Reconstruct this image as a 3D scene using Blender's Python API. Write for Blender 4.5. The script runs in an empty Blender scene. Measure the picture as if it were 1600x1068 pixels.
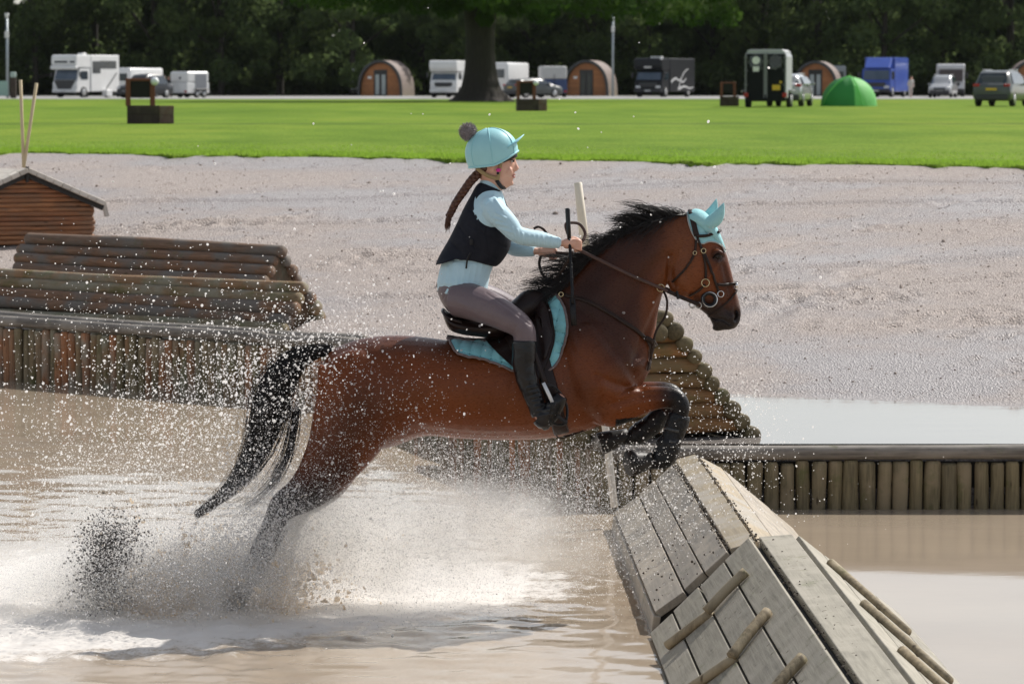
import bpy, bmesh, math, random
import numpy as np
from mathutils import Vector, Matrix
from mathutils.bvhtree import BVHTree
random.seed(7); RNG = np.random.default_rng(7)
SC = bpy.context.scene; COL = SC.collection
PI = math.pi; R = math.radians
# ---------------------------------------------------------------- camera, sky, sun, exposure
CZ = 2.87; F = 5333.0; HOR = 132.0
TH = math.atan((534.0 - HOR) / F)
cd = bpy.data.cameras.new('camera'); cam = bpy.data.objects.new('camera', cd); COL.objects.link(cam)
cam.location = (0, 0, CZ); cam.rotation_euler = (PI/2 - TH, 0, 0)
cd.sensor_width = 36; cd.lens = 36 * F / 1600; cd.clip_start = 0.5; cd.clip_end = 6000
cd.dof.use_dof = True; cd.dof.focus_distance = 18.6; cd.dof.aperture_fstop = 7.1
SC.camera = cam
SUN_EL, SUN_AZ = 46.0, 49.0      # azimuth from +y (away from the camera) towards +x (right)
w = bpy.data.worlds.new('World'); SC.world = w; w.use_nodes = True
nt = w.node_tree; bg = nt.nodes['Background']
sk = nt.nodes.new('ShaderNodeTexSky'); sk.sky_type = 'NISHITA'; sk.sun_disc = False
sk.sun_elevation = R(SUN_EL); sk.sun_rotation = R(SUN_AZ); sk.air_density = 1.0; sk.dust_density = 1.2; sk.ozone_density = 1.0
hs = nt.nodes.new('ShaderNodeHueSaturation'); hs.inputs['Saturation'].default_value = 0.42   # broken white cloud over the whole sky
nt.links.new(sk.outputs[0], hs.inputs['Color']); nt.links.new(hs.outputs[0], bg.inputs[0]); bg.inputs[1].default_value = 0.135
sd = bpy.data.lights.new('sun', 'SUN'); sun = bpy.data.objects.new('sun', sd); COL.objects.link(sun)
sd.energy = 5.0; sd.angle = R(0.6); sd.color = (1.0, 0.955, 0.89)
sdir = Vector((math.sin(R(SUN_AZ))*math.cos(R(SUN_EL)), math.cos(R(SUN_AZ))*math.cos(R(SUN_EL)), math.sin(R(SUN_EL))))
sun.rotation_euler = sdir.to_track_quat('Z', 'Y').to_euler(); sun.location = (0, 0, 60)
SC.view_settings.view_transform = 'Standard'; SC.view_settings.look = 'None'
SC.view_settings.exposure = 0.0; SC.view_settings.gamma = 1.0; SC.view_settings.use_curve_mapping = False
SC.render.engine = 'CYCLES'
SC.cycles.max_bounces = 12; SC.cycles.diffuse_bounces = 5; SC.cycles.glossy_bounces = 3; SC.cycles.transparent_max_bounces = 24
SC.cycles.sample_clamp_indirect = 4.0; SC.cycles.caustics_reflective = False; SC.cycles.caustics_refractive = False

# ---------------------------------------------------------------- where a line of sight meets a depth or a height
def ray(px, py):
    a = (px - 800) / F; b = (534 - py) / F
    return a, math.cos(TH) + b*math.sin(TH), -math.sin(TH) + b*math.cos(TH)
def at(px, py, Y):
    a, b, c = ray(px, py); t = Y / b
    return np.array((a*t, Y, CZ + c*t))
def gp(px, py, z=0.0):
    a, b, c = ray(px, py); t = (z - CZ) / c
    return np.array((a*t, b*t, z))
# ---------------------------------------------------------------- object helpers
def mesh_from(name, V, Fc, smooth=False):
    me = bpy.data.meshes.new(name)
    V = np.asarray(V, dtype=np.float32)
    if isinstance(Fc, np.ndarray):
        n, k = Fc.shape
        me.vertices.add(len(V)); me.vertices.foreach_set('co', V.ravel())
        me.loops.add(n*k); me.loops.foreach_set('vertex_index', Fc.astype(np.int32).ravel())
        me.polygons.add(n); me.polygons.foreach_set('loop_start', np.arange(0, n*k, k, dtype=np.int32))
        me.update(calc_edges=True)
    else:
        me.from_pydata([tuple(map(float, v)) for v in V], [], [tuple(int(i) for i in f) for f in Fc]); me.update()
    if smooth: me.polygons.foreach_set('use_smooth', [True]*len(me.polygons))
    return me
def origin_of(p):
    o = np.zeros(3)
    while p is not None:
        o = o + np.array(p.location); p = p.parent
    return o
def mk(name, V, Fc, m, parent=None, smooth=False, world=False, label=None):
    V = np.array(V, dtype=float)
    if world and parent is not None: V = V - origin_of(parent)
    me = mesh_from(name, V, Fc, smooth)
    if m: me.materials.append(m)
    o = bpy.data.objects.new(name, me); COL.objects.link(o)
    if parent: o.parent = parent
    if label: o['label'] = label
    return o
def mko(name, me, parent=None, loc=None, rot=None, m=None):
    if m and not me.materials: me.materials.append(m)
    o = bpy.data.objects.new(name, me); COL.objects.link(o)
    if parent: o.parent = parent
    if loc is not None: o.location = tuple(loc)
    if rot is not None:
        if isinstance(rot, Matrix): o.rotation_euler = rot.to_euler()
        else: o.rotation_euler = rot
    return o
def tag(o, label=None, cat=None, group=None, kind=None):
    if label: o['label'] = label
    if cat: o['category'] = cat
    if group: o['group'] = group
    if kind: o['kind'] = kind
    return o
def thing(name, label, cat, loc=(0, 0, 0), rz=0.0, group=None):
    o = bpy.data.objects.new(name, None); COL.objects.link(o); o.location = tuple(float(v) for v in loc); o.rotation_euler = (0, 0, rz)
    o.empty_display_size = .2
    return tag(o, label, cat, group)
# ---------------------------------------------------------------- shape helpers (all return V, F)
def join(*parts):
    V = []; Fc = []; n = 0
    for v, f in parts:
        V.extend([tuple(p) for p in v]); Fc.extend([tuple(i + n for i in q) for q in f]); n += len(v)
    return V, Fc
def bm_vf(bm):
    bm.verts.index_update(); V = [tuple(v.co) for v in bm.verts]; Fc = [tuple(v.index for v in f.verts) for f in bm.faces]; bm.free(); return V, Fc
def box(c, s, bev=0.0, rz=0.0, rot=None, seg=1, taper=None):
    bm = bmesh.new(); bmesh.ops.create_cube(bm, size=1.0)
    for v in bm.verts:
        v.co = Vector((v.co.x*s[0], v.co.y*s[1], v.co.z*s[2]))
        if taper and v.co.z > 0: v.co.x *= taper[0]; v.co.y *= taper[1]
    if bev > 0: bmesh.ops.bevel(bm, geom=list(bm.edges), offset=bev, segments=seg, profile=.5, affect='EDGES', clamp_overlap=True)
    M = Matrix.Translation(Vector([float(x) for x in c])) @ (rot.to_4x4() if rot is not None else Matrix.Rotation(rz, 4, 'Z'))
    for v in bm.verts: v.co = M @ v.co
    return bm_vf(bm)
def prism(poly, y0, y1, bev=0.0, seg=2, axis='y'):
    """polygon given in (x, z), extruded from y0 to y1"""
    bm = bmesh.new()
    vs = [bm.verts.new((p[0], y0, p[1])) for p in poly]; f = bm.faces.new(vs)
    r = bmesh.ops.extrude_face_region(bm, geom=[f])
    for g in r['geom']:
        if isinstance(g, bmesh.types.BMVert): g.co.y = y1
    bmesh.ops.recalc_face_normals(bm, faces=bm.faces)
    if bev > 0: bmesh.ops.bevel(bm, geom=list(bm.edges), offset=bev, segments=seg, profile=.5, affect='EDGES', clamp_overlap=True)
    if axis == 'x':
        for v in bm.verts: v.co = Vector((v.co.y, v.co.x, v.co.z))
        bmesh.ops.reverse_faces(bm, faces=bm.faces)
    return bm_vf(bm)
def catmull(P, k):
    P = np.asarray(P, float); n = len(P); out = []
    for i in range(n-1):
        p0 = P[max(i-1, 0)]; p1 = P[i]; p2 = P[i+1]; p3 = P[min(i+2, n-1)]
        for j in range(k):
            t = j/k
            out.append(.5*((2*p1) + (-p0+p2)*t + (2*p0-5*p1+4*p2-p3)*t*t + (-p0+3*p1-3*p2+p3)*t**3))
    out.append(P[-1]); return np.array(out)
def skin_rings(rings, cap=True, closed=False):
    n = len(rings[0]); V = [tuple(p) for r in rings for p in r]; Fc = []
    m = len(rings)
    for i in range(m if closed else m-1):
        a = i*n; b = ((i+1) % m)*n
        for j in range(n):
            k = (j+1) % n; Fc.append((a+j, a+k, b+k, b+j))
    if cap and not closed:
        Fc.append(tuple(reversed(range(n)))); Fc.append(tuple(range((m-1)*n, m*n)))
    return V, Fc
def frames(P):
    P = np.asarray(P, float); T = np.gradient(P, axis=0); T /= (np.linalg.norm(T, axis=1)[:, None] + 1e-9)
    u = np.cross(T[0], (0, 0, 1.0))
    if np.linalg.norm(u) < .05: u = np.cross(T[0], (0, 1.0, 0))
    u /= np.linalg.norm(u); U = []
    for t in T:
        u = u - t*np.dot(u, t); u /= (np.linalg.norm(u)+1e-9); U.append(u)
    U = np.array(U); return T, U, np.cross(T, U)
def tube(P, r, n=8, cap=True):
    P = np.asarray(P, float); r = np.broadcast_to(np.asarray(r, float), (len(P),)) if np.ndim(r) < 2 else r
    T, U, W = frames(P); rings = []
    for i in range(len(P)):
        rings.append([P[i] + r[i]*(math.cos(a)*U[i] + math.sin(a)*W[i]) for a in np.linspace(0, 2*PI, n, endpoint=False)])
    return skin_rings(rings, cap)
def strap(P, N, wd, th):
    """flat strap along P; N = outward normal per point"""
    P = np.asarray(P, float); N = np.asarray(N, float); T = np.gradient(P, axis=0); T /= (np.linalg.norm(T, axis=1)[:, None]+1e-9)
    S = np.cross(T, N); S /= (np.linalg.norm(S, axis=1)[:, None]+1e-9); N = np.cross(S, T)
    wd = np.broadcast_to(np.asarray(wd, float), (len(P),)); rings = []
    for i in range(len(P)):
        p = P[i]; s = S[i]*wd[i]/2; n = N[i]*th/2
        rings.append([p - s - n*.3, p - s*.8 + n, p + s*.8 + n, p + s - n*.3, p + s*.8 - n, p - s*.8 - n])
    return skin_rings(rings)
def cyl(p0, p1, r0, r1=None, n=12, bev=0.0):
    p0 = np.asarray(p0, float); p1 = np.asarray(p1, float); r1 = r0 if r1 is None else r1
    d = p1-p0; L = np.linalg.norm(d)
    if bev > 0:
        e = d/L*bev
        return tube([p0, p0+e, p1-e, p1], [r0-bev, r0, r1, r1-bev], n)
    return tube([p0, p1], [r0, r1], n)
def ring(c, r, t, nrm=(0, 1, 0), n=20, k=6, sx=1, sz=1):
    q = Vector(nrm).to_track_quat('Z', 'Y'); c = Vector([float(x) for x in c]); rings = []
    for i in range(n):
        a = 2*PI*i/n; ctr = Vector((math.cos(a)*r*sx, math.sin(a)*r*sz, 0)); out = Vector((math.cos(a), math.sin(a), 0))
        rings.append([tuple(c + q @ (ctr + out*t*math.cos(b) + Vector((0, 0, t*math.sin(b))))) for b in np.linspace(0, 2*PI, k, endpoint=False)])
    return skin_rings(rings, closed=True)
def ball(c, r, sub=2, sc=(1, 1, 1)):
    bm = bmesh.new(); bmesh.ops.create_icosphere(bm, subdivisions=sub, radius=1.0)
    for v in bm.verts: v.co = Vector((c[0]+v.co.x*r*sc[0], c[1]+v.co.y*r*sc[1], c[2]+v.co.z*r*sc[2]))
    return bm_vf(bm)
def remesh(V, Fc, vox, smooth=2, sf=.5):
    me = mesh_from('tmp', V, Fc); o = bpy.data.objects.new('tmp', me); COL.objects.link(o)
    m = o.modifiers.new('r', 'REMESH'); m.mode = 'VOXEL'; m.voxel_size = vox; m.adaptivity = 0
    if smooth:
        s = o.modifiers.new('s', 'SMOOTH'); s.factor = sf; s.iterations = smooth
    dg = bpy.context.evaluated_depsgraph_get(); ev = o.evaluated_get(dg); m2 = ev.to_mesh()
    n = len(m2.vertices); A = np.empty(n*3, np.float32); m2.vertices.foreach_get('co', A); A = A.reshape(-1, 3).astype(float)
    Nn = np.empty(n*3, np.float32); m2.vertices.foreach_get('normal', Nn); Nn = Nn.reshape(-1, 3).astype(float)
    Fq = [tuple(p.vertices) for p in m2.polygons]
    ev.to_mesh_clear(); bpy.data.objects.remove(o); bpy.data.meshes.remove(me)
    return A, Nn, Fq
def fnoise(V, s, seed=0, oct=3):
    """cheap smooth vector noise: sums of sines"""
    g = np.random.default_rng(seed); o = np.zeros(len(V)); amp = 1.0; f = s
    for k in range(oct):
        for j in range(4):
            d = g.normal(size=3); d /= np.linalg.norm(d); o += amp*np.sin(V @ d*f*g.uniform(.7, 1.4) + g.uniform(0, 6.28))
        amp *= .5; f *= 2.1
    return o/4
# ---------------------------------------------------------------- materials
def NT(name):
    m = bpy.data.materials.new(name); m.use_nodes = True; t = m.node_tree; b = t.nodes['Principled BSDF']; return m, t, b
def nd(t, kind, **kw):
    n = t.nodes.new(kind)
    for k, v in kw.items():
        if hasattr(n, k) and not k.startswith('i_'): setattr(n, k, v)
        else: n.inputs[k[2:] if k.startswith('i_') else k].default_value = v
    return n
def ramp(t, stops, src=None):
    r = t.nodes.new('ShaderNodeValToRGB'); e = r.color_ramp.elements
    while len(e) > 1: e.remove(e[-1])
    e[0].position = stops[0][0]; e[0].color = (*stops[0][1], 1) if len(stops[0][1]) == 3 else stops[0][1]
    for p, c in stops[1:]:
        x = e.new(p); x.color = (*c, 1)
    if src is not None: t.links.new(src, r.inputs[0])
    return r
def coords(t, scale=(1, 1, 1), rnd=True, kind='Object'):
    tc = nd(t, 'ShaderNodeTexCoord'); mp = nd(t, 'ShaderNodeMapping'); mp.inputs['Scale'].default_value = scale
    t.links.new(tc.outputs[kind], mp.inputs['Vector'])
    oi = nd(t, 'ShaderNodeObjectInfo')
    if rnd:
        mu = nd(t, 'ShaderNodeMath', operation='MULTIPLY'); mu.inputs[1].default_value = 37.0
        t.links.new(oi.outputs['Random'], mu.inputs[0])
        ad = nd(t, 'ShaderNodeVectorMath', operation='ADD'); t.links.new(mp.outputs[0], ad.inputs[0]); t.links.new(mu.outputs[0], ad.inputs[1])
        return ad.outputs[0], oi
    return mp.outputs[0], oi
def mixc(t, fac, a, b, mode='MIX'):
    m = t.nodes.new('ShaderNodeMix'); m.data_type = 'RGBA'; m.blend_type = mode
    for k, v in (('Factor', fac), ('A', a), ('B', b)):
        s = [i for i in m.inputs if i.name == k and i.enabled and (i.type == ('VALUE' if k == 'Factor' else 'RGBA'))][0]
        if hasattr(v, 'links') or isinstance(v, bpy.types.NodeSocket): t.links.new(v, s)
        else: s.default_value = (*v, 1) if k != 'Factor' and len(v) == 3 else v
    return [o for o in m.outputs if o.enabled and o.type == 'RGBA'][0]
def M(name, c1, c2=None, scale=8.0, rough=.6, bump=0.0, bscale=40.0, spec=.5, metal=0.0, coat=0.0, stretch=(1, 1, 1), rnd=0.0, sheen=0.0, dist=.01, sss=0.0, trans=0.0, bdist=.01, detail=4):
    m, t, b = NT(name)
    co, oi = coords(t, stretch)
    c2 = c2 or tuple(x*.8 for x in c1)
    n = nd(t, 'ShaderNodeTexNoise', i_Scale=scale, i_Detail=float(detail), i_Roughness=.6); t.links.new(co, n.inputs['Vector'])
    r = ramp(t, [(.32, c1), (.68, c2)], n.outputs['Fac']); col = r.outputs[0]
    if rnd:
        h = nd(t, 'ShaderNodeHueSaturation'); mr = nd(t, 'ShaderNodeMapRange'); mr.inputs[3].default_value = 1-rnd; mr.inputs[4].default_value = 1+rnd
        t.links.new(oi.outputs['Random'], mr.inputs[0]); t.links.new(mr.outputs[0], h.inputs['Value']); t.links.new(col, h.inputs['Color']); col = h.outputs[0]
    t.links.new(col, b.inputs['Base Color'])
    b.inputs['Roughness'].default_value = rough; b.inputs['Metallic'].default_value = metal; b.inputs['Specular IOR Level'].default_value = spec
    b.inputs['Coat Weight'].default_value = coat; b.inputs['Coat Roughness'].default_value = .08
    if sheen: b.inputs['Sheen Weight'].default_value = sheen
    if sss: b.inputs['Subsurface Weight'].default_value = sss; b.inputs['Subsurface Radius'].default_value = (.012, .005, .003); b.inputs['Subsurface Scale'].default_value = 1.0
    if trans: b.inputs['Transmission Weight'].default_value = trans
    if bump:
        n2 = nd(t, 'ShaderNodeTexNoise', i_Scale=bscale, i_Detail=5.0); t.links.new(co, n2.inputs['Vector'])
        bp = nd(t, 'ShaderNodeBump'); bp.inputs['Strength'].default_value = bump; bp.inputs['Distance'].default_value = bdist
        t.links.new(n2.outputs['Fac'], bp.inputs['Height']); t.links.new(bp.outputs[0], b.inputs['Normal'])
    return m
def wood(name, ca, cb, cc, moss=0.0, rough=.75, grain=(18, 18, 1.2), bump=.5, lo=.5):
    """weathered timber: long grain, knots, per-piece hue, moss in patches"""
    m, t, b = NT(name)
    co, oi = coords(t, grain)
    n = nd(t, 'ShaderNodeTexNoise', i_Scale=3.0, i_Detail=6.0, i_Roughness=.65); t.links.new(co, n.inputs['Vector'])
    base = mixc(t, oi.outputs['Random'], ca, cb)
    g = ramp(t, [(.32, (lo,)*3), (.66, (1.18,)*3)], n.outputs['Fac'])
    c = mixc(t, 1.0, base, g.outputs[0], 'MULTIPLY')
    co2, _ = coords(t, (2.2, 2.2, 1.4))
    n2 = nd(t, 'ShaderNodeTexNoise', i_Scale=2.0, i_Detail=4.0); t.links.new(co2, n2.inputs['Vector'])
    r2 = ramp(t, [(.45, (0, 0, 0)), (.62, (1, 1, 1))], n2.outputs['Fac'])
    c = mixc(t, r2.outputs[0], c, cc)
    co4, _ = coords(t, (5, 5, 1.6)); vk = nd(t, 'ShaderNodeTexVoronoi', i_Scale=2.2); t.links.new(co4, vk.inputs['Vector']); rk = ramp(t, [(.05, (.30, .26, .22)), (.13, (1, 1, 1))], vk.outputs['Distance']); c = mixc(t, 1.0, c, rk.outputs[0], 'MULTIPLY')   # knots
    if moss:
        co3, _ = coords(t, (1.3, 1.3, 1.3))
        n3 = nd(t, 'ShaderNodeTexNoise', i_Scale=3.5, i_Detail=6.0, i_Roughness=.7); t.links.new(co3, n3.inputs['Vector'])
        r3 = ramp(t, [(.62-.22*moss, (0, 0, 0)), (.78-.12*moss, (1, 1, 1))], n3.outputs['Fac'])
        mm = nd(t, 'ShaderNodeMath', operation='MULTIPLY'); mm.inputs[1].default_value = .75; t.links.new(r3.outputs[0], mm.inputs[0])
        c = mixc(t, mm.outputs[0], c, (.085, .105, .022))
    t.links.new(c, b.inputs['Base Color'])
    b.inputs['Roughness'].default_value = rough
    b.inputs['Specular IOR Level'].default_value = .4
    bp = nd(t, 'ShaderNodeBump'); bp.inputs['Strength'].default_value = bump; bp.inputs['Distance'].default_value = .006
    t.links.new(n.outputs['Fac'], bp.inputs['Height']); t.links.new(bp.outputs[0], b.inputs['Normal'])
    return m
# ================================================================ materials of the site
def sand_material():
    m, t, b = NT('gravelly sand')
    co, _ = coords(t, (1, 1, 1), rnd=False)
    vor = nd(t, 'ShaderNodeTexVoronoi', i_Scale=60.0); t.links.new(co, vor.inputs['Vector'])
    peb = ramp(t, [(0.0, (.28, .243, .225)), (.3, (.36, .315, .29)), (.62, (.40, .35, .325)), (.85, (.35, .305, .28)), (1.0, (.56, .50, .465))])
    sep = nd(t, 'ShaderNodeSeparateColor'); t.links.new(vor.outputs['Color'], sep.inputs[0]); t.links.new(sep.outputs[0], peb.inputs[0])
    big = nd(t, 'ShaderNodeTexNoise', i_Scale=.55, i_Detail=5.0, i_Roughness=.6); co2, _ = coords(t, (.55, .62, 1), rnd=False); t.links.new(co2, big.inputs['Vector'])
    wet = ramp(t, [(.42, (.80, .82, .86)), (.56, (1.02, 1.0, .98))], big.outputs['Fac'])
    c = mixc(t, 1.0, peb.outputs[0], wet.outputs[0], 'MULTIPLY')
    mid = nd(t, 'ShaderNodeTexNoise', i_Scale=2.4, i_Detail=8.0, i_Roughness=.75); t.links.new(co, mid.inputs['Vector'])
    dk = ramp(t, [(.60, (0, 0, 0)), (.70, (1, 1, 1))], mid.outputs['Fac']); f = nd(t, 'ShaderNodeMath', operation='MULTIPLY'); f.inputs[1].default_value = .4
    t.links.new(dk.outputs[0], f.inputs[0]); c = mixc(t, f.outputs[0], c, (.20, .135, .09))
    t.links.new(c, b.inputs['Base Color'])
    rr = ramp(t, [(.40, (.42,)*3), (.56, (.85,)*3)], big.outputs['Fac']); t.links.new(rr.outputs[0], b.inputs['Roughness'])
    bp = nd(t, 'ShaderNodeBump'); bp.inputs['Strength'].default_value = .9; bp.inputs['Distance'].default_value = .02
    ad = nd(t, 'ShaderNodeMath', operation='ADD'); t.links.new(vor.outputs['Distance'], ad.inputs[0]); t.links.new(mid.outputs['Fac'], ad.inputs[1])
    t.links.new(ad.outputs[0], bp.inputs['Height']); t.links.new(bp.outputs[0], b.inputs['Normal'])
    return m
def grass_material():
    m, t, b = NT('mown grass')
    co, _ = coords(t, (1, .35, 1), rnd=False)
    n = nd(t, 'ShaderNodeTexNoise', i_Scale=.35, i_Detail=9.0, i_Roughness=.72); t.links.new(co, n.inputs['Vector'])
    r = ramp(t, [(.3, (.095, .17, .018)), (.5, (.14, .225, .026)), (.7, (.19, .265, .038))], n.outputs['Fac'])
    n2 = nd(t, 'ShaderNodeTexNoise', i_Scale=14.0, i_Detail=4.0); co2, _ = coords(t, (1, .3, 1), rnd=False); t.links.new(co2, n2.inputs['Vector'])
    r2 = ramp(t, [(.3, (.7, .72, .7)), (.7, (1.2, 1.18, 1.2))], n2.outputs['Fac'])
    c = mixc(t, 1.0, r.outputs[0], r2.outputs[0], 'MULTIPLY')
    n5 = nd(t, 'ShaderNodeTexNoise', i_Scale=.12, i_Detail=6.0, i_Roughness=.7); t.links.new(co2, n5.inputs['Vector']); r5 = ramp(t, [(.38, (.82, .86, .8)), (.5, (1, 1, 1)), (.64, (1.16, 1.06, 1.05))], n5.outputs['Fac']); c = mixc(t, 1.0, c, r5.outputs[0], 'MULTIPLY')
    # a worn rut across the field
    g = nd(t, 'ShaderNodeTexCoord'); s = nd(t, 'ShaderNodeSeparateXYZ'); t.links.new(g.outputs['Object'], s.inputs[0])
    nn = nd(t, 'ShaderNodeTexNoise', i_Scale=.5, i_Detail=3.0); t.links.new(g.outputs['Object'], nn.inputs['Vector'])
    a = nd(t, 'ShaderNodeMath', operation='MULTIPLY_ADD'); a.inputs[1].default_value = 2.2; t.links.new(nn.outputs['Fac'], a.inputs[0]); t.links.new(s.outputs['Y'], a.inputs[2])
    d = nd(t, 'ShaderNodeMath', operation='SUBTRACT'); d.inputs[1].default_value = 90.0; t.links.new(a.outputs[0], d.inputs[0])
    ab = nd(t, 'ShaderNodeMath', operation='ABSOLUTE'); t.links.new(d.outputs[0], ab.inputs[0])
    rr = ramp(t, [(.35, (.85,)*3), (.9, (0, 0, 0))], ab.outputs[0])
    c = mixc(t, rr.outputs[0], c, (.05, .075, .025))
    t.links.new(c, b.inputs['Base Color']); b.inputs['Roughness'].default_value = .9; b.inputs['Specular IOR Level'].default_value = .04
    bp = nd(t, 'ShaderNodeBump'); bp.inputs['Strength'].default_value = .6; bp.inputs['Distance'].default_value = .05; t.links.new(n2.outputs['Fac'], bp.inputs['Height']); t.links.new(bp.outputs[0], b.inputs['Normal'])
    return m
def water_material(name, col, rough=.06, scale=3.0, bump=.15, foam=False):
    m, t, b = NT(name)
    co, _ = coords(t, (1, 1, 1), rnd=False)
    n0 = nd(t, 'ShaderNodeTexNoise', i_Scale=.6, i_Detail=4.0); t.links.new(co, n0.inputs['Vector'])
    r = ramp(t, [(.35, tuple(x*.93 for x in col)), (.65, tuple(min(1, x*1.06) for x in col))], n0.outputs['Fac']); c = r.outputs[0]
    b.inputs['Roughness'].default_value = rough
    if foam:
        at_ = nd(t, 'ShaderNodeAttribute'); at_.attribute_name = 'foam'
        nf = nd(t, 'ShaderNodeTexNoise', i_Scale=6.0, i_Detail=9.0, i_Roughness=.78); cf, _ = coords(t, (1, .8, 1), rnd=False); t.links.new(cf, nf.inputs['Vector'])
        ad = nd(t, 'ShaderNodeMath', operation='ADD'); t.links.new(at_.outputs['Fac'], ad.inputs[0]); t.links.new(nf.outputs['Fac'], ad.inputs[1])
        fr = ramp(t, [(.80, (0, 0, 0)), (1.0, (1, 1, 1))], ad.outputs[0])
        ff = nd(t, 'ShaderNodeMath', operation='MULTIPLY'); ff.inputs[1].default_value = .8; t.links.new(fr.outputs[0], ff.inputs[0])
        c = mixc(t, ff.outputs[0], c, (.80, .77, .73))
        rr = ramp(t, [(0.0, (rough,)*3), (1.0, (.6,)*3)], ff.outputs[0]); t.links.new(rr.outputs[0], b.inputs['Roughness'])
    t.links.new(c, b.inputs['Base Color'])
    b.inputs['IOR'].default_value = 1.33; b.inputs['Specular IOR Level'].default_value = .5
    n = nd(t, 'ShaderNodeTexNoise', i_Scale=scale, i_Detail=4.0); co2, _ = coords(t, (.6, 1.6, 1), rnd=False); t.links.new(co2, n.inputs['Vector'])
    bp = nd(t, 'ShaderNodeBump'); bp.inputs['Strength'].default_value = bump; bp.inputs['Distance'].default_value = .03; t.links.new(n.outputs['Fac'], bp.inputs['Height']); t.links.new(bp.outputs[0], b.inputs['Normal'])
    return m
m_sand = sand_material(); m_grass = grass_material()
m_road = M('pale gravel road', (.33, .32, .31), (.26, .255, .25), scale=3, rough=.9)
GZ = 1.85
# pool wall line: segment A (left, oblique), segment B (towards the camera), segment C (right, square on)
PA0 = np.array((-21.0, 46.6)); PA1 = np.array((-1.36, 30.1)); PB1 = np.array((.66, 23.02)); PC1 = np.array((26.0, 23.02))
def y_shore(x): return 27.0 - .5*(np.clip(x, -40, 20) - 1.87)
def y_edge(x): return 46.9 - .643*np.clip(x, -60, 40)
def in_pool(x, y, off=.10):
    """true inside the lower pool (off = metres behind the wall face)"""
    def side(p, q):
        d = q - p; L = np.hypot(*d); return ((x-p[0])*(-d[1]) + (y-p[1])*d[0])/L   # >0 left of p->q = behind
    a = side(PA0, PA1) < off; b = side(PA1, PB1) < off; c = (y - 23.02) < off
    return np.where(x < PB1[0], a & b, c) & (y > 11.5) & (x > -26) & (x < 24)
def seg_d(P, pl):
    d = np.full(len(P), 1e9); pl = np.asarray(pl, float)
    for a, b in zip(pl[:-1], pl[1:]):
        e = b-a; tt = np.clip(((P-a) @ e)/(e @ e + 1e-12), 0, 1); d = np.minimum(d, np.hypot(*(P - a - tt[:, None]*e).T))
    return d
_q = np.random.default_rng(23)
TRACKS = [catmull(p, 5) for p in ([(-1.5, 33.2), (1.5, 32.4), (4.5, 32.8), (9, 34.5)], [(-1.2, 34.9), (1.6, 34.0), (4.8, 34.4), (9, 36.0)], [(.5, 31), (2.2, 35), (5.5, 39.5), (9, 43)], [(2.2, 30.4), (3.9, 34.4), (7.0, 38.2), (10, 41)], [(-6, 41), (-2, 39.5), (2, 40.2), (6, 38.6)], [(-8, 44.6), (-3, 42.5), (2, 42.8), (8, 40)])]
PRINTS = [(x_, y_, _q.uniform(.05, .09)) for x_, y_ in zip(_q.uniform(-8, 9, 620), 26 + 24*_q.random(620))] + [(c + _q.normal(0, .7), e + _q.normal(0, .35), _q.uniform(.06, .10)) for c, e in ((-1.0, 36), (-4, 40), (2.8, 31.8), (4.5, 30), (1, 34)) for _ in range(60)]
def terrain(x, y):
    ys = y_shore(x); t = (y - ys)/(y_edge(x) - ys)
    tt = np.clip(t, 0, 1); z = .443 + (GZ-.02-.443)*(tt**.92) + np.where(t < 0, np.clip(t, -.6, 0)*.55, 0)
    z = z + np.clip(t, 0, 1)*(1-np.clip(t, 0, 1))*.10*np.sin(x*.9+y*.4) + .012*fnoise(np.stack([np.ravel(x), np.ravel(y)*1.4, np.ravel(x)*0], 1), 1.7, 17, 4).reshape(np.shape(x))*(t > 0)*(t < 1)
    sa = ((x-PA0[0])*(-(PA1-PA0)[1]) + (y-PA0[1])*(PA1-PA0)[0])/np.hypot(*(PA1-PA0)); z = z - .24*np.clip((1.25-sa)/.6, 0, 1)*np.clip((-1.9-x)/.5, 0, 1)   # earth sunk behind the left wall
    # firm ledge under the logs at the corner
    xr, yr = np.ravel(x), np.ravel(y); dz = np.zeros(np.shape(xr)); msk = (np.abs(xr) < 12) & (yr > 24) & (yr < 52)
    if msk.any():
        Pq = np.stack([xr[msk], yr[msk]], 1); acc = np.zeros(len(Pq))
        for tr in TRACKS:      # wheel ruts and raked edges in the wet sand
            d = seg_d(Pq, tr); acc -= .030*np.exp(-(d/.11)**2) - .014*np.exp(-((d-.24)/.10)**2)
        for (hx, hy, hr) in PRINTS:
            k = (np.abs(Pq[:, 0]-hx) < .5) & (np.abs(Pq[:, 1]-hy) < .5); d = np.hypot(Pq[k, 0]-hx, Pq[k, 1]-hy); acc[k] -= .040*np.exp(-(d/hr)**2) - .018*np.exp(-((d-hr*1.7)/(hr*.5))**2)
        dz[msk] = acc*np.clip(np.ravel(t*np.ones(np.shape(x)))[msk]*12, 0, 1)*(np.ravel(t*np.ones(np.shape(x)))[msk] < .98)
    z = z + dz.reshape(np.shape(x))
    near = np.clip(12 - y, 0, 6)/6; z = np.where(y < 20, np.where(y < 12, near*1.45 + .1, .44), z)
    z = np.where(in_pool(x, y), -.45, z)
    z = np.where(t > 1.02, GZ-.08, z)
    return z
xs = np.unique(np.concatenate([np.linspace(-1500, -90, 12), np.linspace(-90, -12, 40), np.arange(-12, -9, .14), np.arange(-9, 9, .07) , np.arange(9, 12, .14), np.linspace(12, 90, 40), np.linspace(90, 1500, 12)]))
ys = np.unique(np.concatenate([np.linspace(-300, 0, 10), np.arange(0, 22, .5), np.arange(22, 26, .14), np.arange(26, 51, .085), np.arange(51, 58, .14), np.linspace(58, 130, 12), np.linspace(130, 2500, 12)]))
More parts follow.
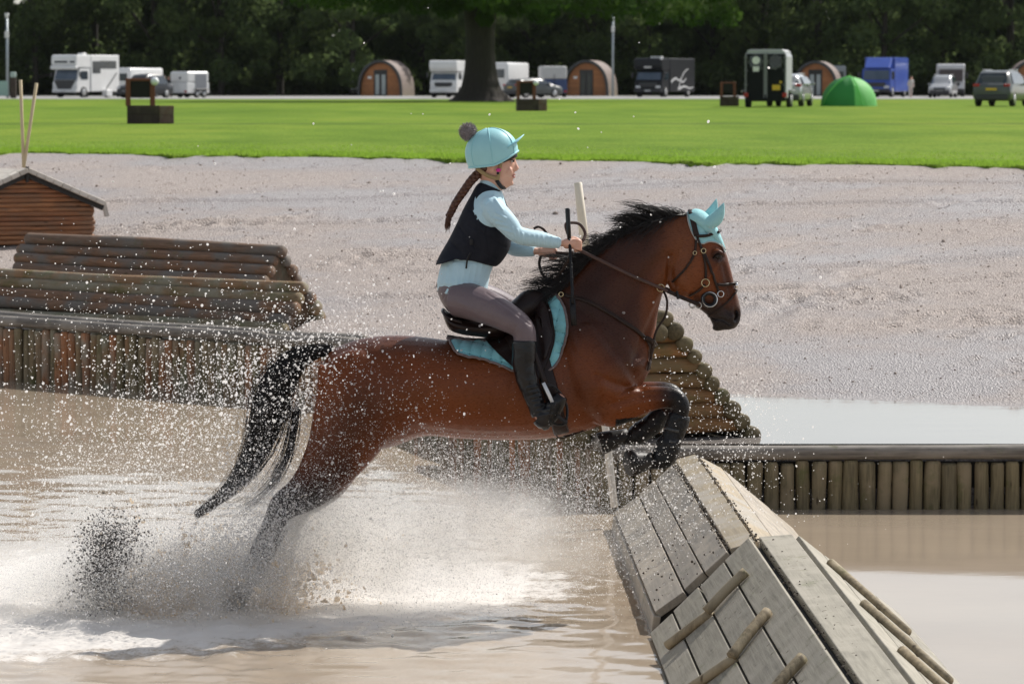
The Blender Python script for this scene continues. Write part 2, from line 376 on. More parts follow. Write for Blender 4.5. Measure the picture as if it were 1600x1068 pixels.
X, Y = np.meshgrid(xs, ys); Z = terrain(X, Y)
nx, ny = len(xs), len(ys); idx = np.arange(nx*ny).reshape(ny, nx)
Fg = np.stack([idx[:-1, :-1].ravel(), idx[:-1, 1:].ravel(), idx[1:, 1:].ravel(), idx[1:, :-1].ravel()], 1)
g = mk('ground', np.stack([X.ravel(), Y.ravel(), Z.ravel()], 1), Fg, m_sand, smooth=True); tag(g, 'pale pinkish gravelly sand bank sloping up from the water to the grass', kind='structure')
# grass field with a ragged near edge
gx = np.unique(np.concatenate([np.linspace(-1500, -40, 20), np.arange(-40, 30, .12), np.linspace(30, 1500, 20)]))
def jag(x): return .35*np.sin(x*1.7) + .22*np.sin(x*4.3+1) + .13*np.sin(x*11+2) + .09*np.sin(x*23)
rows = [0, .06, .3, 1.0, 3.0, 8, 20, 45, 90, 140, 230, 600, 2400]
V = []
for k, r_ in enumerate(rows):
    ye = y_edge(gx) + jag(gx)*(1 if k < 4 else 0) + r_
    zz = np.full_like(gx, GZ) + (-.10 if k == 0 else .0) + (.012*np.sin(gx*6)+.01*np.sin(gx*17) if 0 < k < 4 else 0)
    V.append(np.stack([gx, ye, zz], 1))
V = np.concatenate(V); nx = len(gx); idx = np.arange(len(V)).reshape(len(rows), nx)
Fg = np.stack([idx[:-1, :-1].ravel(), idx[:-1, 1:].ravel(), idx[1:, 1:].ravel(), idx[1:, :-1].ravel()], 1)
g = mk('grass_field', V, Fg, m_grass, smooth=True); tag(g, 'bright green mown grass field', kind='structure')
# turf blades along the near part of the field
def blades(n, y0, y1, h, wd, seed):
    q = np.random.default_rng(seed); y = y0 + (y1-y0)*q.random(n)**1.3; X_ = (q.random(n)-.5)*2*(y_edge(0)+y)*.165
    yy = y_edge(X_) + jag(X_)*np.exp(-y/2) + y; z = np.full(n, GZ-.005); a = q.uniform(0, PI, n); hh = h*q.uniform(.5, 1.3, n)
    cx, cy = np.cos(a)*wd, np.sin(a)*wd; lx, ly = q.normal(0, h*.4, n), q.normal(0, h*.4, n)
    V = np.stack([np.stack([X_-cx, yy-cy, z], 1), np.stack([X_+cx, yy+cy, z], 1), np.stack([X_+lx, yy+ly, z+hh], 1)], 1).reshape(-1, 3)
    return V, np.arange(3*n).reshape(n, 3)
m_blade = M('grass blade', (.18, .29, .03), (.27, .38, .05), scale=1.2, rough=.7, spec=.1); _t = m_blade.node_tree; _a = nd(_t, 'ShaderNodeBsdfTranslucent'); _a.inputs[0].default_value = (.30, .48, .06, 1); _b = nd(_t, 'ShaderNodeMixShader'); _b.inputs[0].default_value = .5; _t.links.new(_t.nodes['Principled BSDF'].outputs[0], _b.inputs[1]); _t.links.new(_a.outputs[0], _b.inputs[2]); _t.links.new(_b.outputs[0], _t.nodes['Material Output'].inputs[0])
V1, F1 = blades(30000, .0, 2.5, .045, .007, 3); V2, F2 = blades(9000, 1, 9, .03, .008, 4)
g = mk('grass', np.concatenate([V1, V2]), np.concatenate([F1, F2+len(V1)]), m_blade); tag(g, 'short grass blades along the edge of the field', 'grass', kind='stuff')
q = [(-400, 238), (400, 238), (400, 300), (-400, 300)]
g = mk('road', [(a, b, GZ+.012) for a, b in q], [(0, 1, 2, 3)], m_road); tag(g, 'pale grey gravel road behind the grass field', kind='structure')
# stones and clods on the sand
def scatter_stones():
    q = np.random.default_rng(11); V = []; Fc = []; n0 = 0
    bv, bf = ball((0, 0, 0), 1, 1); bv = np.array(bv); bf = np.array(bf)
    N = 7000; y = 24 + 26*q.random(N); x = (q.random(N)-.5)*2*y*.16
    ok = ~in_pool(x, y, .5) & (y > y_shore(x)+.1) & (y < y_edge(x)-.1); x, y = x[ok], y[ok]; z = terrain(x, y)
    s = .004 + .010*q.random(len(x))**3; s[q.random(len(x)) < .03] *= 2.2
    Vv = bv[None]*s[:, None, None]*q.uniform(.6, 1.3, (len(x), 1, 3)) + np.stack([x, y, z], 1)[:, None]
    Ff = bf[None] + (np.arange(len(x))*len(bv))[:, None, None]
    return Vv.reshape(-1, 3), Ff.reshape(-1, 3)
Vs, Fs = scatter_stones(); g = mk('gravel', Vs, Fs, M('loose gravel', (.36, .30, .26), (.12, .085, .065), scale=.9, rough=.8)); tag(g, 'loose stones and clods strewn on the sand', 'gravel', kind='stuff')
# ---------------------------------------------------------------- water
m_wlow = water_material('muddy pool water', (.37, .30, .225), rough=.05, scale=2.2, bump=.045, foam=True)
m_wup = water_material('milky upper water', (.28, .255, .235), rough=.05, scale=2.0, bump=.03)
FEET = [(gp(372, 945)[:2], 1.0), (gp(430, 930)[:2], .8), (gp(175, 945)[:2], .9)]
def water_z(x, y):
    z = .0012*np.sin(x*2.1+y*3.3) + (.0010*np.sin(-x*3.7+y*8.1+1) + .0009*np.sin(x*9+y*17))*(x < 1)
    for (p, a) in FEET:
        d = np.hypot(x-p[0], y-p[1]); z = z + a*.007*np.exp(-d/.9)*np.sin(d*(15+2*np.sin(x*1.3))+p[0]+1.5*np.sin(x*3.1+y*2.3))*np.clip(d*3, 0, 1)
    rough_ = np.exp(-((x+2.1)/1.6)**2 - ((y-18.6)/2.0)**2)
    pp = np.stack([np.ravel(x), np.ravel(y)*1.3, np.ravel(x)*0], 1); nn_ = fnoise(pp, 14, 41, 4); n2_ = fnoise(pp + .05*fnoise(pp, 9, 2)[:, None], 31, 43, 3); z = z + rough_*(.026*np.abs(nn_).reshape(np.shape(x))**1.3*np.sign(nn_).reshape(np.shape(x)) + .012*n2_.reshape(np.shape(x))) + .0035*fnoise(pp, 6, 44, 4).reshape(np.shape(x))*(x < 1.2)*(y < 24)*(.3+np.exp(-((x+1.5)/3)**2))
    return z
wx = np.unique(np.concatenate([np.linspace(-30, -4.2, 60), np.arange(-4.2, 4.5, .03), np.linspace(4.5, 26, 60)]))
wy = np.unique(np.concatenate([np.linspace(9.8, 14.5, 12), np.arange(14.5, 24, .035), np.arange(24, 46, .12)]))
X, Y = np.meshgrid(wx, wy); Z = water_z(X, Y)
keep = in_pool(X, Y, .22) | (Y < 12.2)
idx = np.arange(X.size).reshape(X.shape)
kf = keep[:-1, :-1] & keep[1:, :-1] & keep[:-1, 1:] & keep[1:, 1:]
Fg = np.stack([idx[:-1, :-1][kf], idx[:-1, 1:][kf], idx[1:, 1:][kf], idx[1:, :-1][kf]], 1)
g = mk('pool_water', np.stack([X.ravel(), Y.ravel(), Z.ravel()], 1), Fg, m_wlow, smooth=True); tag(g, 'muddy brown water of the lower pool, churned white and painted pale with sky sheen on the left', kind='structure')
fm = np.zeros(X.size); xf, yf = X.ravel(), Y.ravel()
fm += .40*np.exp(-((xf+1.3)/2.0)**2 - ((yf-19.3)/2.0)**2) + .55*np.exp(-((xf+1.9)/1.25)**2 - ((yf-18.9)/1.4)**2) + .45*np.exp(-((xf+2.9)/1.2)**2 - ((yf-18.0)/1.5)**2) + .30*np.exp(-((xf+.6)/1.1)**2 - ((yf-19.6)/1.0)**2) + .24*np.exp(-((xf+2.4)/1.6)**2 - ((yf-21.0)/1.6)**2)  # churned foam, spread wider to paint the bright sky reflection into the colour
a = g.data.attributes.new('foam', 'FLOAT', 'POINT'); a.data.foreach_set('value', fm.astype(np.float32))
X, Y = np.meshgrid(np.linspace(.62, 30, 120), np.linspace(23.08, 34, 60)); idx = np.arange(X.size).reshape(X.shape); xm = (X < 16)
kf = (Y < y_shore(X)+1.2); kf = kf[:-1, :-1]
Fg = np.stack([idx[:-1, :-1][kf], idx[:-1, 1:][kf], idx[1:, 1:][kf], idx[1:, :-1][kf]], 1)
g = mk('upper_pool_water', np.stack([X.ravel(), Y.ravel(), np.full(X.size, .437)], 1), Fg, m_wup, smooth=True); tag(g, 'flat pale milky water behind the right log wall', kind='structure')
# ---------------------------------------------------------------- logs
def log_mesh(L, r, seed, n=14, k=6, wob=.012):
    q = random.Random(seed); rings = []
    zs = [0, .35*r, *[L*i/k for i in range(1, k)], L-.35*r, L]
    ph = [q.uniform(0, 6.28) for _ in range(6)]
    for i, z in enumerate(zs):
        rr = r*(1 + .04*math.sin(z*7/max(L, .3)+ph[0]) + .03*math.sin(z*17/max(L, .3)+ph[1])); e = rr*(.82 if i in (0, len(zs)-1) else 1)
        cx = wob*math.sin(z/L*PI*1.3+ph[2]); cy = wob*math.sin(z/L*PI*1.7+ph[3])
        rings.append([(cx + e*math.cos(a)*(1+.03*math.sin(3*a+ph[4])), cy + e*math.sin(a)*(1+.03*math.sin(2*a+ph[5])), z) for a in [2*PI*j/n for j in range(n)]])
    V, Fc = skin_rings(rings); me = mesh_from('log', V, Fc, True)
    return me
def lay_log(me, parent, p, d, roll=0.0, name='log', m=None):
    """place a log mesh (local +z) from p along d (world coordinates, parent unrotated)"""
    q = Vector([float(v) for v in d]).to_track_quat('Z', 'Y').to_matrix() @ Matrix.Rotation(roll, 3, 'Z')
    return mko(name, me, parent, np.array(p) - origin_of(parent), q, m)
BR1 = (.17, .095, .055); BR2 = (.105, .09, .062); GREYB = (.15, .135, .115)
m_log_red = wood('red brown round timber', (.47, .19, .08), (.30, .17, .095), (.31, .26, .20), moss=.12)
m_log_dark = wood('dark wet round timber', (.25, .135, .075), (.19, .125, .085), (.16, .14, .12), moss=.12)
m_log_moss = wood('mossy round timber', (.29, .17, .09), (.22, .18, .105), (.25, .23, .17), moss=.45)
m_log_tan = wood('olive tan round timber', (.235, .19, .105), (.175, .145, .085), (.27, .215, .135), moss=.2)
m_log_grey = wood('grey weathered rail', (.25, .225, .195), (.20, .18, .16), (.28, .255, .225), moss=.1)
m_log_orange = wood('wet orange brown timber', (.31, .155, .06), (.23, .12, .05), (.17, .12, .06), moss=.35)
m_log_olive = wood('dark olive round timber', (.13, .10, .05), (.10, .08, .042), (.15, .12, .065), moss=.25)
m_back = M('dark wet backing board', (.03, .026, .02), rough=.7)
def palisade(name, label, P, Q, ztop, spacing, r, mats, rail_r, base_z=-.35, rails=((0, 0),), rail_mat=None):
    P = np.array(P, float); Q = np.array(Q, float); d = Q-P; L = np.hypot(*d); u = d/L; nrm = np.array((u[1], -u[0]))   # towards the camera side
    if nrm[1] > 0: nrm = -nrm
    root = thing(name, label, 'retaining wall', (*P, 0))
    mes = {m.name: [log_mesh(ztop-base_z-.02, r, 50+i+hash(m.name[:3]) % 7, n=12, k=4, wob=.004) for i in range(4)] for m in set(mats)}
    for k_, v in mes.items():
        for me in v: me.materials.append(bpy.data.materials[k_])
    n = int(L/spacing)
    for i in range(n+1):
        p = P + u*(i*spacing) + nrm*random.uniform(-.009, .009); m = random.choice(mats)
        o_ = lay_log(random.choice(mes[m.name]), root, (p[0], p[1], base_z + random.uniform(-.03, .0)), (random.uniform(-.012, .012), random.uniform(-.012, .012), 1), random.uniform(0, 6)); s_ = random.uniform(.88, 1.08); o_.scale = (s_, s_, 1)
    # backing board and the rails on top
    c = (P+Q)/2 - nrm*(-0.0) - nrm*(r+.03); 
    V, Fc = box((c[0], c[1], (ztop+base_z)/2-.02), (L+.1, .04, ztop-base_z-.05), rz=math.atan2(u[1], u[0])); mk('backing_board', V, Fc, m_back, root, world=True)
    k = 0
    for (off, dz) in rails:
        s = 0.0
        while s < L-.01:
            l = min(random.uniform(3.4, 4.2), L-s)
            if L-s-l < 1.0: l = L-s
            me = log_mesh(l-.01, rail_r, 90+k, n=16, k=8, wob=.008); me.materials.append(rail_mat or m_log_grey)
            p = P + u*s - nrm*off
            o = lay_log(me, root, (p[0], p[1], ztop + rail_r*.55 + dz), (u[0], u[1], 0), random.uniform(0, 6), 'rail'); s += l; k += 1
    return root
palisade('log_retaining_wall', 'low wall of reddish and grey upright round logs with grey rails, on the left behind the spray', PA1 + (PA0-PA1)*.36, PA1, .55, .094, .047,
         [m_log_red, m_log_red, m_log_tan, m_log_moss], .052, rails=((0, 0), (.10, .03)))
palisade('log_retaining_wall', 'short wet log wall running back from the corner beneath the horse', PA1 + np.array((.06, -.08)), PB1 + np.array((-.02, .1)), .40, .105, .052, [m_log_tan, m_log_moss, m_log_red], .055, rails=((0, 0),))
palisade('log_retaining_wall', 'straight wall of olive tan upright logs under one dark rail, right of the horse', PB1, (7.2, 23.02), .36, .1095, .0535, [m_log_tan], .05, rails=((-.012, 0),))
# ---------------------------------------------------------------- triangular log piles
def log_pile(name, label, apex_front, axis, L, half, rise, r, mats, m_gable, gable_logs=False, right_only=False, cat='jump'):
    """prism: apex point at the near gable, axis = horizontal unit vector pointing away from that gable"""
    A = np.array(apex_front, float); ax = np.array((axis[0], axis[1], 0.0)); ax /= np.linalg.norm(ax)
    sd_ = np.array((-ax[1], ax[0], 0.0))
    if sd_[0] < 0: sd_ = -sd_
    root = thing(name, label, cat, (A[0], A[1], A[2]-rise))
    slope = math.hypot(half, rise); n = max(2, int(round(slope/(2*r*.97))))
    mes = {}
    for m in set(mats):
        mes[m.name] = [log_mesh(L*f, r, 200+i, n=16, k=8, wob=.006) for i, f in enumerate((1.0, .985, 1.01))]
        for me in mes[m.name]: me.materials.append(m)
    for s in (1, -1):
        for i in range(n+1 if gable_logs else n+2):
            if s == -1 and i == 0: continue
            t = i/n; p = A + sd_*half*t*s + np.array((0, 0, -rise*t - r*.3)) - ax*random.uniform(-.015, .03)
            m = random.choice(mats)
            o_ = lay_log(random.choice(mes[m.name]), root, p, ax + np.array((0, 0, random.uniform(-.004, .004))), random.uniform(0, 6)); s_ = random.uniform(.90, 1.07); o_.scale = (s_, s_, 1)
    for e in ((0.05, .03),) if not gable_logs else ((.16, .03),):
        for at_ in (e[0], L-e[0]):
            c = A + ax*at_; hh = half-r*.9; rr_ = rise - r*.9
            pts = [c + sd_*hh - np.array((0, 0, rise+.02)), c + np.array((0, 0, -r*1.4)), c - sd_*hh - np.array((0, 0, rise+.02))]
            V = [*pts, *[p + ax*.03 for p in pts]]; mk('gable_board', V, [(0, 1, 2), (5, 4, 3), (0, 3, 4, 1), (1, 4, 5, 2), (2, 5, 3, 0)], m_gable, root, world=True)
    if gable_logs:
        z = .052; k = 0
        while z < rise-.08:
            hw = half*(1 - z/rise) - r*.15
            me = log_mesh(2*hw, .054, 300+k, n=16, k=6, wob=.003); me.materials.append(m_log_orange)
            p = A + ax*.085 - sd_*hw + np.array((0, 0, -rise+z)); lay_log(me, root, p, sd_, random.uniform(0, 6)); z += .105; k += 1
    return root
UA = PA1-PA0; UA = UA/np.hypot(*UA)           # along the left wall, towards the camera
m_gab = wood('brown gable board', (.17, .10, .06), (.15, .09, .055), (.10, .09, .06), moss=.3)
ap = at(478, 448, 31.7); log_pile('log_pile_jump', 'front triangular pile of mossy round logs standing on the left wall', ap, -UA, 5.2, .44, .56, .065, [m_log_moss, m_log_moss, m_log_dark], m_gab)
ap = at(441, 389, 34.0); log_pile('log_pile_jump', 'rear triangular pile of dark brown logs, between the mossy pile and the little log house', ap, -UA, 3.75, .42, .50, .064, [m_log_dark], m_gab)
UB = PB1-PA1; UB = UB/np.hypot(*UB)
ap = at(1043, 494, 23.35); ap_z = ap[2]; log_pile('log_pile_jump', 'tall triangular log pile with orange horizontal logs in its gable, behind the horse chest', ap, -UB, 2.95, .62, ap_z-.47, .059, [m_log_olive], m_back, gable_logs=True)
# ---------------------------------------------------------------- little log house
def log_house():
    c = at(38, 268, 39.0); base = float(terrain(np.array(c[0]), np.array(c[1]))); H = c[2]-base
    root = thing('log_house_jump', 'little log house with pale shingle roof at the left edge', 'jump', (c[0], c[1], base), R(24))
    hw, eave = .84, .40*H*1.15; ez = H - .36
    m_l = wood('red brown house log', (.40, .18, .08), (.32, .14, .07), (.24, .13, .075), moss=0.0)
    z = .03; k = 0
    while z < H-.08:
        w_ = hw-.03 if z < ez else (hw-.02)*(H-.03-z)/(H-ez)
        if w_ > .05:
            me = log_mesh(2*w_, .027, 400+k, n=10, k=5, wob=.003); me.materials.append(m_l)
            mko('log', me, root, (-w_ + random.uniform(-.015, .015), -.02, z), (0, PI/2, 0))
            for sx in (-1, 1):
                if z < ez and k % 2 == 0:
                    me2 = log_mesh(1.0, .027, 430, n=10, k=3, wob=.002); me2.materials.append(m_l); mko('log', me2, root, (sx*(hw-.05), -.03, z+.025), (-PI/2, 0, 0))
        z += .0535; k += 1
    poly = [(-hw+.05, 0), (hw-.05, 0), (hw-.05, ez), (0, H-.06), (-hw+.05, ez)]
    V, Fc = prism(poly, .0, 1.0); mk('wall', V, Fc, m_back, root)
    m_edge = M('black barge board', (.02, .018, .016), rough=.6); m_sh = M('pale sawn shingle', (.62, .57, .50), (.50, .46, .41), scale=6, rough=.8, rnd=.12)
    for s in (-1, 1):
        dx, dz = (hw+.06)*s, -(H-ez)-.03; Ls = math.hypot(dx, dz); ang = math.atan2(-dz, dx) if s > 0 else math.atan2(dz, -dx)
        V, Fc = box((dx/2, -.09, H+dz/2-.035), (Ls, .04, .06), rot=Matrix.Rotation(ang, 3, 'Y')); mk('barge_board', V, Fc, m_edge, root)
        V, Fc = box((dx/2, .45, H+dz/2-.012), (Ls, 1.12, .015), rot=Matrix.Rotation(ang, 3, 'Y')); mk('roof_board', V, Fc, m_edge, root)
        n = 9
        for i in range(n):
            t = (i+.5)/n; V, Fc = box((dx*t, -.10, H + dz*t + .022), (Ls/n*.96, .14, .055), bev=.006, rot=Matrix.Rotation(ang, 3, 'Y')); mk('edge_shingle', V, Fc, m_sh, root)
        for i in range(n):
            t = (i+.5)/n
            for j in range(3):
                V, Fc = box((dx*t, .08+.37*j, H + dz*t + .008 + .003*((i+j) % 2)), (Ls/n*.97, .36, .018), bev=.002, rot=Matrix.Rotation(ang+R(2)*s, 3, 'Y')); mk('shingle', V, Fc, m_sh, root)
    V, Fc = cyl((0, -.12, H-.12), (0, -.12, H+.06), .022, n=10); mk('pole_socket', V, Fc, m_edge, root)
    V, Fc = box((hw+.10, -.05, ez-.08), (.05, .03, .17), rot=Matrix.Rotation(R(-14), 3, 'Y')); mk('marker_board', V, Fc, m_sh, root)
    mp = M('pale wooden pole', (.62, .52, .33), (.55, .45, .28), scale=9, rough=.6)
    b0 = at(37, 262, 38.75)
    for (px, py, lab) in ((32, 125, 'upright pale flag pole on the ridge of the little log house'), (57, 130, 'pale flag pole leaning right from the ridge of the little log house')):
        e = at(px, py, 38.8); p = thing('flag_pole', lab, 'pole', b0, group='poles on the log house'); V, Fc = cyl(b0, e, .019, n=10, bev=.004); o = mk('pole', V, Fc, mp, p, True, True)
log_house()
# ---------------------------------------------------------------- white flag post behind the planks
mw = M('white plastic post', (.72, .70, .66), (.65, .62, .56), scale=5, rough=.35)
b0 = at(960, 792, 22.02); t0 = at(903, 285, 22.2)
r_ = thing('flag_post', 'thin white post leaning left behind the rein and the horse neck', 'post', b0)
V, Fc = cyl(b0, t0 + (b0-t0)*.18, .024, n=14, bev=.004); mk('post', V, Fc, mw, r_, True, True)
V, Fc = cyl(t0 + (b0-t0)*.20, t0, .031, .026, n=14, bev=.004); mk('sleeve', V, Fc, M('cream flag sleeve', (.75, .70, .58), (.68, .62, .5), scale=5, rough=.5), r_, True, True)
# ================================================================ plank jump standing in the water
m_plank = wood('grey green sawn plank', (.32, .295, .235), (.26, .24, .20), (.36, .33, .27), moss=.14, grain=(16, .7, 16), bump=.3, lo=.72)
m_plank_far = wood('damp grey sawn plank', (.37, .315, .245), (.31, .27, .215), (.42, .36, .28), moss=.03, grain=(16, .7, 16), bump=.3, rough=.5, lo=.72)
m_plank_tan = wood('tan sawn plank', (.36, .285, .18), (.32, .265, .18), (.36, .32, .26), moss=.05, grain=(16, .7, 16), bump=.3, rough=.55, lo=.72)
m_batten = wood('split branch batten', (.34, .27, .17), (.28, .23, .15), (.38, .32, .22), moss=.35, grain=(14, 14, 2))
AX = np.array(((690-800)/F, 1.0)); 
def board(parent, a, b, D0, D1, th, m, nrm_up=True, gap=.006, name='plank', drop=0.0, far_extra=0.0):
    """board whose near-end cross-section runs a -> b (x,z at depth D0), laid back along the jump's axis"""
    a = np.array(a); b = np.array(b); e = b-a; L = np.hypot(*e); e = e/L; n = np.array((-e[1], e[0]))
    if n[1] < 0: n = -n
    a = a + e*gap/2; b = b - e*gap/2; c = (a+b)/2 - n*(th/2+drop); W_ = np.hypot(*(b-a)); Ld = D1-D0
    ang = -math.atan2(e[1], e[0]); rz = -math.atan2(AX[0], 1.0)
    rot = Matrix.Rotation(rz*-1 if False else math.atan2(-AX[0], 1.0), 3, 'Z') @ Matrix.Rotation(ang, 3, 'Y')
    mid = np.array((c[0] + AX[0]*(Ld/2), D0 + Ld/2, c[1]))
    V, Fc = box((0, 0, 0), (W_, Ld, th), bev=.005, seg=2)
    o = mk(name, V, Fc, m, parent); o.location = tuple(mid - origin_of(parent)); o.rotation_euler = rot.to_euler(); return o
def xz(px, py, D): p = at(px, py, D); return (p[0], p[2])
def plank_jump():
    # far section
    D0, D1 = 17.78, 21.95
    root = thing('plank_jump', 'far hump of the plank jump in the water, directly under the front hooves', 'jump', (.9, D0, 0))
    cs = [xz(1022, 956, D0), xz(1069, 923, D0), xz(1100, 894, D0), xz(1137, 861, D0), xz(1181, 846, D0)]
    for i in range(3): board(root, cs[i], cs[i+1], D0 + (.0, .05, .0)[i], D1 + (.0, .04, .0)[i], .042, m_plank_far, gap=.008)
    board(root, (cs[3][0]+.012, cs[3][1]+.012), cs[4], D0+.02, D1+.1, .045, m_plank_tan)
    R0 = np.array(cs[4]); board(root, (R0[0]+.018, R0[1]-.005), (R0[0]+.17, R0[1]-.085), D0-.05, D1, .042, m_plank_tan)
    for k in range(3):
        p = (R0[0]+.175+.17*k*.9, R0[1]-.09-.13*k); board(root, p, (p[0]+.15, p[1]-.125), D0-.05, D1, .04, m_plank_far)
    B0 = np.array(cs[0]); board(root, (B0[0]-.035, -.16), (B0[0]-.004, B0[1]-.012), D0-.02, D1, .04, m_plank_far)
    # dark core so that nothing shows through the gaps
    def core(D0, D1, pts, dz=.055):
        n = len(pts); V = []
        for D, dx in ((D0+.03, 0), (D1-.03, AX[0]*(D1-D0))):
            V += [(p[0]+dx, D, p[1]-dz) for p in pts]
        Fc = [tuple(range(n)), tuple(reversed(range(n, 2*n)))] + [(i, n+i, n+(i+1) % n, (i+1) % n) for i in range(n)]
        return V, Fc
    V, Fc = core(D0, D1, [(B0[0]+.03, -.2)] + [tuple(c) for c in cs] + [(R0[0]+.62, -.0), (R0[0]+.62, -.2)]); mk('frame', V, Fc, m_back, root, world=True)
    cs1 = cs; R1 = R0
    # near section
    D0, D1 = 12.6, 17.62
    root = thing('plank_jump', 'near hump of the plank jump with crossing branch battens, bottom right', 'jump', (1.2, D0, 0))
    far = [xz(1014, 990, D1), xz(1051, 956, D1), xz(1092, 916, D1), xz(1131, 876, D1), xz(1171, 838, D1)]
    dx = -AX[0]*(D1-D0); cs = [(p[0]+dx, p[1]) for p in far]
    offs = (.0, .02, -.01, .0)
    for i in range(4): board(root, cs[i], cs[i+1], D0, D1+offs[i], .04, m_plank, gap=.010, drop=0)
    rl = xz(1185, 838, D1); rr = xz(1239, 834, D1); rl = (rl[0]+dx, rl[1]); rr = (rr[0]+dx, rr[1])
    board(root, rl, rr, D0, D1, .05, m_plank)
    a = math.radians(-38); p = np.array(rr) + np.array((.028, -.004))
    for k in range(4):
        e = np.array((math.cos(a), math.sin(a)))*.165; board(root, p, p+e, D0, D1+(.0, .03, .0, .02)[k], .04, m_plank); p = p + e*1.04
    B0 = np.array(cs[0]); board(root, (B0[0]-.03, -.18), (B0[0]-.002, B0[1]-.012), D0, D1-.1, .04, m_plank)
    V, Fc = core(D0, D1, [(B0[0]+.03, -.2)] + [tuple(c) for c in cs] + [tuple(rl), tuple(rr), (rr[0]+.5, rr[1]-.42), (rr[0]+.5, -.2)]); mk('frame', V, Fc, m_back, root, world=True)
    # battens: project onto the left slope
    P0 = np.array((far[0][0], D1, far[0][1])); P1 = np.array((far[4][0], D1, far[4][1])); dd = np.array((AX[0], 1, 0)); N = np.cross(dd, P1-P0); N /= np.linalg.norm(N); N = N if N[2] > 0 else -N
    C0 = np.array((0, 0, CZ))
    def onp(px, py):
        d = np.array(ray(px, py)); t = np.dot(P0-C0, N)/np.dot(d, N); return C0 + d*t
    q = random.Random(4)
    for (a_, b_, c_) in (((1172, 899), (1110, 962), (1047, 1013)), ((1207, 962), (1150, 1032), (1086, 1078)), ((1262, 1034), (1203, 1104), (1140, 1150))):
        pa, pb, pc = onp(*a_), onp(*b_), onp(*c_)
        V, Fc = tube(catmull([pa + N*.03, (pa+pb)/2 + N*.036 + np.array((.004, 0, .003)), pb + N*.03], 4), .026, n=12); mk('batten', V, Fc, m_batten, root, True, True)
        V, Fc = tube(catmull([pb + N*.022 + np.array((.02, .02, 0)), pc + N*.022], 4), .024, n=12); mk('batten', V, Fc, m_batten, root, True, True)
    e = np.array((math.cos(a), math.sin(a))) ; a = math.radians(-38)
    for D in (16.95, 15.6, 14.3, 13.1):
        s = np.array((math.cos(a), math.sin(a))); nn = np.array((-s[1], s[0])); xo = -AX[0]*(D1-D)
        r0 = np.array((xz(1239, 834, D1)[0]+xo, xz(1239, 834, D1)[1]))
        p0 = r0 + s*.13 + nn*.028; p1 = r0 + s*.52 + nn*.028
        V, Fc = tube([(p0[0], D, p0[1]), ((p0[0]+p1[0])/2, D-.34, (p0[1]+p1[1])/2+.004), (p1[0], D-.68, p1[1])], .025, n=12); mk('batten', V, Fc, m_batten, root, True, True)
    # grit and leaf crumbs caught in the seams and spots on the boards
    q = np.random.default_rng(14); bv, bf = ball((0, 0, 0), 1, 1); bv = np.array(bv); bf = np.array(bf); P = []
    for (a, b_, Da, Db, n) in ((xz(1100, 894, 17.78), xz(1137, 861, 17.78), 17.78, 21.9, 330),):
        for k in range(n): D = q.uniform(Da, Db); P.append((b_[0] + AX[0]*(D-17.78) + q.normal(0, .012), D, b_[1]+.010+q.normal(0, .004)))
    for k in range(200): D = q.uniform(17.8, 21.9); P.append((R1[0] + AX[0]*(D-17.78) + .009 + q.normal(0, .010), D, R1[1]+.003))
    for k in range(110): D = q.uniform(12.8, 17.6); P.append((rl[0]-.012 + AX[0]*(D-12.6) + q.normal(0, .014), D, rl[1]-.004))
    for k in range(46): D = q.uniform(13, 17.6); P.append((rl[0] + q.uniform(.03, .17) + AX[0]*(D-12.6), D, rl[1]+.004))
    for k in range(140): D = q.uniform(17.8, 21.9); u = q.random(); P.append((cs1[0][0]+(cs1[3][0]-cs1[0][0])*u + AX[0]*(D-17.78), D, cs1[0][1]+(cs1[3][1]-cs1[0][1])*u+.005))
    P = np.array(P); V = bv[None]*q.uniform(.002, .0065, (len(P), 1, 1))*q.uniform(.6, 1.4, (len(P), 1, 3)) + P[:, None]; Ff = bf[None] + (np.arange(len(P))*len(bv))[:, None, None]
    g = mk('grit', V.reshape(-1, 3), Ff.reshape(-1, 3), M('dark grit', (.05, .04, .03), (.12, .10, .08), scale=40, rough=.9)); tag(g, 'dark grit and crumbs lying along the seams of the plank jump', 'grit', kind='stuff')
plank_jump()
# ================================================================ the horse
HY = 18.7                                   # depth of the horse's middle plane
def hp(px, py, dy=0.0): return at(px, py, HY) + np.array((0, dy, 0))
PX = HY / F / math.cos(TH)*1.0             # metres per photo pixel there
def body_rings(rows, k=4, n=36):
    """rows: (tx,ty, bx,by, halfwidth, egg[, ycentre]) -> rings"""
    A = catmull([list(r) + [0]*(7-len(r)) for r in rows], k); out = []
    for r in A:
        T = hp(r[0], r[1]); B = hp(r[2], r[3]); c = (T+B)/2; h = (T-B)/2; w_ = r[4]; e = r[5]
        rg = []
        for j in range(n):
            a = 2*PI*j/n; ca, sa = math.cos(a), math.sin(a)
            rg.append(c + h*ca + np.array((0, r[6] + w_*sa*(1+e*ca), 0)))
        out.append(rg)
    return skin_rings(out)
def limb(rows, k=4, n=20):
    """rows: (px, py, radius_px, lateral_radius_m, y)"""
    A = catmull(rows, k); P = np.array([hp(r[0], r[1]) for r in A]); T = np.gradient(P, axis=0); T[:, 1] = 0; T /= np.linalg.norm(T, axis=1)[:, None]
    out = []
    for i, r in enumerate(A):
        nv = np.array((-T[i][2], 0, T[i][0]))*r[2]*PX; c = P[i] + np.array((0, r[4], 0))
        out.append([c + nv*math.cos(a) + np.array((0, r[3]*math.sin(a), 0)) for a in [2*PI*j/n for j in range(n)]])
    return skin_rings(out)
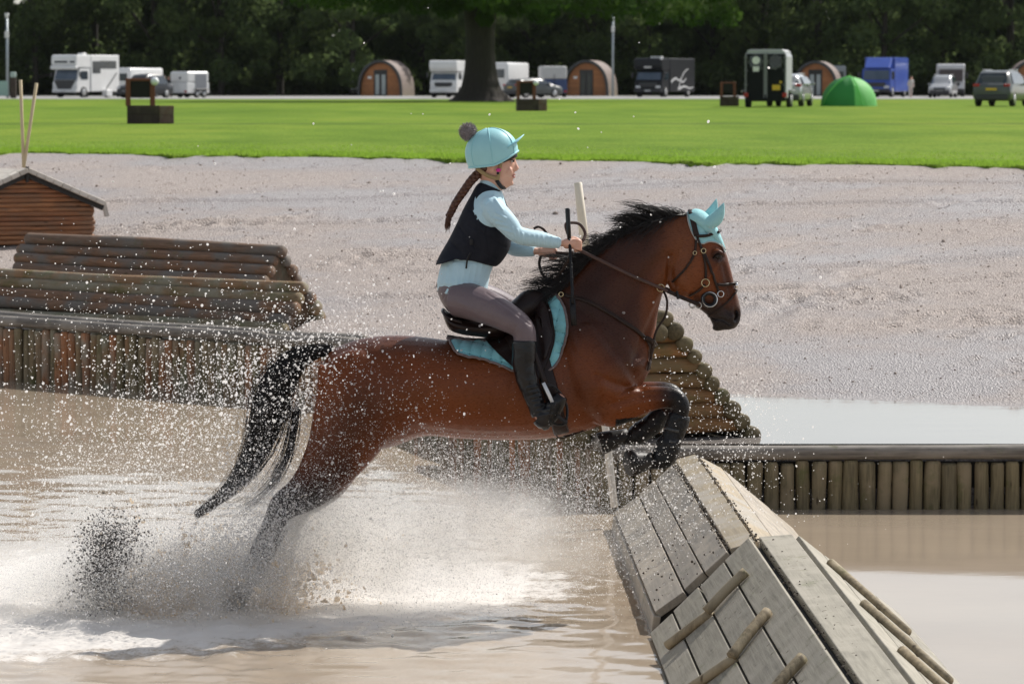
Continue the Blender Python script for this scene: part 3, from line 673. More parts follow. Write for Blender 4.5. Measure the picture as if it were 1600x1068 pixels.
TRUNK = [(506, 562, 497, 615, .10, 0), (520, 546, 500, 668, .19, 0), (556, 531, 540, 700, .26, 0), (606, 524, 604, 700, .285, 0), (655, 526, 662, 681, .275, .05), (715, 533, 722, 685, .285, .08),
         (775, 534, 784, 687, .29, .1), (825, 508, 840, 686, .28, -.10), (862, 474, 890, 679, .25, -.30), (893, 458, 938, 664, .24, -.38), (922, 458, 975, 632, .225, -.35), (952, 474, 1003, 600, .185, -.2), (985, 505, 1018, 572, .11, 0)]
NECK = [(845, 480, 975, 612, .21, -.45), (868, 455, 1002, 590, .19, -.45), (893, 430, 1018, 558, .155, -.4), (925, 400, 1024, 525, .122, -.35), (960, 371, 1027, 492, .10, -.3), (998, 350, 1034, 462, .088, -.25), (1035, 338, 1044, 440, .083, -.15), (1070, 333, 1052, 425, .08, -.1), (1092, 336, 1060, 415, .075, 0)]
HEAD = [(1085, 330, 1052, 392, .055, .1), (1104, 337, 1044, 418, .082, -.05), (1121, 362, 1045, 440, .092, -.1), (1130, 383, 1056, 452, .096, -.15), (1137, 402, 1068, 463, .088, -.2), (1142, 421, 1080, 473, .074, -.1), (1147, 441, 1092, 482, .062, 0), (1152, 459, 1103, 491, .054, 0), (1156, 475, 1109, 498, .052, 0), (1158, 490, 1113, 507, .055, .05), (1155, 504, 1120, 513, .048, .1), (1148, 513, 1130, 516, .034, 0)]
HIND = [(575, 590, 80, .13, 0), (558, 640, 68, .13, 0), (540, 682, 57, .115, 0), (520, 716, 46, .09, 0), (498, 746, 38, .068, 0), (472, 769, 29, .052, 0), (448, 784, 24, .043, 0), (433, 807, 18, .034, 0), (416, 842, 15, .032, 0), (403, 872, 15, .034, 0), (396, 893, 18, .040, 0), (386, 912, 14, .034, 0), (376, 930, 15, .038, 0)]
FORE = [(930, 560, 62, .085, 0), (938, 605, 54, .085, 0), (952, 628, 37, .08, 0), (975, 627, 29, .068, 0), (1003, 621, 22, .056, 0), (1030, 617, 18, .047, 0), (1052, 619, 16.5, .045, 0), (1061, 632, 15, .045, 0), (1057, 652, 13.5, .038, 0), (1050, 676, 12.5, .034, 0), (1042, 700, 16, .043, 0), (1031, 713, 15, .042, 0), (1017, 717, 11, .035, 0), (1005, 717, 12, .038, 0)]
def offs(rows, y, mod=None):
    out = [list(r) for r in rows]
    for i, r in enumerate(out):
        r[4] = y(i/(len(out)-1)) if callable(y) else y
    return out
parts = [body_rings(TRUNK), body_rings(NECK), body_rings(HEAD)]
parts.append(limb(offs(HIND, lambda t: -.125 - .03*t)))
hf = [[r[0] + max(0, i-3)*6.5 - max(0, i-9)*4, r[1] + min(i, 4)*2 - max(0, i-6)*1.5, r[2], r[3], 0] for i, r in enumerate(HIND)]
parts.append(limb(offs(hf, lambda t: .125 + .03*t)))
parts.append(limb(offs(FORE, lambda t: -.135 - .02*t)))
ff = [list(r) for r in FORE]
for i, (x, y) in enumerate([(1058, 634), (1044, 645), (1028, 659), (1011, 673), (997, 683), (984, 688), (974, 689)]): ff[7+i][0] = x; ff[7+i][1] = y
ff[6][0] -= 2; parts.append(limb(offs(ff, lambda t: .13 + .02*t)))
# shoulders, haunches, jaw plates, brows
for s in (-1, 1):
    V, Fc = ball(hp(925, 560, s*.13), 1, 3, (.19, .11, .23)); parts.append((V, Fc))
    V, Fc = ball(hp(560, 610, s*.14), 1, 3, (.22, .13, .24)); parts.append((V, Fc))
    V, Fc = ball(hp(1067, 437, s*.035), 1, 3, (.085, .058, .095)); parts.append((V, Fc))      # cheek
    V, Fc = ball(hp(1119, 395, s*.064), 1, 3, (.036, .024, .026)); parts.append((V, Fc))      # brow
V, Fc = ball(hp(1122, 512, 0), 1, 3, (.035, .032, .020)); parts.append((V, Fc))              # lower lip
HV, HN, HF = remesh(*join(*parts), .0068, 7, .6)
def seg_dist(P, pl):
    """distance of points P (n,2) from a polyline"""
    d = np.full(len(P), 1e9); pl = np.asarray(pl, float)
    for a, b in zip(pl[:-1], pl[1:]):
        e = b-a; t = np.clip(((P-a) @ e)/(e @ e + 1e-12), 0, 1); d = np.minimum(d, np.hypot(*(P - a - t[:, None]*e).T))
    return d
def stroke(V, N, pts, rad, amp, side=0, ylim=None):
    """ridge (+) or groove (-) along a line given in photo pixels on the horse's side"""
    pl = np.array([hp(*p)[[0, 2]] for p in (catmull(pts, 4) if len(pts) > 2 else pts)]); d = seg_dist(V[:, [0, 2]], pl)
    w_ = np.exp(-(d/(rad*PX))**2)*np.clip(np.abs(N[:, 1])*2.2 - .25, 0, 1)
    if side: w_ = w_*((V[:, 1]-HY)*side > 0)
    if ylim: w_ = w_*(np.abs(V[:, 1]-HY) < ylim[1])*(np.abs(V[:, 1]-HY) > ylim[0])
    V += N*(w_*amp*1.45)[:, None]
S_ = lambda pts, rad, amp, **k: stroke(HV, HN, pts, rad, amp, **k)
# muscles and bone
S_([(905, 480), (950, 530), (985, 575), (1000, 600)], 9, -.010)      # front of the shoulder blade
S_([(885, 500), (915, 560), (930, 600)], 22, .010)
S_([(870, 520), (885, 580), (905, 630), (925, 650)], 12, -.012)        # behind the shoulder
S_([(935, 600), (960, 612), (985, 614)], 10, .008); S_([(930, 580), (955, 592), (978, 600)], 5, -.007)
S_([(955, 625), (990, 614), (1030, 610)], 3.5, -.006); S_([(960, 636), (1000, 624), (1040, 620)], 5, .004); S_([(960, 606), (1000, 606), (1040, 608)], 4, .003)
S_([(940, 590), (945, 575), (965, 560), (1005, 570)], 10, .006)
S_([(1035, 470), (1018, 500), (1005, 530), (990, 560)], 7, -.010)       # jugular groove
S_([(1030, 380), (980, 420), (930, 460)], 14, .006); S_([(1040, 400), (1000, 440), (965, 490)], 10, -.006)
S_([(880, 470), (905, 500), (925, 530)], 8, -.005)
S_([(600, 560), (585, 620), (592, 665)], 12, -.012)                    # front of the thigh, flank
S_([(628, 560), (615, 600), (625, 650)], 18, -.008)
S_([(500, 600), (505, 650), (500, 700), (480, 738)], 9, -.007)         # hamstrings
S_([(535, 590), (540, 650), (530, 700)], 14, .008)
S_([(560, 700), (535, 730), (505, 758), (480, 775)], 6, -.008)
S_([(590, 545), (600, 560)], 14, .008)                                 # point of hip
S_([(650, 665), (720, 676), (800, 678)], 8, -.004)
S_([(1058, 437), (1066, 455), (1085, 462)], 4, -.004); S_([(1120, 410), (1108, 428), (1098, 445)], 3, .005)   # facial crest
S_([(1075, 405), (1065, 420), (1062, 440)], 5, .004); S_([(1046, 400), (1046, 425), (1052, 445)], 5, -.010)
S_([(1130, 415), (1136, 440), (1143, 465)], 3.5, -.004); S_([(1120, 455), (1130, 478), (1146, 490)], 3.5, -.005)
S_([(1113, 498), (1128, 498), (1141, 505)], 2, -.006); S_([(1148, 484), (1152, 492), (1148, 499)], 3.5, -.011); S_([(1144, 482), (1143, 494), (1146, 502)], 2.5, .005)
S_([(1112, 396), (1121, 392), (1130, 397)], 2.5, .006); S_([(1113, 406), (1121, 409), (1129, 405)], 2, .003)
HV += HN*(fnoise(HV, 22, 5)*.0012)[:, None]
for x_ in range(640, 800, 22): S_([(x_+6, 590), (x_-4, 640), (x_, 668)], 5, -.0018)
hmesh = mesh_from('body', HV, HF, True)
# coat colour: bay, dark neck, back and points, black muzzle
def gsm(x): return 1/(1+np.exp(-x))
P2 = np.stack([(HV[:, 0]/HV[:, 1])*F + 800, 534 - F*np.tan(np.arctan((HV[:, 2]-CZ)/HV[:, 1]) + TH)], 1); px_, py_ = P2[:, 0], P2[:, 1]
red = np.array((.19, .049, .011)); dark = np.array((.030, .0105, .0062)); blk = np.array((.006, .0055, .006)); mid = np.array((.085, .025, .0095))
nzc = fnoise(HV, 9, 8)*.5
def blend(c, col, f): f = np.clip(f, 0, 1)[:, None]; return c*(1-f) + col*f
C = np.tile(red, (len(HV), 1))
def near(pts, rad): return np.exp(-(seg_dist(P2, catmull(pts, 4) if len(pts) > 2 else pts)/rad)**2)
C = blend(C, dark, .62*near([(540, 535), (640, 530), (740, 540), (860, 480)], 26) + nzc*.12)
C = blend(C, dark, .92*near([(1040, 345), (985, 375), (930, 430), (890, 500)], 48)); C = blend(C, dark, .8*near([(935, 470), (960, 530), (985, 560)], 42)); C = blend(C, dark, .65*near([(1015, 400), (990, 450), (985, 500)], 30))
C = blend(C, mid, .8*near([(560, 640), (530, 700), (500, 740)], 40)); C = blend(C, dark, .7*near([(535, 735), (500, 760)], 22))
C = blend(C, mid, .55*near([(910, 610), (930, 640)], 25))
C = blend(C, np.array((.17, .055, .018)), .7*near([(1060, 360), (1068, 400), (1062, 440)], 26)); C = blend(C, np.array((.15, .042, .014)), .8*near([(870, 585), (880, 625)], 24))
C = blend(C, blk, gsm((py_-752-.35*(px_-480))/10)*(px_ < 560)); C = blend(C, blk, gsm((px_-1030+nzc*18)/7)*(py_ > 590)*(px_ < 1090)*(py_ < 760)*(px_ > 1000)); C = blend(C, blk, ((py_ > 648+(1060-px_)*-.0)*(px_ > 925)*(px_ < 1085)*(py_ > 650+np.clip(1010-px_, 0, 200)*.1)).astype(float)*(px_ > 962)*1.0)
mz = gsm(((py_-470) + (px_-1130)*-.15)/7)*(px_ > 1085); C = blend(C, np.array((.020, .015, .014)), mz); C = blend(C, mid*.5, near([(1124, 398), (1134, 430), (1140, 455)], 13)*.75); C = blend(C, blk*1.5, near([(1119, 401), (1124, 401)], 9)*.9)
C = blend(C, np.array((.19, .16, .14)), near([(1152, 458), (1155, 478)], 3)*.35)
C = blend(C, dark, .35*np.clip(fnoise(HV*np.array((1, 1, 1.6)), 5, 31)*1.2, 0, 1)*(px_ < 1000)); C = C*(1+.14*nzc[:, None]); C = np.clip(C, .004, 1)
ca = hmesh.attributes.new('coat', 'FLOAT_COLOR', 'POINT'); ca.data.foreach_set('color', np.concatenate([C, np.ones((len(C), 1))], 1).astype(np.float32).ravel())
m, t, b = NT('bay coat'); a_ = nd(t, 'ShaderNodeAttribute'); a_.attribute_name = 'coat'
co, _ = coords(t, (14, 30, 40), rnd=False); n_ = nd(t, 'ShaderNodeTexNoise', i_Scale=5.0, i_Detail=6.0); t.links.new(co, n_.inputs['Vector'])
g_ = ramp(t, [(.3, (.78,)*3), (.7, (1.2,)*3)], n_.outputs['Fac']); c_ = mixc(t, 1.0, a_.outputs['Color'], g_.outputs[0], 'MULTIPLY'); t.links.new(c_, b.inputs['Base Color'])
rr_ = ramp(t, [(.35, (.24,)*3), (.65, (.46,)*3)], n_.outputs['Fac']); t.links.new(rr_.outputs[0], b.inputs['Roughness']); b.inputs['Specular IOR Level'].default_value = .26; b.inputs['Coat Weight'].default_value = .0; b.inputs['Coat Roughness'].default_value = .25
bp = nd(t, 'ShaderNodeBump'); bp.inputs['Strength'].default_value = .45; bp.inputs['Distance'].default_value = .005; t.links.new(n_.outputs['Fac'], bp.inputs['Height']); t.links.new(bp.outputs[0], b.inputs['Normal'])
m_coat = m
horse = thing('horse', 'bay horse with black mane and tail leaping out of the water', 'horse', hp(700, 950))
hmesh.materials.append(m_coat); hb = mko('body', hmesh, horse, -origin_of(horse))
HB = BVHTree.FromPolygons([tuple(v) for v in HV], HF)
def on_horse(px, py, off=.004, side=-1):
    """point on the horse's flank straight across from photo pixel (px, py)"""
    p = hp(px, py); h = HB.ray_cast(Vector((p[0], HY + side*1.2, p[2])), Vector((0, -side, 0)), 1.25)
    if h[0] is None:
        h = HB.find_nearest(Vector((p[0], HY + side*.04, p[2])))
    n = np.array(h[1]); return np.array(h[0]) + n*off, n
m_hoof = M('wet black hoof', (.012, .011, .010), (.026, .022, .02), scale=14, rough=.5, spec=.3, coat=.0, stretch=(1, 1, 6))
m_steel = M('bright steel', (.75, .74, .72), (.6, .6, .6), scale=20, rough=.22, metal=1.0)
m_sole = M('grey hoof sole', (.10, .085, .07), (.05, .042, .036), scale=30, rough=.7, bump=.6, bscale=60)
def hoof(cx, cy, ex, ey, y, r0, r1, tilt=.25, label=None):
    a = hp(cx, cy, y); b_ = hp(ex, ey, y-tilt*.06); d = b_-a; rows = [a-d*.25, a, a+d*.35, a+d*.8, b_]; rr = [r0*.9, r0, r0*.55+r1*.45, r1*.97, r1]
    V, Fc = tube(rows, rr, 20, cap=True); o = mk('hoof', V, Fc, m_hoof, horse, True, True, label)
    n = d/np.linalg.norm(d)
    q = Vector(n).to_track_quat('Z', 'Y'); pts = [np.array(q @ Vector((math.cos(t_)*r1*.86, math.sin(t_)*r1*.86, 0))) + b_ + n*.004 for t_ in np.linspace(.5, 2*PI-.5, 20)]
    fr_ = [np.array(q @ Vector((math.cos(t_)*r1*.80, math.sin(t_)*r1*.80, -.004))) + b_ for t_ in np.linspace(0, 2*PI, 24, endpoint=False)] + [b_ + n*.001]
    mk('sole', np.array(fr_)-origin_of(horse), [(i, (i+1) % 24, 24) for i in range(24)], m_sole, o)
    V, Fc = tube(pts, .0055, 6); mk('horseshoe', V, Fc, m_steel, o); 
    for v in o.children[-1].data.vertices: v.co = v.co - Vector([float(x) for x in origin_of(horse)])
    return o
hoof(1012, 714, 982, 717, -.155, .044, .073, 1.0); hoof(974, 686, 938, 697, .15, .042, .064, .3); hoof(378, 926, 362, 950, -.155, .048, .062, .1); hoof(432, 915, 420, 945, .155, .048, .062, .1)
m_eye = M('dark horse eye', (.008, .005, .004), (.012, .007, .005), rough=.12, spec=.35)
m_inn = M('dark nostril skin', (.006, .004, .004), (.009, .006, .006), rough=.7, spec=.1)
for s in (-1, 1):
    q_, n_v = on_horse(1121.5, 400.5, -.0045, s); V, Fc = ball(q_, .0180, 3, (1, .62, .82)); mk('eye', V, Fc, m_eye, horse, True, True)
    V, Fc = tube(catmull([on_horse(x, y, .000, s)[0] for x, y in ((1113, 402), (1117, 396.5), (1122, 395), (1128, 399))], 4), .0042, 8); mk('eyelid', V, Fc, m_inn, horse, True, True)
    V, Fc = tube(catmull([on_horse(x, y, -.001, s)[0] for x, y in ((1149, 484), (1151.5, 489), (1150.5, 495), (1146.5, 499))], 5), [.003, .0045, .006, .0075, .0085, .009, .0095, .0095, .009, .0085, .008, .0065, .005, .004, .0035, .003], 8); mk('nostril', V, Fc, m_inn, horse, True, True)
    V, Fc = tube(catmull([on_horse(x, y, -.0012, s)[0] for x, y in ((1112, 497), (1120, 499), (1130, 502), (1139, 508))], 4), .0028, 6); mk('mouth_line', V, Fc, m_inn, horse, True, True)
# wet protective boots on the legs
m_boot = M('wet black neoprene', (.006, .006, .007), (.012, .012, .013), scale=12, rough=.38, spec=.3, bump=.7, bscale=26, bdist=.02)
def cuff(rows, name='leg_boot', m=m_boot):
    V, Fc = limb(rows, 7, 40); V = np.array(V); c_ = V.mean(0); dn = V-c_; dn /= np.linalg.norm(dn, axis=1)[:, None]; V += dn*(fnoise(V, 55, int(rows[0][0]))*.0045)[:, None]; o = mk(name, V, Fc, m, horse, True, True); return o
cuff([(1060, 643, 16, .043, -.15), (1058, 650, 18, .049, -.15), (1052, 668, 17, .048, -.152), (1047, 682, 17, .047, -.154), (1043, 690, 20, .053, -.155), (1036, 706, 20, .052, -.155), (1026, 713, 17, .046, -.155)])
cuff([(1040, 649, 14, .043, .145), (1028, 660, 16.5, .048, .146), (1012, 673, 16, .047, .148), (1000, 681, 17, .05, .15), (992, 687, 15, .046, .15)])
cuff([(434, 814, 21, .042, -.15), (424, 834, 20, .045, -.15), (410, 864, 19, .044, -.15), (399, 888, 20, .046, -.15)])
for (a1, a2) in (((1036, 663), (1066, 670)), ((1033, 680), (1062, 688))):
    p = [hp(a1[0], a1[1], -.17), hp((a1[0]+a2[0])/2, (a1[1]+a2[1])/2, -.204), hp(a2[0], a2[1], -.17)]; V, Fc = strap(catmull(p, 4), [(0, -1, 0)]*9, .018, .004); o = mk('boot_strap', V, Fc, M('shiny strap', (.03, .03, .03), (.05, .05, .05), rough=.2), horse, True, True)
# ---------------------------------------------------------------- mane, tail: many tapered strands
m_hair = M('black horse hair', (.006, .0055, .006), (.016, .013, .012), scale=3, rough=.38, spec=.5, stretch=(1, 1, 1))
def strands(roots, tips_fn, n, seed, r=.0022, k=7):
    q = np.random.default_rng(seed); Vs, Fs = [], []; n0 = 0
    for i in range(n):
        P = tips_fn(q.random(), q); rr = r*np.linspace(1, .15, len(P))**.7
        v, f = tube(P, rr, 3, cap=False); Vs += [tuple(x) for x in v]; Fs += [tuple(a+n0 for a in g) for g in f]; n0 += len(v)
    return Vs, Fs
CREST = catmull([hp(868, 456), hp(895, 428), hp(927, 398), hp(961, 370), hp(998, 350), hp(1035, 338), hp(1070, 332)], 6)
def on_curve(Cv, t):
    f = t*(len(Cv)-1); i = min(int(f), len(Cv)-2); return Cv[i] + (Cv[i+1]-Cv[i])*(f-i)
def mane_strand(u, q):
    u = q.random(); p = on_curve(CREST, u) + q.normal(0, .012, 3)*np.array((1, 1.2, .3)) - np.array((0, 0, .012)); cl = math.sin(u*31)*.5 + math.sin(u*67+2)*.35
    L = (.17 + .08*math.sin(u*9) + .05*cl)*(1-.35*max(0, (u-.75)*4)) * q.uniform(.45, 1.15)
    tang = np.array((-.82, 0, .30 + .28*u + .14*cl)); side = q.normal(0, .10) - .05
    if q.random() < .42: tang = np.array((-.55, 0, -.45+.5*q.random())); side = -.28 + q.normal(0, .08)
    pts = []; wv = q.normal(0, .012, 3)
    for j in range(7):
        s = j/6; pts.append(p + L*s*tang + np.array((0, side*L*s, 0)) + np.array((-.02, 0, -.10*L*3))*s*s + wv*math.sin(s*5+u*9))
    return np.array(pts)
V, Fc = strands(None, mane_strand, 2600, 21, .0019); mk('mane', V, Fc, m_hair, horse, True, True)
TAIL = catmull([hp(520, 546), hp(492, 549), hp(462, 563), hp(436, 592), hp(422, 630), hp(412, 672), hp(397, 712), hp(372, 750), hp(343, 778), hp(308, 803)], 6); TW = catmull([[7], [11], [19], [28], [31], [27], [20], [13], [7], [3]], 6)[:, 0]
def tail_strand(u, q):
    a = q.normal(0, .42); by = q.normal(0, .45); e = 1.0 if q.random() < .55 else q.uniform(.55, 1.0); st = 0 if q.random() < .75 else q.uniform(0, .4); pts = []; wv = q.normal(0, .010, 3); fr = q.uniform(3, 9)
    a2 = a + q.normal(0, .25)
    for j in range(12):
        s = st + (e-st)*j/11; c = on_curve(TAIL, s); i = min(int(s*(len(TW)-1)), len(TW)-1); c2 = on_curve(TAIL, min(1, s+.02)); c1 = on_curve(TAIL, max(0, s-.02)); tg = c2-c1; tg /= np.linalg.norm(tg); nn = np.array((-tg[2], 0, tg[0]))
        wd = TW[i]*PX*.74; pts.append(c + nn*wd*(a*(1-s)+a2*s)*1.1 + np.array((0, by*wd*1.1, 0)) + wv*math.sin(s*fr+u*6)*min(1, s*3))
    return np.array(pts)
V, Fc = strands(None, tail_strand, 1900, 22, .0021)
def wisp(u, q):
    W = [hp(462, 640), hp(455, 690), hp(440, 730), hp(415, 765), hp(385, 790), hp(362, 800)]; Cw = catmull(W, 4); o = q.normal(0, .012, 3)*np.array((1, 2, 1)); e = q.uniform(.5, 1)
    return np.array([on_curve(Cw, e*j/9) + o*(1+.5*j/9) + np.array((math.sin(j*.9+u*6)*.004, 0, 0)) for j in range(10)])
V2, F2 = strands(None, wisp, 60, 23, .0026); V, Fc = join((V, Fc), (V2, F2)); mk('tail', V, Fc, m_hair, horse, True, True)
# ================================================================ saddle cloth, saddle, bridle
m_teal = M('teal quilted cloth', (.25, .60, .64), (.22, .55, .59), scale=30, rough=.75, bump=.35, bscale=160, sheen=.3)
m_trim = M('grey brown braid', (.22, .17, .16), (.16, .12, .12), scale=60, rough=.7, bump=.5, bscale=200)
m_leather = M('dark brown leather', (.014, .008, .007), (.024, .012, .010), scale=9, rough=.34, spec=.28, coat=.0, bump=.2, bscale=60)
m_strap = M('brown bridle leather', (.020, .011, .008), (.032, .017, .011), scale=14, rough=.42, spec=.25)
m_rein = M('reddish brown rein leather', (.075, .032, .020), (.05, .022, .014), scale=14, rough=.45)
m_blackp = M('black plastic', (.007, .007, .008), (.011, .011, .012), rough=.35, spec=.35)
def inside(poly, x, y):
    c = np.zeros(np.shape(x), bool); n = len(poly); j = n-1
    for i in range(n):
        xi, yi = poly[i]; xj, yj = poly[j]
        k = ((yi > y) != (yj > y)) & (x < (xj-xi)*(y-yi)/(yj-yi+1e-12) + xi); c ^= k; j = i
    return c
def draped(outline, off, side, relief=None, nr=26, th=.012, k_=8):
    """sheet following the horse's flank inside an outline given in photo pixels"""
    O = catmull(list(outline)+[outline[0]], k_)[:-1]; cen = O.mean(0); rings = []; n = len(O)
    V = []; Fc = []
    c3, cn = on_horse(cen[0], cen[1], off, side); V.append(c3)
    for k in range(1, nr+1):
        for i in range(n):
            p = cen + (O[i]-cen)*(k/nr); q, nn = on_horse(p[0], p[1], off, side)
            if relief: q = q + nn*relief(p[0], p[1])
            V.append(q)
    # relax along each spoke so that misses of the flank do not spike
    for i in range(n): Fc.append((0, 1+i, 1+(i+1) % n))
    for k in range(nr-1):
        for i in range(n):
            a = 1+k*n+i; b_ = 1+k*n+(i+1) % n; Fc.append((a, b_, b_+n, a+n))
    V = np.array(V); e0 = 1+(nr-1)*n
    # turned-in edge
    inner = V[e0:] + np.array((0, -side*th*1.2, 0)); m0 = len(V); V = np.concatenate([V, inner])
    for i in range(n): Fc.append((e0+i, e0+(i+1) % n, m0+(i+1) % n, m0+i))
    if side > 0: Fc = [tuple(reversed(f)) for f in Fc]
    return V, Fc, V[e0:e0+n]
PAD = [(872, 462), (880, 478), (886, 505), (884, 530), (872, 556), (858, 572), (838, 574), (806, 575), (780, 566), (752, 558), (722, 553), (706, 540), (701, 522), (706, 508), (740, 506), (790, 490), (830, 462)]
def quilt(x, y):
    u = (x*.97+y*.25)/17.0; v = (y*.97-x*.20)/15.5
    return .013*abs(math.sin(PI*u))**.45*abs(math.sin(PI*v))**.45
pad = thing('saddle_cloth', 'teal quilted saddle cloth with grey braid under the saddle', 'saddle cloth', hp(790, 520))
for s in (-1, 1):
    V, Fc, edge = draped(PAD, .008, s, quilt, 52, k_=16); mk('cloth', V, Fc, m_teal, pad, True, True)
    E = np.concatenate([edge, edge[:1]]); E2 = [p for p in E]; V, Fc = tube(np.array(E2)[:-1], .0075, 8); mk('braid', V, Fc, m_trim, pad, True, True)
m_stitch = M('dark teal stitching', (.05, .20, .22), (.04, .17, .19), rough=.8)
for s in (-1, 1):
    for fam in (0, 1):
        for kk in range(20, 70):
            run = []
            for st_ in range(0, 400):
                # lines of constant u (fam 0) or constant v (fam 1)
                if fam == 0: y_ = 455 + st_*.35; x_ = (kk*17.0 - y_*.25)/.97
                else: x_ = 698 + st_*.5; y_ = (kk*15.5 + x_*.20)/.97
                ok = bool(inside(PAD, x_, y_))
                if ok: run.append((x_, y_))
                if (not ok or st_ == 399) and run:
                    if len(run) > 14:
                        R_ = run[2:-2:6]
                        if len(R_) > 1:
                            v, f = tube([on_horse(a, b, .0095, s)[0] for a, b in R_], .0017, 5, True); mk('stitch_line', v, f, m_stitch, pad, True, True)
                    run = []
sad = thing('saddle', 'dark brown leather jumping saddle under the rider', 'saddle', hp(780, 500))
FLAP = [(818, 462), (845, 458), (860, 478), (866, 510), (860, 545), (848, 575), (832, 590), (812, 582), (800, 545), (782, 515), (765, 500), (790, 480)]
PANEL = [(700, 514), (712, 519), (745, 520), (790, 512), (802, 540), (806, 572), (794, 556), (776, 535), (756, 526), (726, 522), (706, 522), (700, 518)]
BLOCK = [(836, 462), (850, 464), (860, 485), (862, 515), (856, 545), (846, 560), (843, 530), (842, 495)]
for s in (-1, 1):
    V, Fc, e = draped(FLAP, .030, s, lambda x, y: .004*math.sin(x*.05), 16); mk('flap', V, Fc, m_leather, sad, True, True)
    E = np.concatenate([e, e[:1]])[:-1]; V, Fc = tube(E, .003, 6); mk('flap_edge', V, Fc, m_strap, sad, True, True)
    V, Fc, e = draped(PANEL, .022, s, lambda x, y: .010*math.exp(-((y-512)/9)**2), 16); mk('panel', V, Fc, m_leather, sad, True, True)
    V, Fc, e = draped(BLOCK, .040, s, lambda x, y: .014*math.exp(-((x-851)/6)**2), 8); mk('knee_block', V, Fc, m_leather, sad, True, True)
rows = [(690, 483, 693, 494, .05, 0), (697, 487, 702, 514, .13, .1), (715, 494, 722, 522, .165, .1), (745, 496, 752, 526, .15, .05), (775, 488, 784, 530, .14, 0), (800, 470, 812, 510, .10, 0), (818, 455, 834, 500, .085, 0), (838, 452, 850, 490, .065, 0), (852, 456, 858, 478, .04, 0)]
V, Fc = body_rings(rows, 4, 28); mk('seat', V, Fc, m_leather, sad, True, True)
for s in (-1, 1):
    V, Fc = tube(catmull([hp(692, 484, s*.02), hp(693, 486, s*.10), hp(702, 494, s*.155), hp(722, 500, s*.165)], 4), .009, 8); mk('cantle_roll', V, Fc, m_leather, sad, True, True)
def girdle(px0, px1, rows, wd, m, name, parent, off=.012, side=-1):
    P = []; N = []
    for p in catmull(rows, 6): q, n = on_horse(p[0], p[1], off, side); P.append(q); N.append(n)
    V, Fc = strap(P, N, wd, .006); return mk(name, V, Fc, m, parent, True, True)
for s in (-1, 1):
    girdle(0, 0, [(846, 560), (858, 600), (868, 640), (876, 668)], .085, m_leather, 'girth', sad, .02, s)
V, Fc = tube(catmull([hp(880, 678, -.10), hp(900, 674, -.08), hp(930, 664, -.05), hp(958, 653, -.02)], 5), .004, 6); mk('girth_strap', V, Fc, m_strap, sad, True, True)
V, Fc = tube(catmull([hp(866, 672, -.17), hp(874, 680, -.14), hp(886, 678, -.12), hp(905, 672, -.1), hp(930, 664, -.05)], 5), .004, 6); mk('girth_strap', V, Fc, m_strap, sad, True, True)
# stirrups: leathers, irons
for s, lab in ((-1, None), (1, None)):
    a = hp(826, 520, s*.36); b_ = hp(852, 590, s*.40); V, Fc = strap(catmull([a, (a+b_)/2, b_], 3), [(0, s, 0)]*7, .022, .006); mk('stirrup_leather', V, Fc, m_leather, sad, True, True)
    st = [hp(848, 588, s*.40), hp(862, 617, s*.43)]; V, Fc = strap(st, [(0, s, 0)]*2, .020, .010); mk('stirrup_branch', V, Fc, M('white stirrup branch', (.72, .73, .74), (.68, .7, .72), rough=.25), sad, True, True)
    V, Fc = tube(catmull([hp(846, 588, s*.39), hp(868, 598, s*.36), hp(884, 625, s*.34), hp(880, 652, s*.37), hp(858, 645, s*.42), hp(862, 617, s*.44)], 4), .008, 8); mk('stirrup_iron', V, Fc, m_blackp, sad, True, True)
    V, Fc = box(hp(872, 640, s*.38), (.11, .085, .018), bev=.004, rot=Matrix.Rotation(R(38), 3, 'Y')); mk('stirrup_tread', V, Fc, m_blackp, sad, world=True)
# breastplate and martingale
bp_ = thing('breastplate', 'dark leather breastplate running from the saddle round the horse chest', 'breastplate', hp(950, 490))
for s in (-1, 1):
    girdle(0, 0, [(862, 455), (890, 462), (915, 468), (940, 480), (968, 497), (992, 513), (1010, 530)], .022, m_strap, 'shoulder_strap', bp_, .008, s)
girdle(0, 0, [(1010, 530), (1014, 545), (1013, 560), (1008, 575)], .024, m_strap, 'chest_strap', bp_, .012)
V, Fc = tube(catmull([hp(1034, 450, -.08), hp(1041, 468, -.10), hp(1038, 492, -.10), hp(1024, 515, -.10), hp(1018, 545, -.09), hp(1014, 575, -.07)], 5), .0065, 6); mk('martingale_strap', V, Fc, m_strap, bp_, True, True)
V, Fc = tube(catmull([hp(1030, 452, .06), hp(1026, 482, .03), hp(1020, 500, .0), hp(1022, 535, -.05), hp(1012, 570, -.05)], 5), .006, 6); mk('martingale_strap', V, Fc, m_strap, bp_, True, True)
V, Fc = strap([hp(1008, 525, -.13), hp(1019, 532, -.10), hp(1024, 540, -.06)], [(0, -1, 0)]*3, .03, .008); mk('neck_strap_keeper', V, Fc, m_strap, bp_, True, True)
m_brass = M('pale brass', (.62, .52, .32), (.5, .42, .26), scale=20, rough=.25, metal=1.0)
V, Fc = ring(hp(876, 457, -.16), .012, .003, (0, 1, 0)); mk('buckle', V, Fc, m_brass, bp_, True, True)
V, Fc = ring(hp(1031, 448, -.105), .020, .0035, (0, 1, .2)); mk('martingale_ring', V, Fc, m_brass, bp_, True, True)
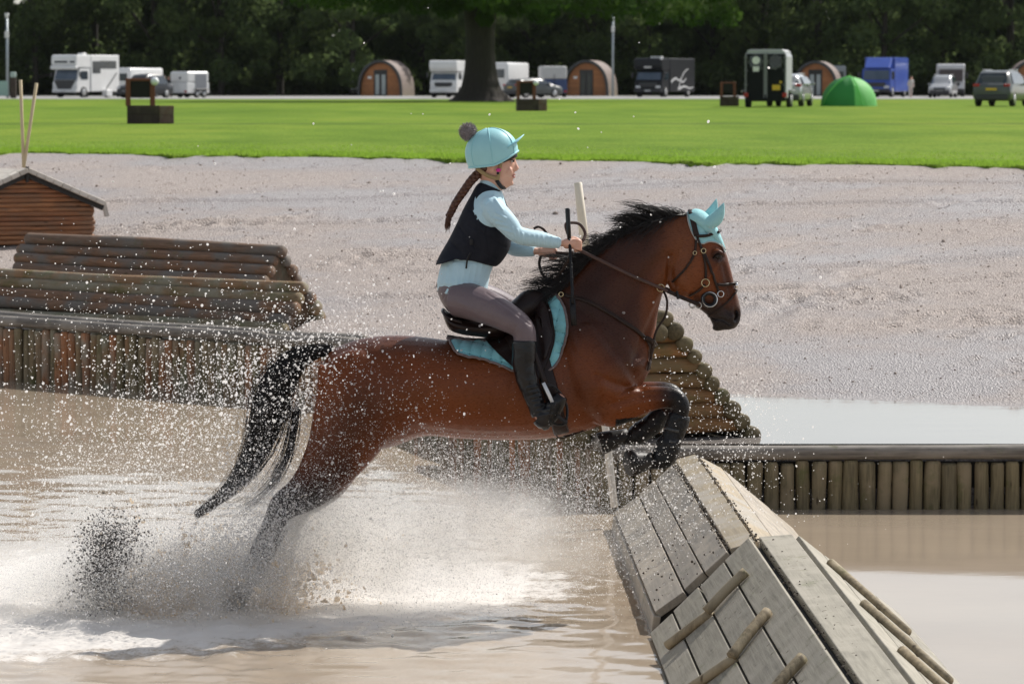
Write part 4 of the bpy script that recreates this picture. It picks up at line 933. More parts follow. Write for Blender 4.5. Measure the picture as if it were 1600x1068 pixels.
# bridle
br = thing('bridle', 'brown leather bridle with steel ring bit and reins', 'bridle', hp(1100, 420))
def hstrap(rows, wd, name, off=.006, m=m_strap, sides=(-1, 1), th=.006):
    for s in sides: 
        P = []; N = []
        for p in catmull(rows, 6): q, n = on_horse(p[0], p[1], off, s); P.append(q); N.append(n)
        P = np.array(P); V, Fc = strap(P, N, wd, th); mk(name, V, Fc, m, br, True, True)
hstrap([(1079, 332), (1082, 345), (1087, 368)], .030, 'headpiece', .012)
V, Fc = strap(catmull([hp(1079, 333, -.05), hp(1079, 328, 0), hp(1079, 333, .05)], 4), [(0, 0, 1)]*9, .03, .008); mk('headpiece', V, Fc, m_strap, br, True, True)
hstrap([(1086, 368), (1100, 368), (1112, 365), (1121, 362)], .017, 'browband', .014, th=.012)
V, Fc = tube(catmull([hp(1121, 362, -.06), hp(1126, 360, 0), hp(1121, 362, .06)], 4), .007, 8); mk('browband', V, Fc, m_strap, br, True, True)
hstrap([(1088, 370), (1096, 392), (1100, 412), (1101, 433)], .014, 'cheekpiece', .009)
hstrap([(1096, 388), (1107, 415), (1115, 438), (1122, 455)], .015, 'noseband_hanger', .012)
hstrap([(1086, 374), (1083, 396), (1068, 420), (1050, 440)], .013, 'throat_lash', .008)
hstrap([(1119, 443), (1130, 444), (1141, 443), (1147, 443)], .017, 'noseband', .010, th=.009)
V, Fc = tube(catmull([hp(1147, 443, -.05), hp(1152, 442, 0), hp(1147, 443, .05)], 4), .009, 8); mk('noseband', V, Fc, m_strap, br, True, True)
V, Fc = cyl(hp(1150, 441, -.045), hp(1150, 449, -.045), .009, n=10); mk('noseband_clip', V, Fc, m_steel, br, True, True)
hstrap([(1100, 443), (1090, 452), (1076, 460)], .013, 'lower_cheek_strap', .008)
hstrap([(1152, 450), (1141, 465), (1125, 480), (1108, 493)], .012, 'lower_noseband', .008)
for s in (-1, 1):
    q, n = on_horse(1108, 465, .018, s); V, Fc = ring(q, .040, .0035, (0, s, .1), n=28); mk('bit_ring', V, Fc, m_steel, br, True, True)
    V, Fc = ring(q + np.array((-.003, -s*.008, 0)), .036, .012, (0, s, .1), n=24, k=8); mk('bit_guard', V, Fc, m_blackp, br, True, True)
    for (x_, y_) in ((1125, 457), (1092, 473), (1081, 477)):
        q, n = on_horse(x_, y_, .018, s); V, Fc = ring(q, .0165, .003, (0, s, .1)); mk('bit_loop', V, Fc, m_steel, br, True, True)
    q, n = on_horse(1101, 440, .012, s); V, Fc = ring(q, .021, .0032, (0, s, 0)); mk('cheek_ring', V, Fc, m_brass, br, True, True)
    q, n = on_horse(1097, 391, .016, s); V, Fc = ring(q, .013, .003, (0, s, 0), n=12); mk('buckle', V, Fc, m_brass, br, True, True)
    q, n = on_horse(1084, 394, .012, s); V, Fc = ring(q, .010, .0025, (0, s, 0), n=12); mk('buckle', V, Fc, m_brass, br, True, True)
    hand = hp(898, 386, -.10) if s < 0 else hp(866, 396, .10)
    P = catmull([hp(1091, 474, s*.075), hp(1062, 462, s*.10), hp(1036, 450, s*.12), hp(985, 428, s*.145), hp(938, 405, s*.14), hand], 6)
    V, Fc = strap(P, [(0, s, .25)]*len(P), .019, .005); o = mk('rein', V, Fc, m_rein, br, True, True)
    V, Fc = strap(P[:12], [(0, s, .25)]*12, .022, .0075); mk('rein_end', V, Fc, m_strap, br, True, True)
    V, Fc = box(hp(1057, 459, s*.108), (.014, .018, .045), bev=.003, rot=Matrix.Rotation(R(-8), 3, 'Y')); mk('rein_stop', V, Fc, m_blackp, br, world=True)
P = catmull([hp(898, 388, -.10), hp(909, 376, -.09), hp(914, 364, -.06), hp(906, 350, -.05), hp(893, 347, -.06), hp(884, 349, -.08), hp(886, 362, -.10), hp(894, 378, -.11)], 6); T_, U_, W_ = frames(P)
V, Fc = strap(P, [(0, -1, .3)]*len(P), .017, .004); mk('rein_loop', V, Fc, m_rein, br, True, True)
P = catmull([hp(893, 392, -.08), hp(886, 408, -.07), hp(876, 424, -.05), hp(864, 438, -.02), hp(850, 432, .04), hp(843, 415, .08), hp(846, 400, .10), hp(852, 396, .11)], 6)
V, Fc = strap(P, [(0, -1, .3)]*len(P), .016, .004); mk('rein_loop', V, Fc, m_strap, br, True, True)
P = catmull([hp(852, 394, .10), hp(858, 378, .10), hp(852, 362, .08), hp(842, 355, .06), hp(834, 358, .06)], 5)
V, Fc = strap(P, [(0, -1, .3)]*len(P), .014, .004); mk('rein_loop', V, Fc, m_strap, br, True, True)
# ear bonnet
bn = thing('ear_bonnet', 'light teal crocheted ear bonnet on the horse head', 'ear bonnet', hp(1105, 350))
m_bon = M('pale teal cotton', (.36, .68, .71), (.31, .62, .66), scale=40, rough=.8, bump=.5, bscale=220)
BON = [(1073, 333), (1084, 328), (1098, 330), (1110, 340), (1120, 356), (1129, 376), (1134, 392), (1128, 386), (1118, 379), (1106, 377), (1096, 380), (1088, 376), (1080, 362), (1075, 348)]
for s in (-1, 1):
    V, Fc, e = draped(BON, .006, s, lambda x, y: .0012*math.sin(x*1.1)*math.sin(y*1.1), 12, th=.004); mk('cloth', V, Fc, m_bon, bn, True, True)
    V, Fc = tube(np.concatenate([e[40:112], ])[:], .004, 6); mk('edging', V, Fc, M('grey lace edging', (.50, .50, .48), (.42, .42, .4), scale=60, rough=.9, bump=.6, bscale=300), bn, True, True)
cap_rows = [(1074, 331, 1080, 352, .06, 0), (1086, 326, 1092, 360, .078, 0), (1100, 330, 1102, 370, .078, 0), (1113, 343, 1108, 372, .074, 0), (1124, 362, 1114, 378, .06, 0), (1134, 388, 1124, 390, .02, 0)]
V, Fc = body_rings(cap_rows, 4, 28); mk('cap', V, Fc, m_bon, bn, True, True)
def ear(base, tip, wpx, y, lean, m, s):
    b0 = hp(*base, y); t0 = hp(*tip, y + lean); rings = []; d = t0-b0; L = np.linalg.norm(d); d /= L; nx_ = np.array((-d[2], 0, d[0])); nx_ /= np.linalg.norm(nx_); ny_ = np.cross(d, nx_)
    for i in range(13):
        f = i/12; w_ = wpx*PX*(math.sin(PI*(.28+.72*f))**.8)*(1-f*.25) + .0008; bend = nx_*(-.018*math.sin(f*PI)); c = b0 + d*L*f + bend
        rings.append([c + nx_*math.cos(a)*w_ + ny_*math.sin(a)*w_*(.75 if math.sin(a)*s < 0 else .35) for a in [2*PI*j/16 for j in range(16)]])
    V, Fc = skin_rings(rings); return mk('ear_cover', V, Fc, m, bn, True, True)
ear((1103, 352), (1130, 316), 12, -.052, -.02, m_bon, -1); ear((1096, 350), (1121, 311), 11, .05, .02, m_bon, 1)
q = random.Random(5); m_dia = M('small clear stones', (.8, .82, .8), (.6, .62, .6), rough=.1, spec=1.0)
Vd, Fd = [], []
for i in range(34):
    f = q.random(); x_ = 1106 + 14*f + q.gauss(0, 2.5); y_ = 362 - 24*f + q.gauss(0, 3); v = ball(hp(x_, y_, -.078), .0022, 1); Vd, Fd = join((Vd, Fd), v)
o = mk('stones', Vd, Fd, m_dia, bn, False, True); o['kind'] = 'stuff'

# ================================================================ the rider
m_skin = M('skin', (.70, .41, .30), (.64, .34, .24), scale=14, rough=.5, sss=.12, bump=.08, bscale=120)
m_shirt = M('pale blue shirt', (.50, .71, .80), (.45, .66, .75), scale=14, rough=.7, sheen=.2, bump=.10, bscale=90)
m_vest = M('black body protector', (.008, .010, .017), (.014, .016, .024), scale=18, rough=.75, bump=.2, bscale=100, spec=.25)
m_breech = M('mauve grey breeches', (.165, .125, .135), (.14, .105, .115), scale=12, rough=.42, spec=.45, bump=.08, bscale=110)
m_lboot = M('black leather boot', (.005, .005, .006), (.009, .009, .010), scale=8, rough=.26, coat=.0, bump=.5, bscale=14, spec=.4, bdist=.012)
m_hel = M('teal lycra hat cover', (.36, .68, .72), (.33, .64, .68), scale=9, rough=.45, spec=.4, bump=.06, bscale=50)
m_braid = M('brown plaited hair', (.12, .045, .022), (.055, .021, .012), scale=40, rough=.4, stretch=(1, 1, 1), bump=.5, bscale=120)
person = thing('person', 'young rider in teal hat cover, black body protector and pale blue shirt, on the horse', 'person', hp(720, 490))
def pl_limb(rows, k=4, n=20, grow=0.0):
    """rows: (px, py, y, radius_m)"""
    A = catmull(rows, k); P = np.array([hp(r[0], r[1], r[2]) for r in A]); return tube(P, A[:, 3] + grow, n)
ARM_N = [(768, 322, -.150, .062), (778, 332, -.178, .062), (794, 348, -.200, .056), (806, 362, -.208, .046), (822, 368, -.190, .045), (845, 372, -.160, .041), (862, 376, -.135, .033), (874, 378, -.118, .026), (884, 379, -.110, .025)]
ARM_F = [(770, 322, .150, .060), (780, 345, .185, .056), (792, 372, .205, .047), (800, 388, .19, .044), (820, 392, .15, .038), (836, 394, .125, .028), (846, 395, .115, .024)]
def torso(grow=0.0, sel=None):
    rows = [(690, 470, 740, 492, .15, 0), (685, 455, 757, 470, .168, 0), (685, 438, 762, 445, .150, 0), (690, 418, 766, 424, .128, 0), (697, 398, 775, 408, .128, 0), (706, 375, 790, 392, .145, 0), (716, 350, 796, 368, .160, 0), (728, 325, 796, 342, .165, 0), (742, 302, 790, 318, .130, 0), (752, 288, 784, 300, .075, 0), (757, 280, 783, 290, .052, 0)]
    if sel: rows = rows[sel[0]:sel[1]]
    g = grow/PX; out = []
    for r in rows:
        d = np.array((r[2]-r[0], r[3]-r[1]), float); d /= np.linalg.norm(d); out.append((r[0]-d[0]*g, r[1]-d[1]*g, r[2]+d[0]*g, r[3]+d[1]*g, r[4]+grow, 0))
    return body_rings(out, 4, 32)
# head: slices from the crown to the jaw
def head_mesh():
    #    y     front  back   half-width
    S = [(208, 776, 762, .02), (214, 790, 745, .050), (222, 799, 739, .068), (231, 804, 737, .078), (240, 806.3, 737, .082), (246, 806, 736, .084), (251, 804.5, 739, .081), (257, 805, 742, .079), (263, 804.5, 745, .076), (269, 803.5, 749, .072), (275, 803, 752, .067), (281, 801.5, 756, .060), (287, 799.5, 760, .050), (292, 795, 764, .038), (296, 787, 770, .022)]
    A = catmull(S, 4); rings = []
    for r in A:
        f = hp(r[1], r[0]+ (0)); b_ = hp(r[2], r[0]+8*(r[0] > 240)*min(1, (r[0]-240)/30)); c = (f+b_)/2; h = (f-b_)/2; rg = []
        for j in range(32):
            a = 2*PI*j/32; ca = math.cos(a); sa = math.sin(a); ex = .82 if ca > 0 else 1.0
            rg.append(c + h*math.copysign(abs(ca)**ex, ca) + np.array((0, r[3]*sa*(1-.22*max(0, ca)**2), 0)))
        rings.append(rg)
    return skin_rings(rings)
parts = [head_mesh(), torso(-.012), pl_limb(ARM_N, grow=-.008), pl_limb(ARM_F, grow=-.008)]
parts.append(pl_limb([(772, 268, 0, .058), (770, 282, 0, .050), (766, 298, 0, .058)]))
LEG = lambda s, g=0.0: pl_limb([(716, 466, s*.095, .098), (735, 468, s*.15, .098), (765, 477, s*.245, .090), (795, 491, s*.315, .076), (815, 505, s*.345, .064), (820, 524, s*.35, .060), (818, 552, s*.352, .062), (824, 586, s*.355, .054), (834, 618, s*.36, .044), (843, 640, s*.365, .040)], grow=g)
def foot(s, g=0.0): return pl_limb([(843, 640, s*.365, .046), (850, 645, s*.37, .048), (860, 632, s*.385, .044), (870, 617, s*.395, .040), (877, 607, s*.40, .028)], grow=g)
for s in (-1, 1): parts += [LEG(s, -.010), foot(s, -.008)]
# nose, lips, chin, ears
parts.append(body_rings([(805, 246, 802, 249, .010, 0), (806.5, 252, 802, 254, .011, 0), (809, 258, 802, 260, .013, 0), (811.3, 262.5, 802, 265, .017, 0), (809, 266, 802, 267.5, .019, 0), (804, 268.5, 801, 269, .013, 0)], 3, 16))
parts.append(ball(hp(803.2, 272.3), .009, 2, (.75, 2.1, .62))); parts.append(ball(hp(802.6, 276.6), .010, 2, (.75, 1.9, .68))); parts.append(ball(hp(799, 286.5), .017, 2, (.8, 1.2, .8)))
for s in (-1, 1):
    parts.append(ball(hp(770, 262, s*.078), .017, 3, (.75, .42, 1.25))); parts.append(ball(hp(794, 268, s*.045), .03, 3, (.9, .7, 1.0)))
# hands: palm, four fingers and thumb each, closed on the rein and whip
def hand(s):
    if s < 0: W0, K = (884, 379), -.110
    else: W0, K = (846, 395), .112
    dx, dy = W0[0]-884, W0[1]-379; H = lambda x, y, o=0: (x+dx, y+dy, K + (o if s < 0 else -o))
    out = [pl_limb([(*H(881, 379), .026), (*H(888, 379, -.002), .029), (*H(896, 379.5, -.002), .0285), (*H(900, 381, 0), .021)], 3, 16)]
    F_ = []
    for i in range(4):
        y0 = 373.5 + i*4.2; L = (1.0, 1.08, 1.0, .82)[i]
        F_.append(pl_limb([(*H(896, y0, -.018), .0095), (*H(901+2.6*L, y0+1.0, -.022), .0092), (*H(905+2*L, y0+2.6, -.004), .0085), (*H(902, y0+4.2, .018), .0080), (*H(896, y0+4.6, .022), .0072)], 4, 10))
    F_.append(pl_limb([(*H(889, 372, .008), .0125), (*H(896, 370.5, .014), .0105), (*H(903, 373, .012), .0092), (*H(908, 377, .008), .0078)], 4, 10))
    return out, F_
for s in (-1, 1): a, f = hand(s); parts += a + f
RV, RN, RF = remesh(*join(*parts), .0050, 3, .5)
def rstroke(pts, rad, amp, ylo=.0, yhi=.3):
    pl = np.array([hp(*p)[[0, 2]] for p in pts]); d = seg_dist(RV[:, [0, 2]], pl); a = np.abs(RV[:, 1]-HY); w_ = np.exp(-(d/(rad*PX))**2)*(a > ylo)*(a < yhi); RV[:] += RN*(w_*amp)[:, None]
rstroke([(797, 251), (802, 251)], 2.2, -.006, .012, .06); rstroke([(797, 246.5), (804, 247)], 1.5, .003, .01, .06)
rstroke([(799, 274.7), (805, 274.4)], .9, -.004, 0, .03); rstroke([(801, 266), (805, 268)], 1.2, -.003, .012, .05)
o = mk('body', RV, RF, m_skin, person, True, True)
for s in (-1, 1):
    V, Fc = ball(hp(799.8, 251.6, s*.036), .0105, 2, (.8, .8, .75)); e_ = mk('eye', V, Fc, M('eye white', (.62, .58, .55), rough=.2), person, True, True)
    V, Fc = ball(hp(802.2, 251.8, s*.040), .0052, 2); mk('iris', np.array(V)-origin_of(person), Fc, M('dark brown iris', (.02, .012, .008), rough=.1), e_, True)
    V, Fc = tube(catmull([hp(796.5, 250.2, s*.052), hp(800, 249.2, s*.046), hp(804, 250.3, s*.034)], 3), .0020, 6); mk('eyelid', V, Fc, M('dark lashes', (.03, .018, .012), rough=.6), person, True, True)
    V, Fc = tube(catmull([hp(795.5, 246.5, s*.056), hp(800, 244.8, s*.050), hp(805, 246, s*.034)], 3), .0024, 6); mk('eyebrow', V, Fc, m_braid, person, True, True)
V, Fc = join(tube(catmull([hp(801, 273.8, -.022), hp(803.8, 272.6, -.010), hp(804.8, 272.2, 0), hp(803.8, 272.6, .010), hp(801, 273.8, .022)], 3), .0036, 8), tube(catmull([hp(801, 275.4, -.020), hp(803.2, 276.4, -.009), hp(804.2, 276.8, 0), hp(803.2, 276.4, .009), hp(801, 275.4, .020)], 3), .0042, 8))
mk('lips', V, Fc, M('lips', (.47, .16, .13), (.42, .14, .11), rough=.4), person, True, True)
# clothes
def wrinkle(V, N, lines, rad, amp):
    for pts in lines:
        pl = np.array([hp(*p)[[0, 2]] for p in pts]); d = seg_dist(V[:, [0, 2]], pl); V += N*(amp*np.exp(-(d/(rad*PX))**2)*np.clip(-N[:, 1]*2, 0, 1))[:, None]
sh = [torso(.004, (1, 10)), pl_limb(ARM_N[:-1], grow=.0025), pl_limb(ARM_F[:-1], grow=.0025), pl_limb([(768, 281, 0, .054), (765, 296, 0, .07)], 3)]
sh.append(body_rings([(683, 441, 760, 446, .163, 0), (686, 425, 765, 432, .148, 0), (691, 405, 772, 412, .137, 0)], 4, 32))
for s in (-1, 1): sh.append(ball(hp(766, 320, s*.122), .057, 3, (1, 1, .95)))
V, N_, Fc = remesh(*join(*sh), .0058, 3, .5); V = np.array(V)
q = random.Random(8)
wrinkle(V, N_, [[(772, 338), (785, 342)], [(776, 346), (792, 350)], [(780, 354), (800, 360)], [(775, 330), (790, 338)], [(800, 352), (806, 372)], [(808, 356), (812, 378)], [(816, 362), (817, 382)], [(764, 330), (770, 345)], [(771, 305), (785, 325)]], 1.6, .0065)
wrinkle(V, N_, [[(826+i*7, 364), (828+i*7+q.uniform(-3, 3), 386)] for i in range(6)], 1.4, .0022); wrinkle(V, N_, [[(700+i*9, 408+q.uniform(0, 8)), (697+i*8.5, 440)] for i in range(7)], 2.2, .0045); wrinkle(V, N_, [[(871.5, 364), (871.5, 394)]], 1.2, .004)
V += N_*(fnoise(V, 30, 3)*.0018)[:, None]
mk('shirt', V, Fc, m_shirt, person, True, True)
vs = [body_rings([(680, 414, 728, 398, .150, 0), (686, 400, 760, 408, .150, 0), (694, 386, 776, 416, .150, 0), (702, 372, 795, 392, .166, 0), (713, 350, 800, 366, .176, 0), (724, 326, 799, 342, .172, 0), (735, 306, 792, 320, .128, 0), (744, 290, 786, 303, .096, 0), (751, 284, 783, 297, .074, 0)], 4, 36)]
V, N_, Fc = remesh(*join(*vs), .0065, 2, .5); V = np.array(V)
# arm opening: pull the shell in round the sleeve
for s in (-1, 1):
    c = hp(772, 326, 0)[[0, 2]]; d = np.hypot(*(V[:, [0, 2]]-c).T); w_ = np.exp(-(d/.085)**4)*((V[:, 1]-HY)*s > 0); V[:, 1] -= s*w_*.045
wrinkle(V, N_, [[(700, 372), (722, 392)], [(712, 345), (750, 395)], [(735, 350), (790, 385)], [(725, 372), (775, 402)], [(745, 340), (752, 395)], [(722, 322), (745, 330)], [(760, 355), (765, 405)], [(742, 300), (742, 340)]], 1.5, -.005)
mk('body_protector', V, Fc, m_vest, person, True, True)
V, Fc = strap(catmull([hp(736, 392, -.158), hp(731, 402, -.156), hp(729, 417, -.154)], 3), [(0, -1, 0)]*7, .010, .005); mk('zip_pull', V, Fc, m_blackp, person, True, True)
V, Fc = join(box(hp(758, 366, -.168), (.018, .012, .03), bev=.003), box(hp(737, 375, -.166), (.02, .012, .022), bev=.003)); 
V, Fc = box(hp(737, 376, -.172), (.018, .012, .032), bev=.003); mk('buckle', V, Fc, m_blackp, person, False, True)
bz = [body_rings([(684, 442, 758, 448, .156, 0), (684, 456, 757, 466, .170, 0), (690, 472, 742, 490, .155, 0), (700, 486, 730, 494, .12, 0)], 4, 32)]
for s in (-1, 1):
    bz.append(LEG(s, .002))
V, N_, Fc = remesh(*join(*bz), .0062, 4, .5); V = np.array(V)
sel_low = at(800, 548, HY)[2]; keepf = [f for f in Fc if max(V[i][2] for i in f) > sel_low]
wrinkle(V, N_, [[(760, 452), (800, 478), (828, 500)], [(808, 500), (800, 515)], [(700, 450), (690, 470)]], 1.3, -.003); wrinkle(V, N_, [[(722, 470), (760, 492)], [(740, 458), (775, 470)]], 5, .003)
mk('breeches', V, keepf, m_breech, person, True, True)
for s in (-1, 1):
    bt = [pl_limb([(819, 524, s*.350, .067), (819, 545, s*.352, .068), (819, 562, s*.353, .066), (825, 588, s*.356, .059), (834, 614, s*.361, .050), (843, 638, s*.366, .048)]), foot(s, .006), pl_limb([(846, 652, s*.365, .038), (854, 650, s*.37, .036)], 3)]
    V, N_, Fc = remesh(*join(*bt), .0058, 3, .5); V = np.array(V)
    V += N_*(fnoise(V*np.array((1, 1, 2.2)), 34, 12)*.0030*np.clip((hp(0, 560)[2]-V[:, 2])*8+.4, .3, 1))[:, None]
    for k in range(7): pl = np.array([hp(822+k*3.2, 596+k*7)[[0, 2]], hp(846+k*3, 592+k*7)[[0, 2]]]); d = seg_dist(V[:, [0, 2]], pl); V += N_*(.004*np.exp(-(d/(1.8*PX))**2))[:, None]
    mk('riding_boot', V, Fc, m_lboot, person, True, True)
# hat: shell with a rim cut, seams, peak, harness, pompom
def shell():
    c = hp(768, 237); V = []; Fc = []; nu, nv = 44, 26
    for i in range(nv+1):
        for j in range(nu):
            th_ = PI*.5*i/nv*1.0; ph = 2*PI*j/nu
            front = math.cos(ph)                                    # 1 = front
            fr_ = max(0.0, front); low = R(124) - R(26)*fr_**1.3 - R(3)*max(0.0, -front)   # the back and sides reach further down
            a = low*i/nv; sa_ = math.sin(a) if a < PI/2 else 1-.55*(1-math.sin(a)); x = .146*sa_*math.cos(ph)*(1.0 if front > 0 else 1.0); y = .116*sa_*math.sin(ph); z = .130*math.cos(a)
            rz_ = R(8); xx = x*math.cos(rz_) + z*math.sin(rz_)*0 ; V.append(c + np.array((x + .06*z*.3, y, z - .0)))
    for i in range(nv):
        for j in range(nu):
            a = i*nu+j; b_ = i*nu+(j+1) % nu; Fc.append((a, b_, b_+nu, a+nu))
    V = np.array(V)
    rot = R(9); X0 = V[:, 0]-c[0]; Z0 = V[:, 2]-c[2]; V[:, 0] = c[0] + X0*math.cos(rot) - Z0*math.sin(rot); V[:, 2] = c[2] + X0*math.sin(rot) + Z0*math.cos(rot)
    last = V[nv*nu:]; inn = c + (last-c)*np.array((.9, .9, .9)) ; m0 = len(V); V = np.concatenate([V, inn])
    for j in range(nu): Fc.append((nv*nu+j, nv*nu+(j+1) % nu, m0+(j+1) % nu, m0+j))
    return V, [tuple(reversed(f)) for f in Fc], nu, nv
V, Fc, nu, nv = shell(); hat = mk('hat_cover', V, Fc, m_hel, person, True, True)
Hc = hp(768, 237)
for j in (4, 11, 17, 27, 33, 40):
    P = [V[i*nu+j] + (V[i*nu+j]-Hc)*.008 for i in range(1, nv+1)]; v, f = tube(P, .0022, 6); mk('seam', np.array(v)-origin_of(person), f, m_hel, hat, True)
P = [V[nv*nu+j] for j in range(nu)]; P = P + [P[0]]; v, f = tube(P, .006, 8); mk('hem', np.array(v)-origin_of(person), f, m_hel, hat, True)
# peak
rows = []; 
for i in range(9):
    a = -R(58) + R(116)*i/8; ry = .112*math.sin(a); bx = 796 - 7*(1-math.cos(a))*2.2; by = 233 + 9*(1-math.cos(a)) ; tipx = 819 - 26*(1-math.cos(a))*1.1; tipy = 210 + 23*(1-math.cos(a))*1.3
    b0 = hp(bx, by, ry*.92); t0 = hp(tipx, tipy, ry*1.02); n = np.array((-.5, 0, .86))*.004; md = (b0+t0)/2 + n*2.0; rows.append([b0+n, md+n, t0+n*.5, t0-n*.5, md-n, b0-n])
V, Fc = skin_rings(rows); mk('peak', V, Fc, m_hel, person, True, True)
P = []; 
for i in range(15):
    a = -R(62) + R(124)*i/14; P.append(hp(767 + 40*math.cos(a), 241 + 16*(1-math.cos(a)), .100*math.sin(a)))
P = np.array(P); Nn_ = [(p - hp(768, 241))*np.array((1, 1, 0)) for p in P]; V, Fc = strap(P, Nn_, .034, .010); mk('hat_rim', V, Fc, m_blackp, person, True, True)
m_harn = M('tan harness', (.34, .24, .11), (.28, .19, .09), scale=20, rough=.7)
for s in (-1, 1):
    V, Fc = strap(catmull([hp(784, 250, s*.088), hp(781, 260, s*.086), hp(779, 272, s*.080), hp(777, 282, s*.068)], 3), [(0, s, 0)]*10, .020, .006); mk('harness', V, Fc, m_harn, person, True, True)
    V, Fc = strap(catmull([hp(745, 262, s*.070), hp(757, 271, s*.080), hp(768, 276, s*.080), hp(779, 278, s*.078)], 3), [(0, s, 0)]*10, .022, .006); mk('harness', V, Fc, m_harn, person, True, True)
    V, Fc = ball(hp(779, 265, s*.094), .012, 2, (1.2, .5, .9)); mk('pink_clip', V, Fc, M('pink clip', (.75, .03, .30), rough=.4), person, True, True)
    V, Fc = ball(hp(778, 270, s*.092), .008, 2, (1, .5, 1)); mk('harness_buckle', V, Fc, m_blackp, person, True, True)
V, Fc = tube(catmull([hp(776, 281, -.070), hp(783, 291, -.055), hp(788, 293, -.02), hp(788, 293, .02), hp(783, 291, .055), hp(776, 281, .07)], 4), .011, 8); mk('chin_cup', V, Fc, m_blackp, person, True, True)
# hair under the hat, the plait
V, Fc = join(ball(hp(756, 262, 0), .062, 3, (.78, 1.28, .62)), ball(hp(752, 270), .035, 3, (1, 1.2, .8))); V, N_, Fc = remesh(V, Fc, .006, 2); mk('hair', V, Fc, m_braid, person, True, True)
PB = catmull([hp(752, 268, -.02), hp(742, 276, -.03), hp(734, 285, -.04), hp(727, 295, -.05), hp(720, 305, -.05), hp(712, 317, -.05), hp(706, 329, -.05), hp(702, 337, -.05)], 8)
Vh, Fh = [], []
for st in range(3):
    P = []; rr = []
    for i, p in enumerate(PB):
        f = i/(len(PB)-1); ph = f*24 + st*2*PI/3; amp = .017*(1-.3*f)
        i0 = min(i+1, len(PB)-1); tg = PB[i0]-PB[max(i-1, 0)]; tg /= np.linalg.norm(tg); nv_ = np.array((-tg[2], 0, tg[0])); P.append(p + nv_*amp*math.sin(ph) + np.array((0, amp*.8*math.sin(2*ph), 0))); rr.append((.0145 + .004*math.cos(2*ph))*(1-.2*f) if f < .95 else .010)
    Vh, Fh = join((Vh, Fh), tube(P, rr, 8))
q = np.random.default_rng(9)
for i in range(90):
    p = PB[-1] + q.normal(0, .006, 3); d = np.array((-.25, 0, -1))*.06*q.uniform(.5, 1.3) + q.normal(0, .008, 3); Vh, Fh = join((Vh, Fh), tube([p - d*.3, p + d*.4, p+d+np.array((.008, 0, 0))], [.0028, .0024, .0006], 4))
mk('plait', Vh, Fh, m_braid, person, True, True)
# pompom of fine fibres
pc = hp(731.5, 206, 0); Vp, Fp = [], []; q = np.random.default_rng(10); n = 2600
D_ = q.normal(size=(n, 3)); D_ /= np.linalg.norm(D_, axis=1)[:, None]; Lp = .050*q.uniform(.82, 1.12, n); t1 = np.cross(D_, q.normal(size=(n, 3))); t1 /= np.linalg.norm(t1, axis=1)[:, None]
A0 = pc + D_*.02; TIP = pc + D_*Lp[:, None] + q.normal(0, .0035, (n, 3)); wv = .0014
Vp = np.stack([A0 - t1*wv, A0 + t1*wv, TIP + t1*wv*.5, TIP - t1*wv*.5], 1).reshape(-1, 3); Fp = np.arange(4*n).reshape(n, 4)
m_pom = M('grey fluff', (.42, .38, .38), (.24, .215, .22), scale=120, rough=.9)
v2, f2 = ball(pc, .040, 3); pom = mk('pompom', np.concatenate([Vp, np.array(v2)]), [tuple(f) for f in Fp] + [tuple(a+len(Vp) for a in f) for f in f2], m_pom, person, False, True)
V, Fc = cyl(hp(736, 213), hp(741, 219), .010, .014, n=10); mk('pompom_band', V, Fc, m_blackp, person, True, True)
# whip held in the near hand
wh = thing('riding_whip', 'short black riding whip held upright in the near hand', 'whip', hp(892, 380, -.125))
V, Fc = tube([hp(886, 324, -.105), hp(886.3, 326, -.105), hp(887.5, 350, -.112), hp(889, 372, -.12)], [.011, .0135, .0125, .011], 12); mk('handle', V, Fc, m_blackp, wh, True, True)
V, Fc = tube([hp(889, 370, -.12), hp(891.5, 410, -.17), hp(893, 450, -.235), hp(893.5, 470, -.262)], [.0095, .0085, .009, .011], 10); mk('shaft', V, Fc, m_boot, wh, True, True)
V, Fc = strap([hp(893.2, 462, -.258), hp(894, 482, -.275), hp(895.5, 503, -.285)], [(0, -1, 0)]*3, .032, .006); mk('flap', V, Fc, m_boot, wh, True, True)
# ================================================================ far side of the field: vehicles, pods, jumps, trees
def far(px, D, z=GZ): return np.array(((px-800)/F*D, D, z))
m_white = M('white vehicle paint', (.78, .78, .77), (.72, .72, .71), scale=2, rough=.3, coat=.4)
m_glass = M('dark vehicle glass', (.02, .03, .04), (.03, .045, .06), scale=1.5, rough=.06, spec=.8)
m_scrn = M('blue grey windscreen', (.05, .08, .12), (.09, .12, .17), scale=1.2, rough=.08, spec=.8)
m_tyre = M('tyre rubber', (.015, .015, .015), (.025, .025, .025), rough=.8)
m_rim = M('alloy wheel', (.5, .5, .5), (.4, .4, .4), rough=.35, metal=.7)
m_black = M('gloss black paint', (.008, .009, .012), (.012, .013, .017), rough=.4, coat=.0, spec=.25)
m_dkgrey = M('dark trim', (.03, .03, .033), (.04, .04, .044), rough=.5)
m_lamp = M('headlamp glass', (.75, .76, .78), (.6, .6, .62), rough=.1, spec=.8)
m_red = M('red tail lamp', (.45, .015, .012), (.35, .01, .01), rough=.2)
m_yel = M('yellow number plate', (.75, .48, .03), (.68, .42, .03), rough=.5)
m_plate = M('white number plate', (.7, .7, .68), (.62, .62, .6), rough=.5)
def P_(name, vf, m, root, smooth=False, label=None): return mk(name, vf[0], vf[1], m, root, smooth, label=label)
